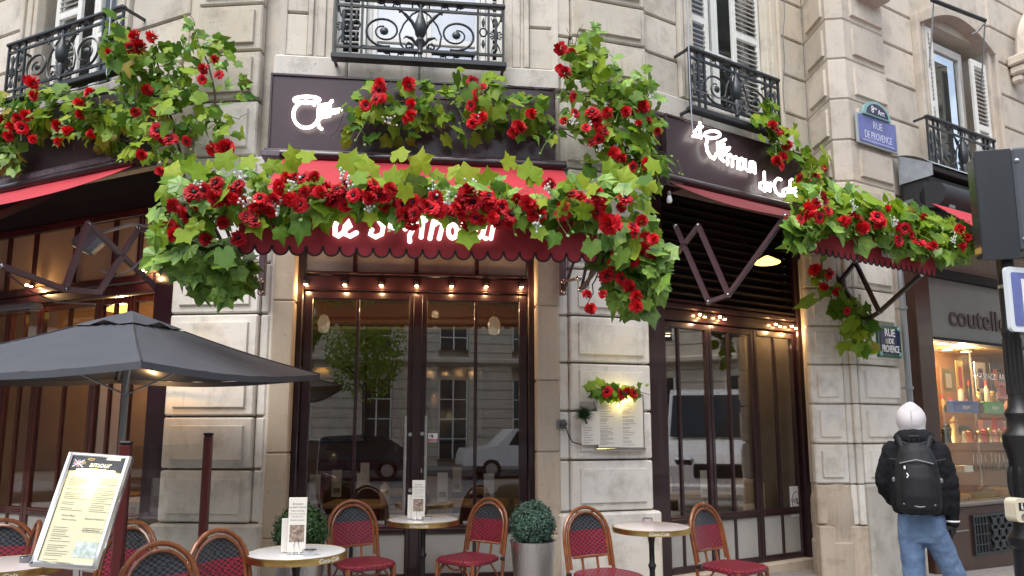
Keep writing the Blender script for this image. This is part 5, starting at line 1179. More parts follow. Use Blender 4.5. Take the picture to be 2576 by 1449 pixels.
def menu_card(px,py,label,h,rot):
    p=at_z(px,py,TZ+.003); t=thing('menu_card',label,'menu card',(p.x,p.y,TZ+.003),rot,'menu cards on the terrace tables'); W=WM[t.name]
    for dx,dy,rz_,hh in ((.0,0,0,h),(-.045,.035,.35,h*.62)):
        m=MB(W); m.T=Matrix.Translation((dx,dy,0))@Matrix.Rotation(rz_,4,'Z'); m.box(-.056,.056,-.0035,.0035,.006,hh,.001); c=m.build('card',PAPER,t,smooth=None)
        if dx==0:
            m=MB(W); m.box(-.045,.045,-.0046,-.0038,.07,.175); m.build('photo',PHOTO,c,smooth=None)
            for j,(tx,sz,zz_) in enumerate((('Brasserie',.017,.305),('Le Saint Amour',.017,.285),('Menu Lunching',.013,.262),('Du lundi au vendredi',.011,.243),('De 12h à 15h',.012,.226),('Horaires continus',.012,.205))):
                vs,fs=text_mesh(tx,sz,.0002); m=MB(W); m.add([(a,-.0042+b,zz_*h/.345+c_) for a,b,c_ in vs],fs); m.build('print',INK,c,smooth=None)
    m=MB(W); m.prismz([(-.05,-.05),(.05,-.05),(.05,.06),(-.05,.06)],-.001,.004); 
    for sx in (-.018,.018): m.tube([(sx*1.3,-.03,.004),(sx*.9,-.008,.05),(sx*.4,-.006,.085),(0,-.006,.092)],.0018,4)
    m.build('wire_stand',STEEL,t)
menu_card(745,1392,'tall white menu card with food photo on front left table',.345,.12); menu_card(1052,1307,'tall white menu card with food photo on table before doors',.335,-.05)
# planters with clipped boxwood
def ball(px,pyc,Y,rad,label,lm,gz=0.):
    p=at_y(px,pyc,Y); t=thing('potted_boxwood',label,'plant',(p.x,p.y,gz),0,'clipped boxwood balls in planters'); W=WM[t.name]; zc=p.z-gz; zt=zc-rad*.72
    m=MB(W); m.lathe([(.0,0),(.135,0),(.14,.01),(.195,zt-.02),(.20,zt),(.18,zt),(.17,zt-.04),(.0,zt-.04)],28); m.build('planter',HAMMER,t)
    r=random.Random(int(px)); vs=[];fs=[]
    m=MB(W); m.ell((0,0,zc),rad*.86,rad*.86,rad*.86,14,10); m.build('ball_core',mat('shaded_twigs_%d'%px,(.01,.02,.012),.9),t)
    for i in range(4600):
        z=r.uniform(-1,1); a=r.uniform(0,2*math.pi); q=math.sqrt(1-z*z); d=Vector((q*math.cos(a),q*math.sin(a),z)); bmp=1+.035*math.sin(d.x*9+d.z*7)+.03*math.sin(d.y*11-d.z*8)
        c=d*rad*bmp*(r.uniform(.86,1.04) if r.random()<.93 else r.uniform(1.04,1.13))+Vector((0,0,zc)); nrm=(d+Vector((r.gauss(0,.6),r.gauss(0,.6),r.gauss(0,.6)))).normalized(); u=nrm.orthogonal(); u.rotate(Matrix.Rotation(r.uniform(0,6.28),3,nrm)); v_=nrm.cross(u); l=r.uniform(.008,.014)
        o=len(vs); vs+=[c-u*l,c+v_*l*.5,c+u*l,c-v_*l*.5]; fs.append((o,o+1,o+2,o+3))
    m=MB(W); m.add(vs,fs); o=m.build('foliage',lm,t,smooth=None); o['kind']='stuff'
ball(1341,1318,6.30,.186,'bluish clipped boxwood ball in hammered silver planter beside the right jamb',BOXB)
ball(757,1338,5.75,.197,'green clipped boxwood ball left of the doors behind front left table',BOXW)
# windscreen posts with glass
def post(px,pytop,Y,w_,label):
    p=at_y(px,pytop,Y); t=thing('windscreen_post',label,'post',(p.x,p.y,0),0.2,'red-brown posts of the terrace windscreen'); W=WM[t.name]
    MB(W).box(-w_/2,w_/2,-w_/2,w_/2,0.008,p.z,.008).build('shaft',POSTR,t,smooth=None); MB(W).box(-w_/2-.004,w_/2+.004,-w_/2-.004,w_/2+.004,p.z,p.z+.02,.008).build('cap',CASTI,t,smooth=None); MB(W).box(-.07,.07,-.07,.07,0,.008,.002).build('base_plate',CASTI,t,smooth=None)
    return p
q1=post(318,1118,4.3,.062,'thick red-brown windscreen post beside the umbrella pole'); q2=post(525,1096,5.2,.058,'slim red-brown windscreen post in front of the left stone pier')
gp=thing('glass_windscreen','clear glass windscreen panel running between two red-brown posts','windscreen',((q1.x+q2.x)/2,(q1.y+q2.y)/2,0)); d=Vector((q2.x-q1.x,q2.y-q1.y,0)); GF=Face((q1.x,q1.y),math.degrees(math.atan2(d.y,d.x)))
MB(GF).box(.04,d.length-.04,-.004,.004,.12,1.42).build('pane',GLASSC,gp,smooth=None)
m=MB(GF); m.box(.035,d.length-.035,-.02,.02,.03,.12,.005); m.build('bottom_rail',POSTR,gp,smooth=None)
# ---- umbrella
Fc=at_y(356,908,4.2); ang=R_(14); S=2.1
dx=Vector((math.sin(ang),math.cos(ang),0)); dl_=Vector((-math.cos(ang),math.sin(ang),0))
ctr=Vector((Fc.x,Fc.y,0))+dx*S/2+dl_*S/2; zapex=2.40
t=thing('parasol','dark grey square parasol with a vented top over the left tables','parasol',(ctr.x,ctr.y,0))
cor=[Vector((Fc.x,Fc.y,Fc.z)),Vector((Fc.x,Fc.y,0))+dx*S+Vector((0,0,Fc.z+.075)),Vector((Fc.x,Fc.y,0))+dx*S+dl_*S+Vector((0,0,Fc.z+.075)),Vector((Fc.x,Fc.y,0))+dl_*S+Vector((0,0,Fc.z))]
ap=Vector((ctr.x,ctr.y,zapex)); m=MB()
for i in range(4):
    a,b=cor[i],cor[(i+1)%4]
    def fn(u,v,a=a,b=b):
        e=a.lerp(b,u); t0=.20; k=t0+(1-t0)*v; p=ap.lerp(e,k); p.z-=.05*math.sin(math.pi*u)*k*(.3+.7*v)*1.0+.02*math.sin(math.pi*v)+.006*math.sin(23*u+9*v)*math.sin(math.pi*u)*math.sin(math.pi*v)+.004*math.sin(41*u-13*v)*math.sin(math.pi*u); return tuple(p)
    m.grid(fn,22,14)
m.build('canopy',UMB,t,smooth=35)
m=MB()
for i in range(4):
    a,b=cor[i],cor[(i+1)%4]
    for j in range(10):
        u0,u1=j/10,(j+1)/10
        def E(u): 
            p=a.lerp(b,u); p=ap.lerp(p,1.0); p.z-=.05*math.sin(math.pi*u); return p
        p0,p1=E(u0),E(u1); dz=Vector((0,0,-.045)); o=(p0+p1)*0
        m.add([p0,p1,p1+dz,p0+dz],[(0,3,2,1)]); m.add([p0+Vector((0,0,.0)),p1,p1+dz,p0+dz],[(0,1,2,3)]) if False else None
m.build('hem',UMB,t,smooth=None)
m=MB()
for i in range(4):
    a,b=cor[i],cor[(i+1)%4]
    def fn2(u,v,a=a,b=b):
        e=a.lerp(b,u); k=.25*v; p=ap.lerp(e,k)+Vector((0,0,.030-.018*v)); p.z-=.055*v*math.sin(2*math.pi*u*1.0)**2*.4-.03*v*(1-abs(2*u-1)); return tuple(p)
    m.grid(fn2,8,4)
m.build('vent_flap',UMB,t,smooth=25)
m=MB(); m.tube([(ctr.x,ctr.y,0.03),(ctr.x,ctr.y,zapex-.04)],.024,12); m.build('pole',ALU,t)
m=MB(); m.lathe([(.0,-.06),(.034,-.06),(.036,-.04),(.036,.04),(.034,.06),(.0,.06)],12,(ctr.x,ctr.y,.82)); m.tube([(ctr.x,ctr.y-.03,.82),(ctr.x,ctr.y-.075,.82)],.014,8); m.ell((ctr.x,ctr.y-.085,.82),.022,.018,.022,8,6); m.build('tilt_knob',GREY,t)
for c in cor:
    e=ap.lerp(c,.98)-Vector((0,0,.02)); s_=ap.lerp(c,.5)-Vector((0,0,.02))
    MB().tube([ap-Vector((0,0,.05)),e],.010,5).build('rib',ALU,t); MB().tube([Vector((ctr.x,ctr.y,1.78)),s_],.008,5).build('strut',ALU,t)
for c in cor: MB().tube([ap.lerp(c,k_/8)+Vector((0,0,.003-.02*math.sin(math.pi*max(0,(k_/8-.2)/.8)))) for k_ in range(2,9)],.0055,5).build('seam',mat('dark_seam_%d'%int(c.x*100),(.03,.033,.04),.8),t)
MB(WM[t.name]).lathe([(.0,0),(.28,0),(.28,.05),(.05,.08),(.03,.25),(.0,.25)],20).build('base',GREY,t)
plight('wall_glow',(-3.25,6.45,2.02),5,(1,.55,.22),.04)
lt=thing('under_parasol_lamp','small hidden lamp with warm glow beside left stone pier under parasol','lamp',(-3.05,6.45,2.0)) if False else None
# ---- lit menu stand
BL=at_y(80,1422,3.60); BR=at_y(247,1434,3.60); TL=at_y(178,1141,3.78); ex=(BR-BL); wS=ex.length; ex.normalize(); ey=TL-BL; ey=ey-ex*ey.dot(ex)*.0; hS=ey.length; eyn=ey.normalized(); nz_=ex.cross(eyn).normalized()
MW=Matrix((( ex.x,nz_.x*-1,eyn.x,BL.x),(ex.y,-nz_.y,eyn.y,BL.y),(ex.z,-nz_.z,eyn.z,BL.z),(0,0,0,1)))
t=thing('menu_stand','lit chrome-framed menu board leaning on a stand at the left front','menu board',(BL.x+.17,BL.y+.1,0))
b=.028
m=MB(MW); m.box(0,wS,-.005,.02,0,hS,.004); m.build('backing',GREY,t,smooth=None)
m=MB(MW)
m.tube([(b*.4,-.012,-.0),(b*.4,-.012,hS)],.016,8); m.tube([(wS-b*.4,-.012,.0),(wS-b*.4,-.012,hS)],.018,8); m.tube([(0,-.012,.008),(wS,-.012,.008)],.016,8); m.tube([(0,-.012,hS-.004),(wS,-.012,hS-.004)],.010,8); m.build('frame',CHROME,t)
MB(MW).box(b,wS-b,-.012,-.006,hS-.085,hS-.012).build('header',mat('black_header',(.012,.012,.014),.2,coat=.5),t,smooth=None)
pg=MB(MW).box(b,wS-b,-.010,-.006,.02,hS-.09).build('menu_sheet',CREAM,t,smooth=None)
m=MB(MW); m.lathe([(.0,-.10),(.012,-.095),(.016,0),(.012,.095),(.0,.10)],8,(wS*.52,-.016,hS-.092),'x'); m.build('light_bar',WARMLED,t)
l=plight('menu_glow',MW@Vector((wS*.5,-.06,hS-.15)),.28,(1,.85,.35),.03,t)
r=random.Random(5)
for col in (0,1):
    z=hS-.125
    m=MB(MW)
    while z>.03:
        x0=b+.02+col*(wS*.45); x1=x0+r.uniform(.05,.115)
        if not (.035<z<.16 and col==1 and True) and not (.20<z<.27): m.box(x0,x1,-.0108,-.0101,z,z+.0022)
        z-=r.choice((.009,.009,.012,.02))
    m.build('print',INK,pg,smooth=None)
MB(MW).box(wS*.56,wS*.56+.11,-.0112,-.0101,.05,.125).build('photo',PHOTOB,pg,smooth=None)
for tx,x,z,sz in (('Carte Menu',.10,.245,.014),('Brasserie Parisienne',.235,.235,.012),('Le Saint Amour',.235,.18,.014),('Cartes et boissons',.11,.225,.010)):
    vs,fs=text_mesh(tx,sz,.0003,.2); m=MB(MW); m.add([(x+a,-.0105+c_*0+bb,z+c_) for a,bb,c_ in vs],fs); m.build('print',INK,pg,smooth=None)
vs,fs=text_mesh('Ꞷ' if False else 'amour',.042,.0006,.2); m=MB(MW); m.add([(wS*.55+a,-.013+bb,hS-.052+c_) for a,bb,c_ in vs],fs); hd=m.build('header_lettering',WHT,t,smooth=None)
vs,fs=text_mesh('St',.024,.0006,.0); m=MB(MW); m.add([(wS*.29+a,-.013+bb,hS-.046+c_) for a,bb,c_ in vs],fs); m.tube([(wS*.385+.018*math.cos(i*math.pi/6),-.014,hS-.026+.005*math.sin(i*math.pi/6)) for i in range(12)],.0018,4,closed=True); m.build('header_lettering',BRASS,t,smooth=None)
fx0,fx1,fz0,fz1=b+.012,b+.062,hS-.068,hS-.032
fl=MB(MW).box(fx0,fx1,-.0135,-.0121,fz0,fz1).build('flag',mat('flag_blue',(.02,.03,.16),.5),t,smooth=None)
m=MB(MW); cx_,cz_=(fx0+fx1)/2,(fz0+fz1)/2
m.box(cx_-.005,cx_+.005,-.0139,-.0136,fz0,fz1); m.box(fx0,fx1,-.0139,-.0136,cz_-.005,cz_+.005)
for sgn in (-1,1): m.tube([(fx0,-.0137,cz_-sgn*.018),(fx1,-.0137,cz_+sgn*.018)],.0022,4)
m.build('flag_cross',WHT,fl,smooth=None)
m=MB(MW); m.box(cx_-.0028,cx_+.0028,-.0143,-.0140,fz0,fz1); m.box(fx0,fx1,-.0143,-.0140,cz_-.0028,cz_+.0028); m.build('flag_cross',mat('flag_red',(.45,.01,.02),.5),fl,smooth=None)
MB(MW).box(wS*.62,wS-.05,-.0135,-.0121,hS-.024,hS-.014).build('label_strip',PAPER,t,smooth=None)
m=MB(); c=MW@Vector((wS*.55,.05,.05)); m.tube([tuple(c),(c.x-.02,c.y+.1,.03)],.016,8); m.tube([(c.x-.01,c.y+.02,.5),tuple(MW@Vector((wS*.55,.02,.25)))],.012,6); m.build('stand_pole',STEEL,t)
MB(WM[t.name]).lathe([(.0,0),(.2,0),(.2,.015),(.03,.03),(.0,.03)],20,(.02,.15,0)).build('base',GREY,t)
# ---- wall menu case, card and wreath, socket
c0=FRP.P(1493,1133,.0); c1=FRP.P(1612,1000,.0); x0,x1,z0,z1=c0.x,c1.x,c0.z,c1.z+.03
t=fthing('menu_case','lit chrome menu case on the right stone pier under small flowers','menu case',FRP,(x0+x1)/2,.0,z0)
m=MB(FRP); m.box(x0,x1,-.07,-.0,z0,z1,.01); m.build('case',CHROME,t,smooth=None)
MB(FRP).box(x0-.004,x1+.004,-.078,-.01,z0-.0,z0+.02,.004).build('bottom_rail',STEEL,t,smooth=None)
sh=MB(FRP).box(x0+.02,x1-.022,-.075,-.071,z0+.03,z1-.03).build('menu_sheet',PAPER,t,smooth=None)
r=random.Random(9)
for col in (0,1):
    m=MB(FRP); z=z1-.09
    while z>z0+.05:
        a=x0+.04+col*(x1-x0)*.46; m.box(a,a+r.uniform(.06,.15),-.0762,-.0752,z,z+.003); z-=r.choice((.012,.014,.024))
    m.build('print',INK,sh,smooth=None)
m=MB(FRP); m.lathe([(.0,-.14),(.010,-.135),(.014,0),(.010,.135),(.0,.14)],8,((x0+x1)/2,-.085,z1-.035),'x'); m.build('light_bar',WARMLED,t)
plight('menu_glow',FRP.w((x0+x1)/2,.14,z1-.07),.7,(1,.75,.3),.03,t)
c0=FRP.P(1460,1119,.05); c1=FRP.P(1498,1045,.05)
t=fthing('notice_card','small white opening hours card below a dark pine sprig','notice',FRP,c0.x,.05,c0.z)
sh=MB(FRP).box(c0.x,c1.x+.02,-.085,-.079,c0.z,c1.z+.04,.001).build('card',PAPER,t,smooth=None)
m=MB(FRP)
for i in range(7): m.box(c0.x+.02,c0.x+.02+(.06,.1,.08,.1,.05,.1,.09)[i],-.0865,-.0855,c0.z+.02+i*.024,c0.z+.0235+i*.024)
m.build('print',INK,sh,smooth=None)
for p_,q_ in (('C',-.01),): pass
wc=FRP.P(1468,1040,.12); t=fthing('pine_sprig','dark green bushy pine sprig hung over the small notice card','plant',FRP,wc.x,.1,wc.z)
vs=[];fs=[]; r=random.Random(4)
for i in range(520):
    d=Vector((r.gauss(0,1),r.gauss(-.2,.6),r.gauss(.05,.9))).normalized(); l=r.uniform(.06,.115); s_=d.orthogonal()*.0022; a=wc+Vector((r.gauss(0,.02),r.gauss(0,.012),r.gauss(0,.02))); o=len(vs); vs+=[a-s_,a+s_,a+d*l]; fs.append((o,o+1,o+2))
m=MB(FRP); m.add(vs,fs); m.build('needles',PINE,t,smooth=None)
m=MB(FRP); m.tube([tuple(wc),(wc.x+.03,wc.y-.0,wc.z-.10)],.01,5); m.build('twig',TWIG,t)
c=FRP.P(1414,1067,.045-.045); t=fthing('power_socket','grey outdoor power socket with a plug and black cable','socket',FRP,c.x,.045,c.z)
MB(FRP).box(c.x-.045,c.x+.045,.0,.045,c.z-.045,c.z+.045,.008).build('housing',GREY,t,smooth=None)
MB(FRP).box(c.x-.03,c.x+.04,-.05,.001,c.z-.02,c.z+.025,.012).build('plug',mat('dark_grey_plug',(.07,.07,.075),.5),t,smooth=None)
m=MB(FRP); m.tube([FRP.P(*p) for p in ((1424,1075,.05),(1430,1095,.05),(1440,1112,.05),(1460,1118,.05),(1490,1118,.05))],.006,6); m.build('cable',CASTI,t)
# ---- stickers on the glass
def sticker(f,n,x0,y0,x1,y1,label,name='sticker'):
    a=f.P(x0,y1,n); b_=f.P(x1,y0,n); t=fthing(name,label,'sticker',f,a.x,n,a.z); MB(f).box(a.x,b_.x,-n,-n+.002,a.z,b_.z,.0).build('sheet',WHT,t,smooth=None); return t,a,b_
t,a,b_=sticker(FR,-.163,1990,1222,2016,1300,'white wifi sticker low on the last folding door'); n_=.163
cx_,cz_=(a.x+b_.x)/2,(a.z+b_.z)/2; wS_=(b_.x-a.x)
m=MB(FR); m.box(cx_+.0,cx_+wS_*.38,n_-.0022,n_-.0006,cz_-.035,cz_+.035,.0); m.tube([(cx_+wS_*.36*math.cos(i*.314),n_-.001,cz_+.11*math.sin(i*.314)) for i in range(20)],.004,4,closed=True); m.build('logo',INK,t,smooth=None)
for tx,dx_,mt in (('Wi',-.21,INK),('Fi',.2,WHT)):
    vs,fs=text_mesh(tx,.085,.0004); m=MB(FR); m.add([(cx_+dx_*wS_+a_,n_-.004+bb,cz_+c_) for a_,bb,c_ in vs],fs); m.build('lettering',mt,t,smooth=None)
t,a,b_=sticker(FC,-.223,1077,1090,1101,1112,'small white and red alarm sticker by the right door handle'); n_=.223
MB(FC).box(a.x,b_.x,n_-.0015,n_-.0004,a.z+.005,a.z+.03).build('red_band',mat('sticker_red',(.5,.03,.03),.5),t,smooth=None)
vs,fs=text_mesh('ALARME',.021,.0003); m=MB(FC); m.add([((a.x+b_.x)/2+a_,n_-.003+bb,a.z+.018+c_) for a_,bb,c_ in vs],fs); m.build('lettering',WHT,t,smooth=None)
m=MB(FC); m.box(a.x+.03,a.x+.05,n_-.0015,n_-.0004,b_.z-.045,b_.z-.012); m.box(a.x+.012,a.x+.028,n_-.0015,n_-.0004,b_.z-.03,b_.z-.015); m.build('pictogram',INK,t,smooth=None)
# ================================================================== street name plaques
def rrect(x0,x1,z0,z1,r,k=4):
    P=[]
    for cx_,cz_,a0 in ((x1-r,z0+r,-90),(x1-r,z1-r,0),(x0+r,z1-r,90),(x0+r,z0+r,180)):
        for i in range(k+1): a=R_(a0+90*i/k); P.append((cx_+r*math.cos(a),cz_+r*math.sin(a)))
    return P
c0=FP.P(2158,365,.05); c1=FP.P(2252,300,.05); x0,x1=c0.x,c1.x; zb=FP.z(2205,372,.05); zt=FP.z(2205,298,.05)
t=fthing('street_plaque','upper blue street plaque under a clear cover with arched district cap','street sign',FP,x0,.05,zb)
MB(FP).box(x0,x1,-.055,-.03,zb,zt,.006).build('backing',mat('grey_plaque_backing',(.33,.37,.38),.3),t,smooth=None)
MB(FP).prism(rrect(x0+.035,x1-.03,zb+.03,zt-.02,.02),-.062,-.056).build('enamel',ENBL,t,smooth=None)
cxp=(x0+x1)/2; W_=x1-x0
for tx,dz,sz,sx in (('RUE',.70,.135,.8),('DE PROVENCE',.33,.135,.62)):
    vs,fs=text_mesh(tx,sz,.0015); m=MB(FP); m.add([(cxp+a*sx,-.064+b_,zb+(zt-zb)*dz+c_) for a,b_,c_ in vs],fs); m.build('lettering',mat('faded_letter',(.55,.58,.72),.4) if tx=='RUE' else bpy.data.materials['faded_letter'],t,smooth=None)
m=MB(FP); m.box(x0+.09,x1-.08,-.0635,-.0622,zb+.055,zb+.062); m.build('line',bpy.data.materials['faded_letter'],t,smooth=None)
ac0,ac1=FP.x(2170,300,.07),FP.x(2238,300,.07); az=zt-.01; aw=(ac1-ac0)/2; ac=(ac0+ac1)/2
MB(FP).prism([(ac+aw*math.cos(R_(a)),az+aw*.72*math.sin(R_(a))) for a in range(0,181,10)],-.085,-.058).build('cap_border',ENGL,t,smooth=None)
MB(FP).prism([(ac+aw*.78*math.cos(R_(a)),az+.02+aw*.52*math.sin(R_(a))) for a in range(0,181,10)],-.091,-.086).build('cap_field',ENB,t,smooth=None)
vs,fs=text_mesh('8',.13,.0015); m=MB(FP); m.add([(ac-.10+a*.8,-.093+b_,az+.075+c_) for a,b_,c_ in vs],fs); vs,fs=text_mesh('me',.05,.0015); m.add([(ac-.045+a,-.093+b_,az+.10+c_) for a,b_,c_ in vs],fs); vs,fs=text_mesh('Arrt',.095,.0015); m.add([(ac+.075+a*.75,-.093+b_,az+.065+c_) for a,b_,c_ in vs],fs); m.build('lettering',WHT,t,smooth=None)
x0,x1=FP.x(2206,860,.06),FP.x(2264,860,.06); zb=FP.z(2235,899,.06); zt=FP.z(2235,820,.06)
t=fthing('street_plaque','lower dark blue enamel street plaque with green border and corner screws','street sign',FP,x0,.05,zb)
MB(FP).box(x0,x1,-.075,-.045,zb,zt,.006).build('border',ENG,t,smooth=None)
MB(FP).prism(rrect(x0+.045,x1-.045,zb+.045,zt-.045,.03),-.080,-.076).build('field',ENB,t,smooth=None)
cxp=(x0+x1)/2
for tx,dz,sz,sx in (('RUE',.76,.125,.9),('DE',.50,.085,.9),('PROVENCE',.25,.115,.58)):
    vs,fs=text_mesh(tx,sz,.0015,off=.002); m=MB(FP); m.add([(cxp+(0.02 if tx=='DE' else 0)+a*sx,-.082+b_,zb+(zt-zb)*dz+c_) for a,b_,c_ in vs],fs); m.build('lettering',WHT,t,smooth=None)
MB(FP).box(cxp-.09,cxp-.03,-.0825,-.0803,zb+(zt-zb)*.42,zb+(zt-zb)*.58).build('sticker',mat('torn_sticker',(.35,.36,.28),.7),t,smooth=None)
for sx in (x0+.035,x1-.035):
    for sz in (zb+.035,zt-.035): MB(FP).lathe([(.0,0),(.028,0),(.028,.008),(.014,.014),(0,.014)],12,(sx,-.075,sz),'y').build('screw_cup',ENGL,t)
# ================================================================== knife shop
t_s=fthing('knife_shop_front','brown knife shop front with grey lettered band and lit display window','shopfront',FP,1.0,0,ground_z(4.5))
gz=-.2; px_=lambda px,py=1000,n=0.: FP.x(px,py,n)
w0=px_(2352,1050,.02); w1=6.2; zsb=FP.z(2352,856,.02); zst=FP.z(2352,700,.02); zsi=FP.z(2420,1262,.02)
p0,p1=px_(2297,900,.02),px_(2336,900,.02)
MB(FP).box(p0,p1,-.10,.1,gz,3.95,.01).build('pilaster',SHOPB,t_s,smooth=None)
MB(FP).box(p1+.002,w0-.035,-.02,.2,gz,3.95,.004).build('reveal',DARK,t_s,smooth=None)
MB(FP).box(w0-.033,w0,-.04,.1,.5,3.5,.006).build('window_edge',STEEL,t_s,smooth=None)
bs=px_(2262,1300,.02)
MB(FP).box(p1+.002,w1,-.10,.1,gz,zsi-.05,.01).build('base_panel',SHOPB,t_s,smooth=None)
MB(FP).box(p1,w1,-.14,.2,zsi-.048,zsi,.01).build('sill',mat('shop_sill_metal',(.25,.22,.19),.35,.6),t_s,smooth=None)
MB(FP).box(w0+.002,w1,-.03,.1,zsb+.04,zst,.004).build('sign_band',SHOPG,t_s,smooth=None); MB(FP).box(w0+.002,w1,-.07,.1,zsb,zsb+.037,.006).build('band_moulding',DARK,t_s,smooth=None); MB(FP).box(w0-.03,w1,-.09,.1,zst+.002,zst+.12,.01).build('band_cornice',DARK,t_s,smooth=None)
la,lb=px_(2384,790,.03),px_(2528,800,.03)
vs,fs=text_mesh('coutelle',.36,.006,0,'LEFT',off=.003); mxx=max(v_[0] for v_ in vs); sx=(lb-la)/mxx; zc=FP.z(2384,788,.03)
m=MB(FP); m.add([(la+a*sx,-.037+b_,zc+c_*1.05-.04) for a,b_,c_ in vs],fs); m.build('lettering',SHOPL,t_s,smooth=None)
vs,fs=text_mesh('rie',.36,.006,0,'LEFT',off=.003); m=MB(FP); m.add([(lb+.06+a*sx,-.037+b_,zc+c_*1.05-.04) for a,b_,c_ in vs],fs); m.build('lettering',SHOPL,t_s,smooth=None)
MB(FP).box(w0+.005,w1,-.02,-.012,zsi+.002,zsb-.002).build('display_pane',glass_mat('shop_glass',(.93,.93,.92),.06),t_s,smooth=None)
# iron vent grille with crossing pattern
ga,gb=px_(2446,1340,.1),px_(2546,1340,.1); g0=FP.z(2446,1400,.1); g1=FP.z(2446,1296,.1)
m=MB(FP); m.box(ga,gb,-.106,-.10,g0,g1); gr=m.build('vent_grille',DARK,t_s,smooth=None)
m=MB(FP); m.box(ga,gb,-.13,-.106,g1-.03,g1,.004); m.box(ga,gb,-.13,-.106,g0,g0+.03,.004); m.box(ga,ga+.03,-.13,-.106,g0+.03,g1-.03,.004); m.box(gb-.03,gb,-.13,-.106,g0+.03,g1-.03,.004)
for i in range(4): q=ga+.07+i*.07; m.box(q,q+.02,-.125,-.106,g0+.03,g1-.03)
for zz_ in (.25,.5,.75): m.box(ga+.03,ga+.34,-.128,-.120,g0+(g1-g0)*zz_,g0+(g1-g0)*zz_+.015)
m.build('bar',IRON,gr,smooth=None)
m=MB(FP); cw=(gb-ga-.42)/3; chh=(g1-g0-.06)/3
for i in range(3):
    for j in range(3):
        cx_=ga+.39+cw*(i+.5); cz_=g0+.03+chh*(j+.5)
        for sgn in (-1,1): m.tube([(cx_-cw*.5,-.118,cz_-sgn*chh*.5),(cx_,-.12,cz_),(cx_+cw*.5,-.118,cz_+sgn*chh*.5)],.02,4)
        m.box(cx_-.05,cx_+.05,-.135,-.11,cz_-.05,cz_+.05,.01)
m.build('lattice',IRON,gr,smooth=None)
m=MB(FP); m.box(px_(2375,1380,.1),px_(2440,1380,.1),-.108,-.10,FP.z(2400,1339,.1),FP.z(2400,1339,.1)+.012); m.build('bead',STEEL,t_s,smooth=None)
# display interior
slab(FP,1.0,9,3.42,4.5,-.12,-.5,STONE_R); MB(FP).box(w1,9,-.02,.3,-.3,3.42,.01).build('end_panel',SHOPB,t_s,smooth=None)
di=MB(FP); di.box(w0-.05,w1,.9,.95,zsi-.3,zsb+.3); di.box(w0-.10,w0-.03,.1,.9,zsi-.3,zsb+.3); di.build('display_back',mat('display_back_wall',(.20,.10,.045),.6,var=.3,vscale=2),t_s,smooth=None)
MB(FP).box(w0-.05,w1,.1,.95,zsi-.25,zsi-.002).build('display_floor',OAK,t_s,smooth=None); MB(FP).box(w0-.05,w1,.0,.95,zsb+.03,zsb+.06).build('display_ceiling',mat('display_ceiling_wood',(.42,.27,.15),.5),t_s,smooth=None)
shelfz=[FP.z(2440,y,-.25) for y in (1040,1120,1180)]
shelfz=[FP.z(2450,y,-.25) for y in (1039,1112,1184)]
SHG=glass_mat('shelf_glass',(.85,.93,.88),.05)
for z in shelfz: MB(FP).box(w0+.02,w1-.1,.10,.42,z-.012,z,.003).build('glass_shelf',SHG,t_s,smooth=None)
MB(FP).box(w0+.1,w0+.125,.40,.425,zsi,zsb,.003).build('shelf_upright',STEEL,t_s,smooth=None); MB(FP).box(px_(2470,1000,-.3),px_(2470,1000,-.3)+.025,.40,.425,zsi,zsb,.003).build('shelf_upright',STEEL,t_s,smooth=None)
for i,px in enumerate((2372,2440,2385,2432)):
    py=(862,870,901,904)[i]; n_=-.2 if i<2 else -.6; c=FP.P(px,py,n_); d=fthing('ceiling_downlight',('bright round spot at the top left of the shop window','bright wide spot at the top middle of the shop window','fainter round spot deeper at left inside the shop window','fainter wide spot deeper inside the shop window')[i],'downlight',FP,c.x,n_,zsb+.03); MB(FP).lathe([(.0,-.012),(.07,-.012),(.07,-.002),(0,-.002)],12,(c.x,-n_,zsb+.03)).build('bulb',DOWN,d); MB(FP).lathe([(.071,-.016),(.09,-.016),(.09,-.002),(.071,-.002)],14,(c.x,-n_,zsb+.03)).build('ring',STEEL,d)
plight('shop_light',FP.w(w0+.5,-.35,zsb-.15),38,(1,.74,.42),.08,t_s); plight('shop_light',FP.w(w0+1.5,-.35,zsb-.15),38,(1,.74,.42),.08,t_s); plight('shop_light',FP.w(w0+.7,-.3,shelfz[1]+.02),9,(1,.74,.42),.04,t_s)
def sm(name,label,cat,px,py,n_,fn,group=None,z=None):
    c=FP.P(px,py,n_); zz_=c.z if z is None else z
    t=fthing(name,label,cat,FP,c.x,n_,zz_,group); fn(t,c.x,-n_,zz_); return t
def bx_(w_,h,d,mt,part='body'): return lambda t,x,y,z: MB(FP).box(x-w_/2,x+w_/2,y-d/2,y+d/2,z,z+h,.004).build(part,mt,t,smooth=None)
C_=lambda n_,c,**k: mat(n_,c,.45,**k)
mBL=C_('blue_box',(.03,.10,.35)); mGR=C_('green_box',(.08,.36,.14)); mYE=C_('yellow_box',(.6,.42,.08)); mRD=C_('red_item',(.5,.04,.03)); mOR=C_('orange_item',(.6,.16,.03)); mBK=C_('black_item',(.02,.02,.02)); mGLD=mat('gold_item',(.7,.5,.2),.25,1.); mCR=C_('cream_item',(.6,.52,.38)); mPK=C_('pink_item',(.6,.25,.25)); mPU=C_('purple_item',(.12,.03,.10)); mWD=C_('turned_wood',(.5,.3,.13))
z1,z2,z3=shelfz
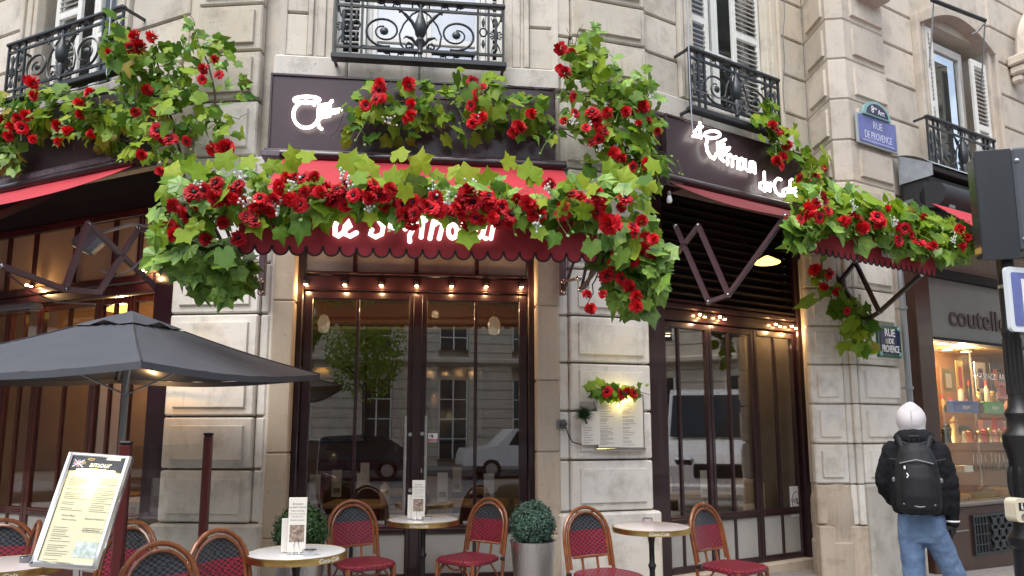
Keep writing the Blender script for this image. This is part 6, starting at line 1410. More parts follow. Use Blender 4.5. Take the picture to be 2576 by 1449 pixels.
def boxed(px,w_,h,mt,label,txt=None,z=z1):
    def fn(t,x,y,zz_):
        b_=MB(FP).box(x-w_/2,x+w_/2,y-.04,y+.04,zz_,zz_+h,.004).build('carton',mt,t,smooth=None)
        if txt:
            vs,fs=text_mesh(txt,h*.55,.001,.1); m=MB(FP); m.add([(x+a,y-.042+bb,zz_+h*.5+c_) for a,bb,c_ in vs],fs); m.build('lettering',PAPER,b_,smooth=None)
    return sm('display_box',label,'box',px,1040,-.16,fn,z=z)
boxed(2424,.60,.15,mBL,'long blue lettered box on the top glass shelf','zippo'); boxed(2497,.44,.15,mGR,'long green lettered box on the top glass shelf','zippo'); boxed(2546,.14,.15,mYE,'yellow box at right end of the top glass shelf')
boxed(2463,.10,.13,mBK,'black small box between blue and green boxes')
def bottle(h,r,mt,mc):
    def fn(t,x,y,z):
        MB(FP).lathe([(.0,0),(r,0),(r,h*.6),(r*.4,h*.75),(r*.4,h*.8),(0,h*.8)],10,(x,y,z)).build('body',mt,t); MB(FP).lathe([(.0,h*.8),(r*.5,h*.8),(r*.5,h),(0,h)],10,(x,y,z)).build('cap',mc,t)
    return fn
for px,h,r,mt,mc,l in ((2418,.20,.035,mCR,mRD,'pale short bottle with red cap on the blue box'),(2440,.27,.03,mBK,mRD,'tall dark bottle with bright red cap above blue box'),(2462,.17,.035,mGLD,mBK,'stubby gold bottle above the boxes'),(2483,.28,.03,mCR,mRD,'tall pale bottle with red cap above the green box'),(2497,.15,.05,mGLD,mYE,'wide gold flask above the green box')): sm('bottle',l,'bottle',px,1000,-.17,bottle(h,r,mt,mc),z=z1+.153)
def mill(h,r,mt):
    def fn(t,x,y,z):
        MB(FP).lathe([(.0,0),(r,0),(r*.75,h*.25),(r*.62,h*.5),(r*.95,h*.68),(r*.7,h*.72),(0,h*.72)],12,(x,y,z)).build('body',mt,t); MB(FP).lathe([(.0,h*.72),(r*.5,h*.73),(r*.85,h*.84),(r*.3,h*.95),(r*.2,h),(0,h)],12,(x,y,z)).build('knob',mt,t)
    return fn
for px,h,r,mt,l in ((2384,.26,.05,mBK,'black pepper mill at left on second shelf'),(2404,.34,.055,mWD,'tall pale wooden pepper mill on second shelf'),(2436,.16,.05,mOR,'short orange mill on second shelf'),(2425,.15,.03,mCR,'small cream salt mill beside the orange mill'),(2376,.20,.04,mBK,'squat black mill at far left of second shelf')): sm('pepper_mill',l,'pepper mill',px,1100,-.2,mill(h,r,mt),'pepper mills in the shop window',z=z2)
for i,px in enumerate((2462,2475,2490,2503,2516,2530,2544)): sm('trinket','gold and red trinket, %s from the left in the row of second shelf'%nth[i],'trinket',px,1100,-.2,mill(.16+.02*(i%3),.045,(mGLD,mRD,mGLD,mPK)[i%4]),'trinkets on the second shelf',z=z2)
for i,(px,w_,h,mt,l) in enumerate(((2480,.25,.30,mPK,'pink box behind the trinkets'),(2512,.2,.34,mRD,'red box behind the trinkets'),(2540,.25,.28,mCR,'cream box behind the trinkets'),(2420,.3,.22,mBK,'black box behind the pepper mills'))): sm('display_box',l,'box',px,1090,-.36,bx_(w_,h,.06,mt),z=z2)
def knife(t,x,y,z):
    MB(FP).box(x-.012,x+.012,y-.006,y+.006,z,z+.10,.004).build('knife_handle',mBK,t,smooth=None); MB(FP).prism([(x-.010,z+.10),(x+.010,z+.10),(x+.008,z+.20),(x-.006,z+.235)],y-.002,y+.002).build('blade',CHROME,t,smooth=None)
for i,px in enumerate((2450,2460,2470,2480,2496,2506,2516,2526,2536,2546)): sm('upright_knife','%s small knife from the left standing on the third shelf'%(nth+['eighth','ninth','tenth'])[i],'knife',px,1170,-.2,knife,'knives standing on the third shelf',z=z3)
for px,w_,h,d,mt,l,z in ((2385,.42,.08,.2,OAK,'pale wooden block at left of third shelf',z3),(2440,.16,.07,.03,PAPER,'white price card on third shelf',z3),(2424,.12,.08,.03,PAPER,'tilted white price card left of knives',z3),(2440,.6,.09,.3,mGLD,'golden wooden tray at middle of the window floor',zsi),(2390,.5,.07,.3,mWD,'wooden tray at left of the window floor',zsi),(2510,.5,.10,.3,OAK,'pale wooden tray at right of window floor',zsi),(2475,.10,.12,.05,CHROME,'steel shaker on the window floor',zsi)): sm('display_piece',l,'display item',px,1200,-.22,bx_(w_,h,d,mt),z=z)
for px,py,w_,h,mt,l in ((2388,985,.30,.30,mGLD,'framed gold picture hanging at top left of window'),(2418,985,.17,.42,mYE,'yellow red hanging poster in shop window'),(2470,988,.28,.42,mCR,'cream and purple poster at the middle of window'),(2507,985,.25,.40,mBK,'black poster with orange emblem in shop window'),(2525,1003,.35,.24,mPK,'pink price notice at the right of window')):
    def fn(t,x,y,z,w_=w_,h=h,mt=mt,l=l):
        MB(FP).box(x-w_/2,x+w_/2,y-.004,y+.004,z,z+h).build('sheet',mt,t,smooth=None)
        k2={'cream':mPU,'yello':mRD,'black':mOR,'pink ':mRD}.get(l[:5],mCR); MB(FP).box(x-w_*.22,x+w_*.22,y-.007,y-.0045,z+h*.15,z+h*.8).build('print',k2,t,smooth=None)
    sm('poster',l,'poster',px,py,-.3,fn)
vs,fs=text_mesh('COUPAGE  ARGENT',.12,.001); c=FP.P(2500,950,.0); m=MB(FP); m.add([(c.x+a,-.026+b_*.3,c.z+c_) for a,b_,c_ in vs],fs); m.build('window_lettering',STEEL,t_s,smooth=None)
vs,fs=text_mesh('zippo',.10,.001); c=FP.P(2533,972,-.29); m=MB(FP); m.add([(c.x+a,.283+b_,c.z+c_) for a,b_,c_ in vs],fs); m.build('window_lettering',PAPER,t_s,smooth=None)
rg=random.Random(21)
for i in range(16):
    px=2368+i*11; h=rg.uniform(.05,.11); mt=rg.choice((mGLD,CHROME,mWD,OAK,mGLD,mBK)); n_=-.12-.1*(i%3)
    def flat(t,x,y,z,mt=mt,i=i):
        a_=rg.uniform(-.5,.5); m=MB(FP); m.T=Matrix.Translation((x,y,z))@Matrix.Rotation(a_,4,'Z'); m.box(-.11,.02,-.012,.012,.0,.018,.004); m.build('knife_handle',mWD if i%2 else mBK,t,smooth=None)
        m=MB(FP); m.T=Matrix.Translation((x,y,z))@Matrix.Rotation(a_,4,'Z'); m.prism([(.021,.004),(.15,.006),(.12,.012),(.021,.014)],-.014,.010); m.build('blade',CHROME,t,smooth=None)
    sm('lying_knife','%s lying knife from the left on the lit window floor'%((nth+['eighth','ninth','tenth','eleventh','twelfth','thirteenth','fourteenth','fifteenth','sixteenth'])[i]),'knife',px,1240,n_,flat,'knives lying on the window floor',z=zsi+.004)
ords=nth+['eighth','ninth','tenth','eleventh','twelfth']
for i in range(12):
    sm('small_flask','%s small shiny flask from the left behind the row on the second shelf'%ords[i],'flask',2366+i*15,1080,-.30,bottle(rg.uniform(.10,.17),rg.uniform(.025,.04),rg.choice((mGLD,mCR,CHROME,mRD,mWD)),rg.choice((mBK,mGLD,mRD))),'small flasks on the second shelf',z=z2)
for i in range(9):
    sm('glass_jar','%s pale jar from the left at the back of the top shelf'%ords[i],'jar',2372+i*20,1010,-.34,bottle(rg.uniform(.14,.24),rg.uniform(.03,.045),rg.choice((mCR,mGLD,CHROME,mPK)),rg.choice((mBK,mGLD,mRD))),'pale jars on the top shelf',z=z1)
# drain pipe
c=FP.x(2281,900,.12); t=fthing('drainpipe','thin grey drainpipe running down beside the brown shop pilaster','pipe',FP,c,.12,-.1)
m=MB(FP); m.tube([(c,-.12,-.12),(c,-.12,3.72)],.035,10); m.build('pipe',ALU,t)
m=MB(FP)
for z in (1.0,2.0,2.95,3.5): m.lathe([(.036,-.02),(.046,-.02),(.046,.02),(.036,.02)],12,(c,-.12,z)); m.box(c-.01,c+.01,-.12,-.03,z-.008,z+.008)
m.build('collar',ALU,t)
# awning rods on the side street window
t=fthing('window_awning_frame','thin black folded awning frame with rods round the side street window','awning frame',FP,spw0,.2,5.9)
m=MB(FP); P_=lambda px,py,n_:tuple(FP.P(px,py,n_))
m.tube([P_(2345,0,.35),P_(2478,52,.35)],.028,8); m.build('roller',CASTI,t)
m=MB(FP); m.tube([P_(2350,-10,.3),P_(2338,170,.12)],.010,5); m.tube([P_(2478,55,.35),P_(2468,230,.12)],.010,5); m.tube([P_(2476,60,.35),P_(2462,78,.2),P_(2445,85,.12)],.010,5); m.build('rod',ALU,t)
# thin wires and rods at other windows
t=fthing('stay_rod','thin pale rod slanting across the left balcony railing','rod',FL,FL.x(300,60,.3),.3,5.4); m=MB(FL); m.tube([FL.P(282,-30,.32),FL.P(268,190,.32)],.008,5); m.build('rod',ALU,t); m=MB(FL); m.tube([FL.P(22,272,.31),FL.P(160,235,.31),FL.P(268,203,.31)],.007,5); m.build('cross_rod',ALU,t)
t=fthing('stay_rod','thin pale rod slanting down the right balcony beside its shutters','rod',FR,FR.x(1733,60,.25),.25,5.3); m=MB(FR); m.tube([FR.P(1728,-20,.27),FR.P(1735,200,.27),FR.P(1742,335*1.0,.27)],.008,5); m.build('rod',ALU,t); m=MB(FR); m.tube([FR.P(1748,333,.28),FR.P(1850,372,.28),FR.P(1960,420,.28)],.006,5) if False else m.tube([FR.P(1740,222,.28),FR.P(1850,262,.28),FR.P(1958,300,.28)],.006,5); m.build('cross_rod',ALU,t)
# little cable down the right front
t=fthing('cable','thin dark cable running down the stone beside the right window','cable',FR,WR-.12,.06,5.2); m=MB(FR); m.tube([FR.P(1972,y,.07)+Vector((.015*math.sin(y*.05),0,0)) for y in range(-40,300,20)],.006,5); m.build('wire',GREY,t); 
t=fthing('bare_bulb','small white bare bulb hanging below the right signboard end','bulb',FR,.2,.3,4.1); c=FR.P(1684,500,.28); m=MB(FR); m.lathe([(.0,-.05),(.025,-.04),(.03,-.01),(.018,.03),(.0,.03)],10,tuple(c)); m.build('bulb',WHT,t); MB(FR).lathe([(.018,.03),(.02,.07),(.0,.09)],8,tuple(c)).build('socket',GREY,t)
# yellow lit shade over the folding doors
c=FR.P(1930,660,.45); t=fthing('cone_lamp','lit yellow cone lamp hanging in front of the dark louvre','lamp',FR,c.x,.45,c.z); m=MB(FR); m.lathe([(.02,.07),(.04,.06),(.14,.0),(.135,-.01),(.0,-.004)],16,tuple(c)); m.build('lamp_shade',PEND,t); m=MB(FR); m.tube([tuple(c+Vector((0,0,.06))),tuple(c+Vector((0,.35,.32)))],.008,5); m.build('bracket',CASTI,t)
# ================================================================== street pole with signal, sign and push button
pb=at_y(2550,900,4.6); PX,PY=pb.x,pb.y; gz=ground_z(PX); WPo=Matrix.Translation((PX,PY,gz))
t=thing('signal_pole','ornate black cast iron street pole at the right picture edge','pole',(PX,PY,gz))
m=MB(WPo); m.lathe([(.0,0),(.14,0),(.14,.08),(.12,.10),(.12,.30),(.105,.34),(.105,.86),(.125,.88),(.125,.93),(.095,.97),(.085,1.05),(.095,1.10),(.082,1.14),(.082,1.40),(.09,1.44),(.105,1.50),(.105,1.56),(.075,1.60),(.07,1.66),(.082,1.70),(.06,1.74),(.052,1.8),(.05,2.20),(.056,2.21),(.056,2.24),(.046,2.26),(.046,2.75),(.05,2.76),(.05,2.86),(.0,2.86)],20); m.build('shaft',CASTI,t,smooth=35)
m=MB(WPo)
for i in range(12):
    a=2*math.pi*i/12; m.tube([(.05*math.cos(a),.05*math.sin(a),1.82),(.047*math.cos(a),.047*math.sin(a),2.18)],.008,5)
for i in range(10):
    a=2*math.pi*i/10; m.ell((.082*math.cos(a),.082*math.sin(a),1.27),.018,.018,.10,6,6)
m.build('fluting',CASTI,t,kind='stuff')
m=MB(WPo); m.lathe([(.051,-.012),(.055,-.012),(.055,.012),(.051,.012)],16,(0,0,2.52)); m.lathe([(.051,-.012),(.055,-.012),(.055,.012),(.051,.012)],16,(0,0,2.22)); m.build('clamp_band',STEEL,t)
def tilted(f): return f
SFc=Face(tuple(at_y(2466,560,4.45)[:2]),-14.)
SIGM=mat('signal_housing_paint',(.032,.036,.042),.25,coat=.3)
t=fthing('traffic_signal','dark traffic signal head seen from behind on top of the pole','traffic light',SFc,.1,0,2.7)
zb_=at_y(2500,655,4.45).z; zt_=at_y(2500,380,4.45).z
w_=at_y(2546,500,4.45).x-at_y(2463,500,4.45).x
MB(SFc).box(.0,w_,.0,.012,zb_,zt_,.005).build('back_plate',SIGM,t,smooth=None); MB(SFc).box(w_*.02,w_*1.0,.0125,.16,zb_+.03,zt_-.015,.02).build('housing',SIGM,t,smooth=None)
MB(SFc).box(w_*1.005,w_*1.5,-.01,.2,zb_+.05,zt_-.0,.015).build('side_box',mat('signal_side_grey',(.075,.085,.10),.35,coat=.3),t,smooth=None)
for zz_ in (zt_-.09,zb_+.12): MB(SFc).lathe([(.0,0),(.014,0),(.014,.006),(.0,.008)],8,(w_*1.1,-.010,zz_),'y').build('bolt',STEEL,t)
m=MB(SFc); m.box(w_*.55,w_*.9,.05,.14,zb_-.06,zb_+.03,.01); m.build('mounting_bracket',CASTI,t,smooth=None)
for k_ in range(3): 
    m=MB(SFc); m.lathe([(.0,0),(.085,0),(.085,.10),(.08,.10),(.078,.01),(.0,.01)],16,(w_*.5,.16,zb_+.13+k_*.22),'y') ; m.T=Matrix(); m.build('visor',CASTI,t)
zz1,zz0=at_y(2555,668,4.40).z,at_y(2555,832,4.40).z; ps=Face(tuple(at_y(2536,740,4.42)[:2]),16.)
t=fthing('parking_sign','blue parking sign with a white border fixed to the pole','sign',ps,.2,0,zz0)
wp=.40
MB(ps).prism(rrect(0,wp,zz0,zz1,.03),.0,.025).build('plate',mat('sign_border_white',(.70,.76,.80),.3),t,smooth=None); MB(ps).prism(rrect(.035,wp-.035,zz0+.035,zz1-.035,.015),-.003,-.0004).build('field',ENBL,t,smooth=None)
vs,fs=text_mesh('P',.33,.001,off=.006); m=MB(ps); m.add([(wp*.45+a,-.0045+b_,(zz0+zz1)/2+c_) for a,b_,c_ in vs],fs); m.build('lettering',WHT,t,smooth=None)
pf=Face(tuple(at_y(2545,1285,4.42)[:2]),10.); zc=at_y(2556,1283,4.42).z
t=fthing('push_button_box','cream pedestrian push button box on the pole','push button',pf,.04,0,zc)
MB(pf).prism(rrect(0,.10,zc-.07,zc+.07,.03),-.03,.05).build('housing',mat('cream_plastic',(.62,.57,.44),.4),t,smooth=None)
MB(pf).box(.022,.062,-.033,-.0304,zc+.0,zc+.045).build('pictogram_panel',mBK,t,smooth=None)
m=MB(pf); m.ell((.042,-.034,zc+.037),.005,.001,.005,8,4); m.prism([(.038,zc+.005),(.041,zc+.005),(.042,zc+.016),(.047,zc+.005),(.050,zc+.005),(.046,zc+.022),(.045,zc+.031),(.039,zc+.031),(.037,zc+.02)],-.035,-.034); m.build('walking_figure',WHT,t,smooth=None)
MB(pf).lathe([(.0,0),(.018,0),(.02,.006),(.0,.010)],12,(.05,-.03,zc-.035),'y').build('button',STEEL,t)
# ================================================================== pedestrian with backpack
pp=at_y(2300,1080,5.0); gz=ground_z(pp.x); PW=Matrix.Translation((pp.x,pp.y,gz))@Matrix.Rotation(R_(-27),4,'Z')@Matrix.Diagonal((.88,.90,1,1))
t=thing('person','person from behind in white hood, black jacket, gloves and blue jeans, walking','person',(pp.x,pp.y,gz))
def loft(m,rings,n=16):
    vs=[(cx+rx*math.cos(2*math.pi*k/n),cy+ry*math.sin(2*math.pi*k/n),z) for cx,cy,z,rx,ry in rings for k in range(n)]; q=len(rings)
    m.add(vs,[(i*n+k,i*n+(k+1)%n,(i+1)*n+(k+1)%n,(i+1)*n+k) for i in range(q-1) for k in range(n)]+[tuple(range(n-1,-1,-1)),tuple((q-1)*n+k for k in range(n))])
def spine(m,pts,rad,n=12):
    P=[Vector(p) for p in pts]; Q=[];Rr=[]
    for i in range(len(P)-1):
        for j in range(5): Q.append(P[i].lerp(P[i+1],j/5)); Rr.append(rad[i]+(rad[i+1]-rad[i])*j/5)
    Q.append(P[-1]);Rr.append(rad[-1])
    for _ in range(2):
        for i in range(1,len(Q)-1): Q[i]=(Q[i-1]+Q[i]*2+Q[i+1])/4
    m.tube(Q,Rr,n)
    for q,r_ in ((Q[0],Rr[0]),(Q[-1],Rr[-1])): m.ell(tuple(q),r_,r_,r_,10,8)
def soft(m,name,mt,parent,vox=.011,it=5,wr=0.,sc=.12):
    o=m.build(name,mt,parent,smooth=None); r_=o.modifiers.new('remesh','REMESH'); r_.mode='VOXEL'; r_.voxel_size=vox; r_.use_smooth_shade=True
    s_=o.modifiers.new('smooth','SMOOTH'); s_.factor=.5; s_.iterations=it
    if wr:
        tx=bpy.data.textures.new(name+'_folds','CLOUDS'); tx.noise_scale=sc; tx.noise_depth=2; d_=o.modifiers.new('folds','DISPLACE'); d_.texture=tx; d_.strength=wr; d_.mid_level=.5; d_.texture_coords='LOCAL'
    return o
SKIN=mat('skin',(.50,.30,.22),.5); JACK=mat('black_jacket_cloth',(.013,.014,.017),.85,spec=.15,bump=.15,bscale=120); HOODW=mat('white_hood_cloth',(.62,.60,.62),.85,var=.04); DENIM=mat('blue_denim',(.075,.135,.265),.8,col2=(.17,.265,.42),vscale=4,bump=.12,bscale=220); PACK=mat('black_pack_nylon',(.013,.014,.017),.6,spec=.3,bump=.15,bscale=160); GLOV=mat('black_glove',(.012,.012,.013),.7)
m=MB(PW); loft(m,[(0,0,.86,.15,.11),(0,0,1.0,.155,.115),(0,0,1.2,.16,.11),(0,0,1.38,.18,.10),(0,0,1.46,.13,.085),(-.01,.01,1.50,.06,.06),(-.015,.015,1.58,.055,.058)]); m.ell((-.026,.040,1.645),.070,.098,.108,14,12)
m.ell((-.055,.125,1.63),.013,.022,.018,8,6); m.ell((-.097,.04,1.64),.010,.018,.028,8,6); m.ell((.045,.04,1.64),.010,.018,.028,8,6)
for sx in (-.06,-.01): m.ell((sx-.012,.118,1.655),.014,.010,.008,8,6)
spine(m,[(-.08,0,.9),(-.075,.0,.5),(-.15,-.16,.09)],[.080,.056,.043]); spine(m,[(.085,0,.9),(.235,.12,.52),(.36,.22,.09)],[.080,.056,.043])
spine(m,[(.155,0,1.42),(.22,-.01,1.19),(.205,.03,.985)],[.05,.040,.028]); spine(m,[(-.17,0,1.42),(-.255,.03,1.2),(-.17,.13,1.1),(-.03,.22,1.12)],[.05,.042,.036,.03])
soft(m,'body',SKIN,t,.014,2)
m=MB(PW); loft(m,[(0,0,.83,.15,.11),(0,0,.93,.165,.128),(0,0,1.03,.16,.125),(0,0,1.10,.155,.12)])
spine(m,[(-.080,-.01,.88),(-.075,.0,.52),(-.15,-.16,.07)],[.094,.072,.062]); spine(m,[(.085,0,.88),(.235,.12,.53),(.36,.22,.07)],[.094,.072,.062])
m.ell((-.075,-.06,.92),.075,.065,.10,10,8); m.ell((.075,-.06,.92),.075,.065,.10,10,8)
soft(m,'jeans',DENIM,t,.010,3,.014,.045)
m=MB(PW); loft(m,[(0,0,1.015,.185,.140),(0,0,1.05,.20,.155),(0,0,1.22,.205,.15),(0,0,1.36,.215,.14),(0,0,1.45,.185,.115),(0,0,1.50,.115,.09),(-.01,0,1.545,.095,.085)])
spine(m,[(.160,0,1.43),(.222,-.01,1.19),(.205,.03,.965)],[.072,.058,.046]); spine(m,[(-.165,0,1.43),(-.255,.03,1.21),(-.185,.12,1.09),(-.05,.21,1.11)],[.074,.063,.054,.046])
m.ell((-.01,-.075,1.525),.128,.072,.062,14,10); m.ell((.06,-.04,1.535),.07,.07,.05,10,8); m.ell((-.08,-.04,1.53),.07,.07,.05,10,8)
soft(m,'jacket',JACK,t,.010,3,.022,.045)
m=MB(PW); m.tube([(-.19,-.115,1.385),(-.12,-.155,1.375),(-.02,-.165,1.37)],.004,5); m.tube([(.19,-.115,1.385),(.12,-.155,1.375),(.02,-.165,1.37)],.004,5); m.tube([(-.10,-.135,1.50),(-.02,-.15,1.475),(.08,-.135,1.50)],.006,5); m.build('seam',mat('dark_seam',(.035,.036,.04),.8),t)
m=MB(PW); m.ell((-.018,.012,1.648),.106,.125,.116,18,14); m.ell((-.015,-.02,1.70),.066,.08,.072,12,10); loft(m,[(-.012,.0,1.50,.095,.085),(-.014,.0,1.58,.094,.09),(-.015,.0,1.64,.098,.1)]); soft(m,'hood',HOODW,t,.009,6,.008,.11)
m=MB(PW); m.tube([(-.018,.06,1.772),(-.018,-.03,1.772),(-.018,-.085,1.73),(-.018,-.113,1.66),(-.018,-.10,1.58)],.004,5); m.build('hood_seam',mat('hood_seam_thread',(.42,.41,.43),.9),t)
m=MB(PW); m.T=Matrix.Translation((-.02,.01,0)); h=Vector((.222,.025,.925)); m.ell(tuple(h),.030,.042,.05,10,8); m.ell((.224,.022,.96),.036,.04,.03,10,8)
for k_,(dy,ln) in enumerate(((-.030,.062),(-.010,.074),(.012,.070),(.032,.055))):
    spine(m,[(.220,.025+dy,.895),(.212,.028+dy*1.05,.865),(.198,.034+dy*1.05,.865-ln*.55)],[.0125,.0115,.0095],8)
spine(m,[(.20,-.005,.93),(.182,-.02,.905),(.178,-.018,.878)],[.013,.012,.010],8); soft(m,'glove',GLOV,t,.005,3)
MB(PW).lathe([(.050,-.006),(.054,0),(.050,.006)],14,(.206,.03,.972)).build('cuff_band',WHT,t)
m=MB(PW); h=Vector((-.03,.225,1.115)); m.ell(tuple(h),.04,.035,.03,10,8)
for k_ in range(4): spine(m,[(-.005,.235,1.135-.017*k_),(.03,.24,1.135-.018*k_),(.045,.215,1.132-.018*k_)],[.0115,.0105,.009],8)
spine(m,[(-.03,.21,1.14),(-.005,.20,1.16),(.02,.20,1.165)],[.012,.011,.009],8); soft(m,'glove',GLOV,t,.005,3)
SHOE=mat('dark_shoe',(.03,.03,.032),.6)
for x,y,a in ((-.15,-.16,.35),(.36,.23,.1)):
    m=MB(PW); m.T=Matrix.Translation((x,y,0))@Matrix.Rotation(-.6,4,'Z'); loft(m,[(0,.05,.0,.045,.13),(0,.05,.03,.048,.135),(0,.03,.06,.043,.105),(0,-.01,.10,.04,.055)]); soft(m,'shoe',SHOE,t,.009,3)
t=thing('backpack','black backpack with side buckles and white chevron mark on the walking person','backpack',(pp.x,pp.y-.23,gz+1.05))
m=MB(PW); loft(m,[(-.015,-.225,1.035,.125,.07),(-.015,-.235,1.08,.15,.095),(-.015,-.235,1.22,.155,.10),(-.015,-.225,1.36,.14,.09),(-.015,-.205,1.45,.11,.07),(-.015,-.19,1.495,.06,.045)],20); soft(m,'main_compartment',PACK,t,.010,4,.010,.06)
m=MB(PW); loft(m,[(-.015,-.295,1.06,.105,.045),(-.015,-.305,1.15,.115,.055),(-.015,-.30,1.27,.11,.05),(-.015,-.285,1.35,.085,.04)],20); soft(m,'front_pocket',PACK,t,.009,4)
m=MB(PW); m.tube([(-.125,-.30,1.36),(-.015,-.325,1.385),(.095,-.30,1.36)],.005,5); m.tube([(-.12,-.315,1.10),(-.015,-.352,1.085),(.09,-.315,1.10)],.005,5); m.build('zip',GREY,t)
for sx in (-1,1):
    m=MB(PW); spine(m,[(sx*.085-.012,-.15,1.46),(sx*.11-.01,-.09,1.535),(sx*.12,.05,1.49),(sx*.13,.14,1.36)],[.024,.026,.024,.022],8); soft(m,'strap',PACK,t,.008,2)
    m=MB(PW); m.box(-.015+sx*.155-.012,-.015+sx*.155+.012,-.25,-.19,1.235,1.265,.006); m.build('buckle',GREY,t,smooth=None)
m=MB(PW); m.tube([(-.05,-.19,1.49),(-.045,-.20,1.535),(.015,-.20,1.535),(.02,-.19,1.49)],.011,8); m.build('grab_handle',PACK,t)
m=MB(PW); m.tube([(-.085,-.352,1.30),(-.075,-.354,1.285),(-.085,-.352,1.27)],.005,5); m.tube([(-.095,-.335,1.345),(-.095,-.338,1.325)],.006,5); m.build('white_mark',WHT,t)
# ================================================================== across the street (seen in the glass)
t=thing('opposite_building','pale apartment building across the street mirrored in the cafe glass','building',(0,-16,0))
def Wb(M_,a,b,y0,y1,z0,z1,nm,mt): return MB(M_).box(a,b,y0,y1,z0,z1,.01).build(nm,mt,t,smooth=None)
OM=Matrix.Rotation(math.pi,4,'Z')@Matrix.Translation((0,16,0))
OPS=mat('opposite_stone',(.58,.52,.43),.85,var=.12,vscale=2)
wall=MB(OM); xs=[-30+3.2*i for i in range(20)]
wall.box(-32,32,0,6,4.2,4.6); wall.box(-32,32,.0,6,7.2,7.8); wall.box(-32,32,0,6,10.6,11.2); wall.box(-32,32,.4,6,0,11.2)
for x in xs: wall.box(x-.95,x+.95,0,.4,0,10.6)
wall.build('wall',OPS,t,smooth=None)
m=MB(OM); z=.4
while z<10.6:
    for x in xs: m.box(x-.95,x+.95,-.05,.0,z,z+.35)
    z+=.40
m.build('stone_courses',OPS,t,smooth=None)
m=MB(OM)
for z in (4.3,7.4,10.8): m.box(-32,32,-.35,.0,z,z+.22,.05)
m.build('cornice',OPS,t,smooth=None)
ODK=mat('opposite_dark_glass',(.03,.035,.04),.08)
for i,x in enumerate(xs[:-1]):
    for (z0,z1) in ((.3,3.6),(4.9,7.0),(7.9,10.3)):
        c=x+1.6; wd=MB(OM).box(c-.60,c+.60,.02,.06,z0,z1).build('window',ODK,t,smooth=None)
        m=MB(OM); m.box(c-.03,c+.03,-.005,.02,z0,z1)
        for q in (.25,.5,.75): m.box(c-.6,c+.6,-.004,.018,z0+(z1-z0)*q-.02,z0+(z1-z0)*q+.02)
        for q in (-.62,.56): m.box(c+q,c+q+.06,-.006,.022,z0,z1)
        m.build('glazing_bar',WHITEP,wd,smooth=None)
def car(label,cat,x,y,rz,L,W_,H,prof,paint,glassm,name):
    t=thing(name,label,cat,(x,y,-.13),rz); Wc=WM[t.name]; m=MB(Wc)
    n=len(prof); vs=[]
    for side in (-1,1):
        for px,pz in prof:
            tuck=.10*max(0,(pz-.9)) ; vs.append((px*L,side*(W_/2-tuck),pz))
    m.add(vs,[tuple(range(n)),tuple(range(2*n-1,n-1,-1))]+[(i,n+i,n+(i+1)%n,(i+1)%n) for i in range(n)]); b_=m.build('body',paint,t,smooth=30)
    for fx in (-.30,.31):
        for s_ in (-1,1): wh=MB(Wc).lathe([(.20,-.10),(.33,-.10),(.34,-.05),(.34,.05),(.33,.10),(.20,.10)],20,(fx*L,s_*(W_/2-.10),.33),'y').build('wheel',CASTI,t); MB(Wc).lathe([(.0,-.105),(.2,-.105),(.2,.105),(.0,.105)],16,(fx*L,s_*(W_/2-.10),.33),'y').build('rim',STEEL,wh)
    return t,Wc
CARP=[(-.5,.35),(-.49,.62),(-.47,.86),(-.30,.98),(-.16,1.42),(.10,1.48),(.30,1.40),(.44,1.02),(.49,.90),(.5,.5),(.49,.32)]
WPA=mat('white_car_paint',(.75,.76,.78),.2,coat=.6); BPA=mat('dark_car_paint',(.012,.02,.04),.12,coat=.8)
CG=mat('car_glass',(.02,.025,.03),.06)
t,Wc=car('dark blue hatchback parked across the street mirrored in the doors','car',-1.6,-10.4,0,4.3,1.75,1.5,CARP,BPA,CG,'parked_car')
for s_ in (-1,1): MB(Wc).prism([(-.62,.98),(1.6,1.0),(1.2,1.36),(-.45,1.37)],s_*.865-.012,s_*.865+.012).build('side_window',CG,t,smooth=None)
t,Wc=car('white pickup parked across the street mirrored by the right jamb','car',4.6,-10.4,0,4.8,1.85,1.7,[(-.5,.45),(-.49,.8),(-.47,1.0),(-.26,1.1),(-.14,1.66),(.16,1.70),(.22,1.12),(.49,1.08),(.5,.5),(.49,.4)],WPA,CG,'parked_car')
for s_ in (-1,1): MB(Wc).prism([(-.85,1.12),(.85,1.14),(.72,1.58),(-.55,1.58)],s_*.90-.012,s_*.90+.012).build('side_window',CG,t,smooth=None)
SB=thing('side_street_building','pale stone building across the side street mirrored in folding doors','building',(18.5,-1,0))
SM=Matrix.Translation((18.5,-1,0))@Matrix.Rotation(R_(-90),4,'Z')
MB(SM).box(-12,6,.3,5,0,13).build('wall',OPS,SB,smooth=None)
m=MB(SM); z=.5
while z<12.5: m.box(-12,6,.26,.3,z,z+.40); z+=.44
m.build('stone_courses',OPS,SB,smooth=None)
for x in (-9.5,-6.5,-3.5,-.5,2.5):
    for z0,z1 in ((.4,3.3),(4.6,6.9),(8.0,10.2)):
        wd=MB(SM).box(x-.6,x+.6,.22,.255,z0,z1).build('window',ODK,SB,smooth=None); m=MB(SM); m.box(x-.03,x+.03,.20,.22,z0,z1); m.box(x-.66,x-.6,.19,.26,z0,z1); m.box(x+.6,x+.66,.19,.26,z0,z1); m.build('glazing_bar',WHITEP,wd,smooth=None)
m=MB(SM)
for z in (3.8,7.4,11): m.box(-12,6,-.05,.3,z,z+.22,.05)
m.build('cornice',OPS,SB,smooth=None)
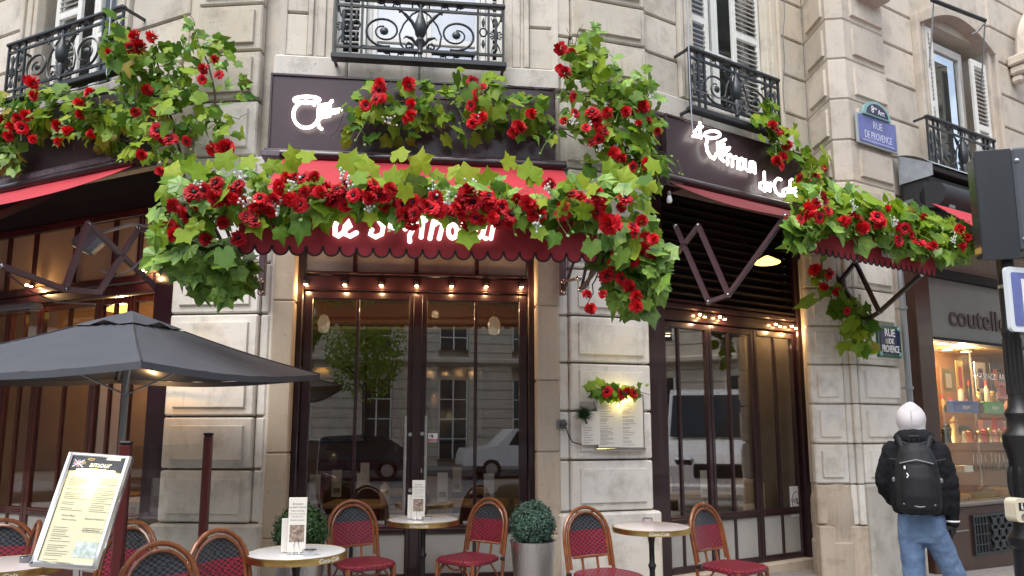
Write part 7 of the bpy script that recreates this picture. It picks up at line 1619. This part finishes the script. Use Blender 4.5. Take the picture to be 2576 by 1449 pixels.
# white van on the side street, front towards the folding doors
t=thing('white_van','white delivery van mirrored in the folding doors on the right','van',(10.7,6.1,-.13),R_(165)); Wc=WM[t.name]
m=MB(Wc); m.add([],[])
prof=[(-2.6,.35),(-2.6,2.35),(-2.4,2.5),(1.0,2.5),(1.25,2.42),(1.75,1.45),(2.45,1.18),(2.6,.95),(2.62,.40),(2.5,.30)]
n=len(prof); vs=[]
for side in (-1,1):
    for px,pz in prof: vs.append((px,side*(.98-.09*max(0,pz-1.1)),pz))
m.add(vs,[tuple(range(n)),tuple(range(2*n-1,n-1,-1))]+[(i,n+i,n+(i+1)%n,(i+1)%n) for i in range(n)]); m.build('body',WPA,t,smooth=30)
m=MB(Wc); m.add([(1.30,-.80,2.36),(1.30,.80,2.36),(1.775,.88,1.50),(1.775,-.88,1.50)],[(0,3,2,1)]); m.T=Matrix.Translation((.012,0,.006)); m.add([(1.30,-.80,2.36),(1.30,.80,2.36),(1.775,.88,1.50),(1.775,-.88,1.50)],[(0,3,2,1)]); m.build('windscreen',CG,t,smooth=None)
for s_ in (-1,1):
    MB(Wc).prism([(.35,1.45),(1.55,1.45),(1.15,2.2),(.35,2.2)],s_*.935-.03,s_*.935+.03).build('side_window',CG,t,smooth=None)
    MB(Wc).box(2.35,2.60,s_*.62-.18,s_*.62+.18,.92,1.12,.05).build('headlight',CHROME,t,smooth=None)
    for fx in (-1.7,1.7): MB(Wc).lathe([(.0,-.12),(.34,-.12),(.35,0),(.34,.12),(.0,.12)],20,(fx,s_*.88,.35),'y').build('wheel',CASTI,t)
MB(Wc).box(2.58,2.645,-.45,.45,.72,1.0,.03).build('grille',CASTI,t,smooth=None); MB(Wc).box(2.5,2.68,-.92,.92,.38,.62,.05).build('bumper',WPA,t,smooth=None)
LSB=thing('left_street_building','shaded pale building beyond the left street mirrored in folding windows','building',(-21,4,0))
LMx=Matrix.Translation((-21,4,0))@Matrix.Rotation(R_(90),4,'Z')
MB(LMx).box(-14,9,.3,5,0,13).build('wall',OPS,LSB,smooth=None)
for x in (-11,-8,-5,-2,1,4,7):
    for z0,z1 in ((.3,3.4),(4.6,6.9),(8.0,10.2)): MB(LMx).box(x-.9,x+.9,.24,.29,z0,z1).build('window',ODK,LSB,smooth=None)
MB(LMx).box(-14,9,-.3,.3,3.6,4.2,.05).build('shop_fascia',mat('blue_fascia',(.05,.10,.17),.4),LSB,smooth=None)
# street trees across the road
def tree(x,y,label,h=7.):
    t=thing('street_tree',label,'tree',(x,y,0),0,'street trees across the road'); W=WM[t.name]; r=random.Random(int(x*10))
    m=MB(W); m.tube([(0,0,0),(.05,0,1.5),(0,.05,3.),(.1,0,h*.7)],[.14,.11,.09,.03],8)
    for i in range(7): a=r.uniform(0,6.28); z=r.uniform(2.6,4.5); m.tube([(0,0,z),(.7*math.cos(a),.7*math.sin(a),z+.6),(1.3*math.cos(a),1.3*math.sin(a),z+1.4)],[.05,.03,.01],5)
    m.build('trunk',TWIG,t); vs=[];fs=[]
    for i in range(2600):
        d=Vector((r.gauss(0,1),r.gauss(0,1),r.gauss(0,1))).normalized(); c=Vector((0,0,h*.66))+Vector((d.x*1.5,d.y*1.4,d.z*2.2))*r.random()**.4; u=Vector((r.gauss(0,1),r.gauss(0,1),r.gauss(0,1))).normalized(); v_=u.orthogonal().normalized(); l=r.uniform(.06,.11); o=len(vs); vs+=[c-u*l,c+v_*l*.6,c+u*l,c-v_*l*.6]; fs.append((o,o+1,o+2,o+3))
    m=MB(W); m.add(vs,fs); o=m.build('crown',LEAF,t,smooth=None)
tree(-1.0,-12.3,'slender street tree across the road mirrored in the left door'); tree(-9.5,-12.6,'street tree across the road mirrored in the left windows'); tree(7.5,-12.6,'street tree across the road mirrored at the right')
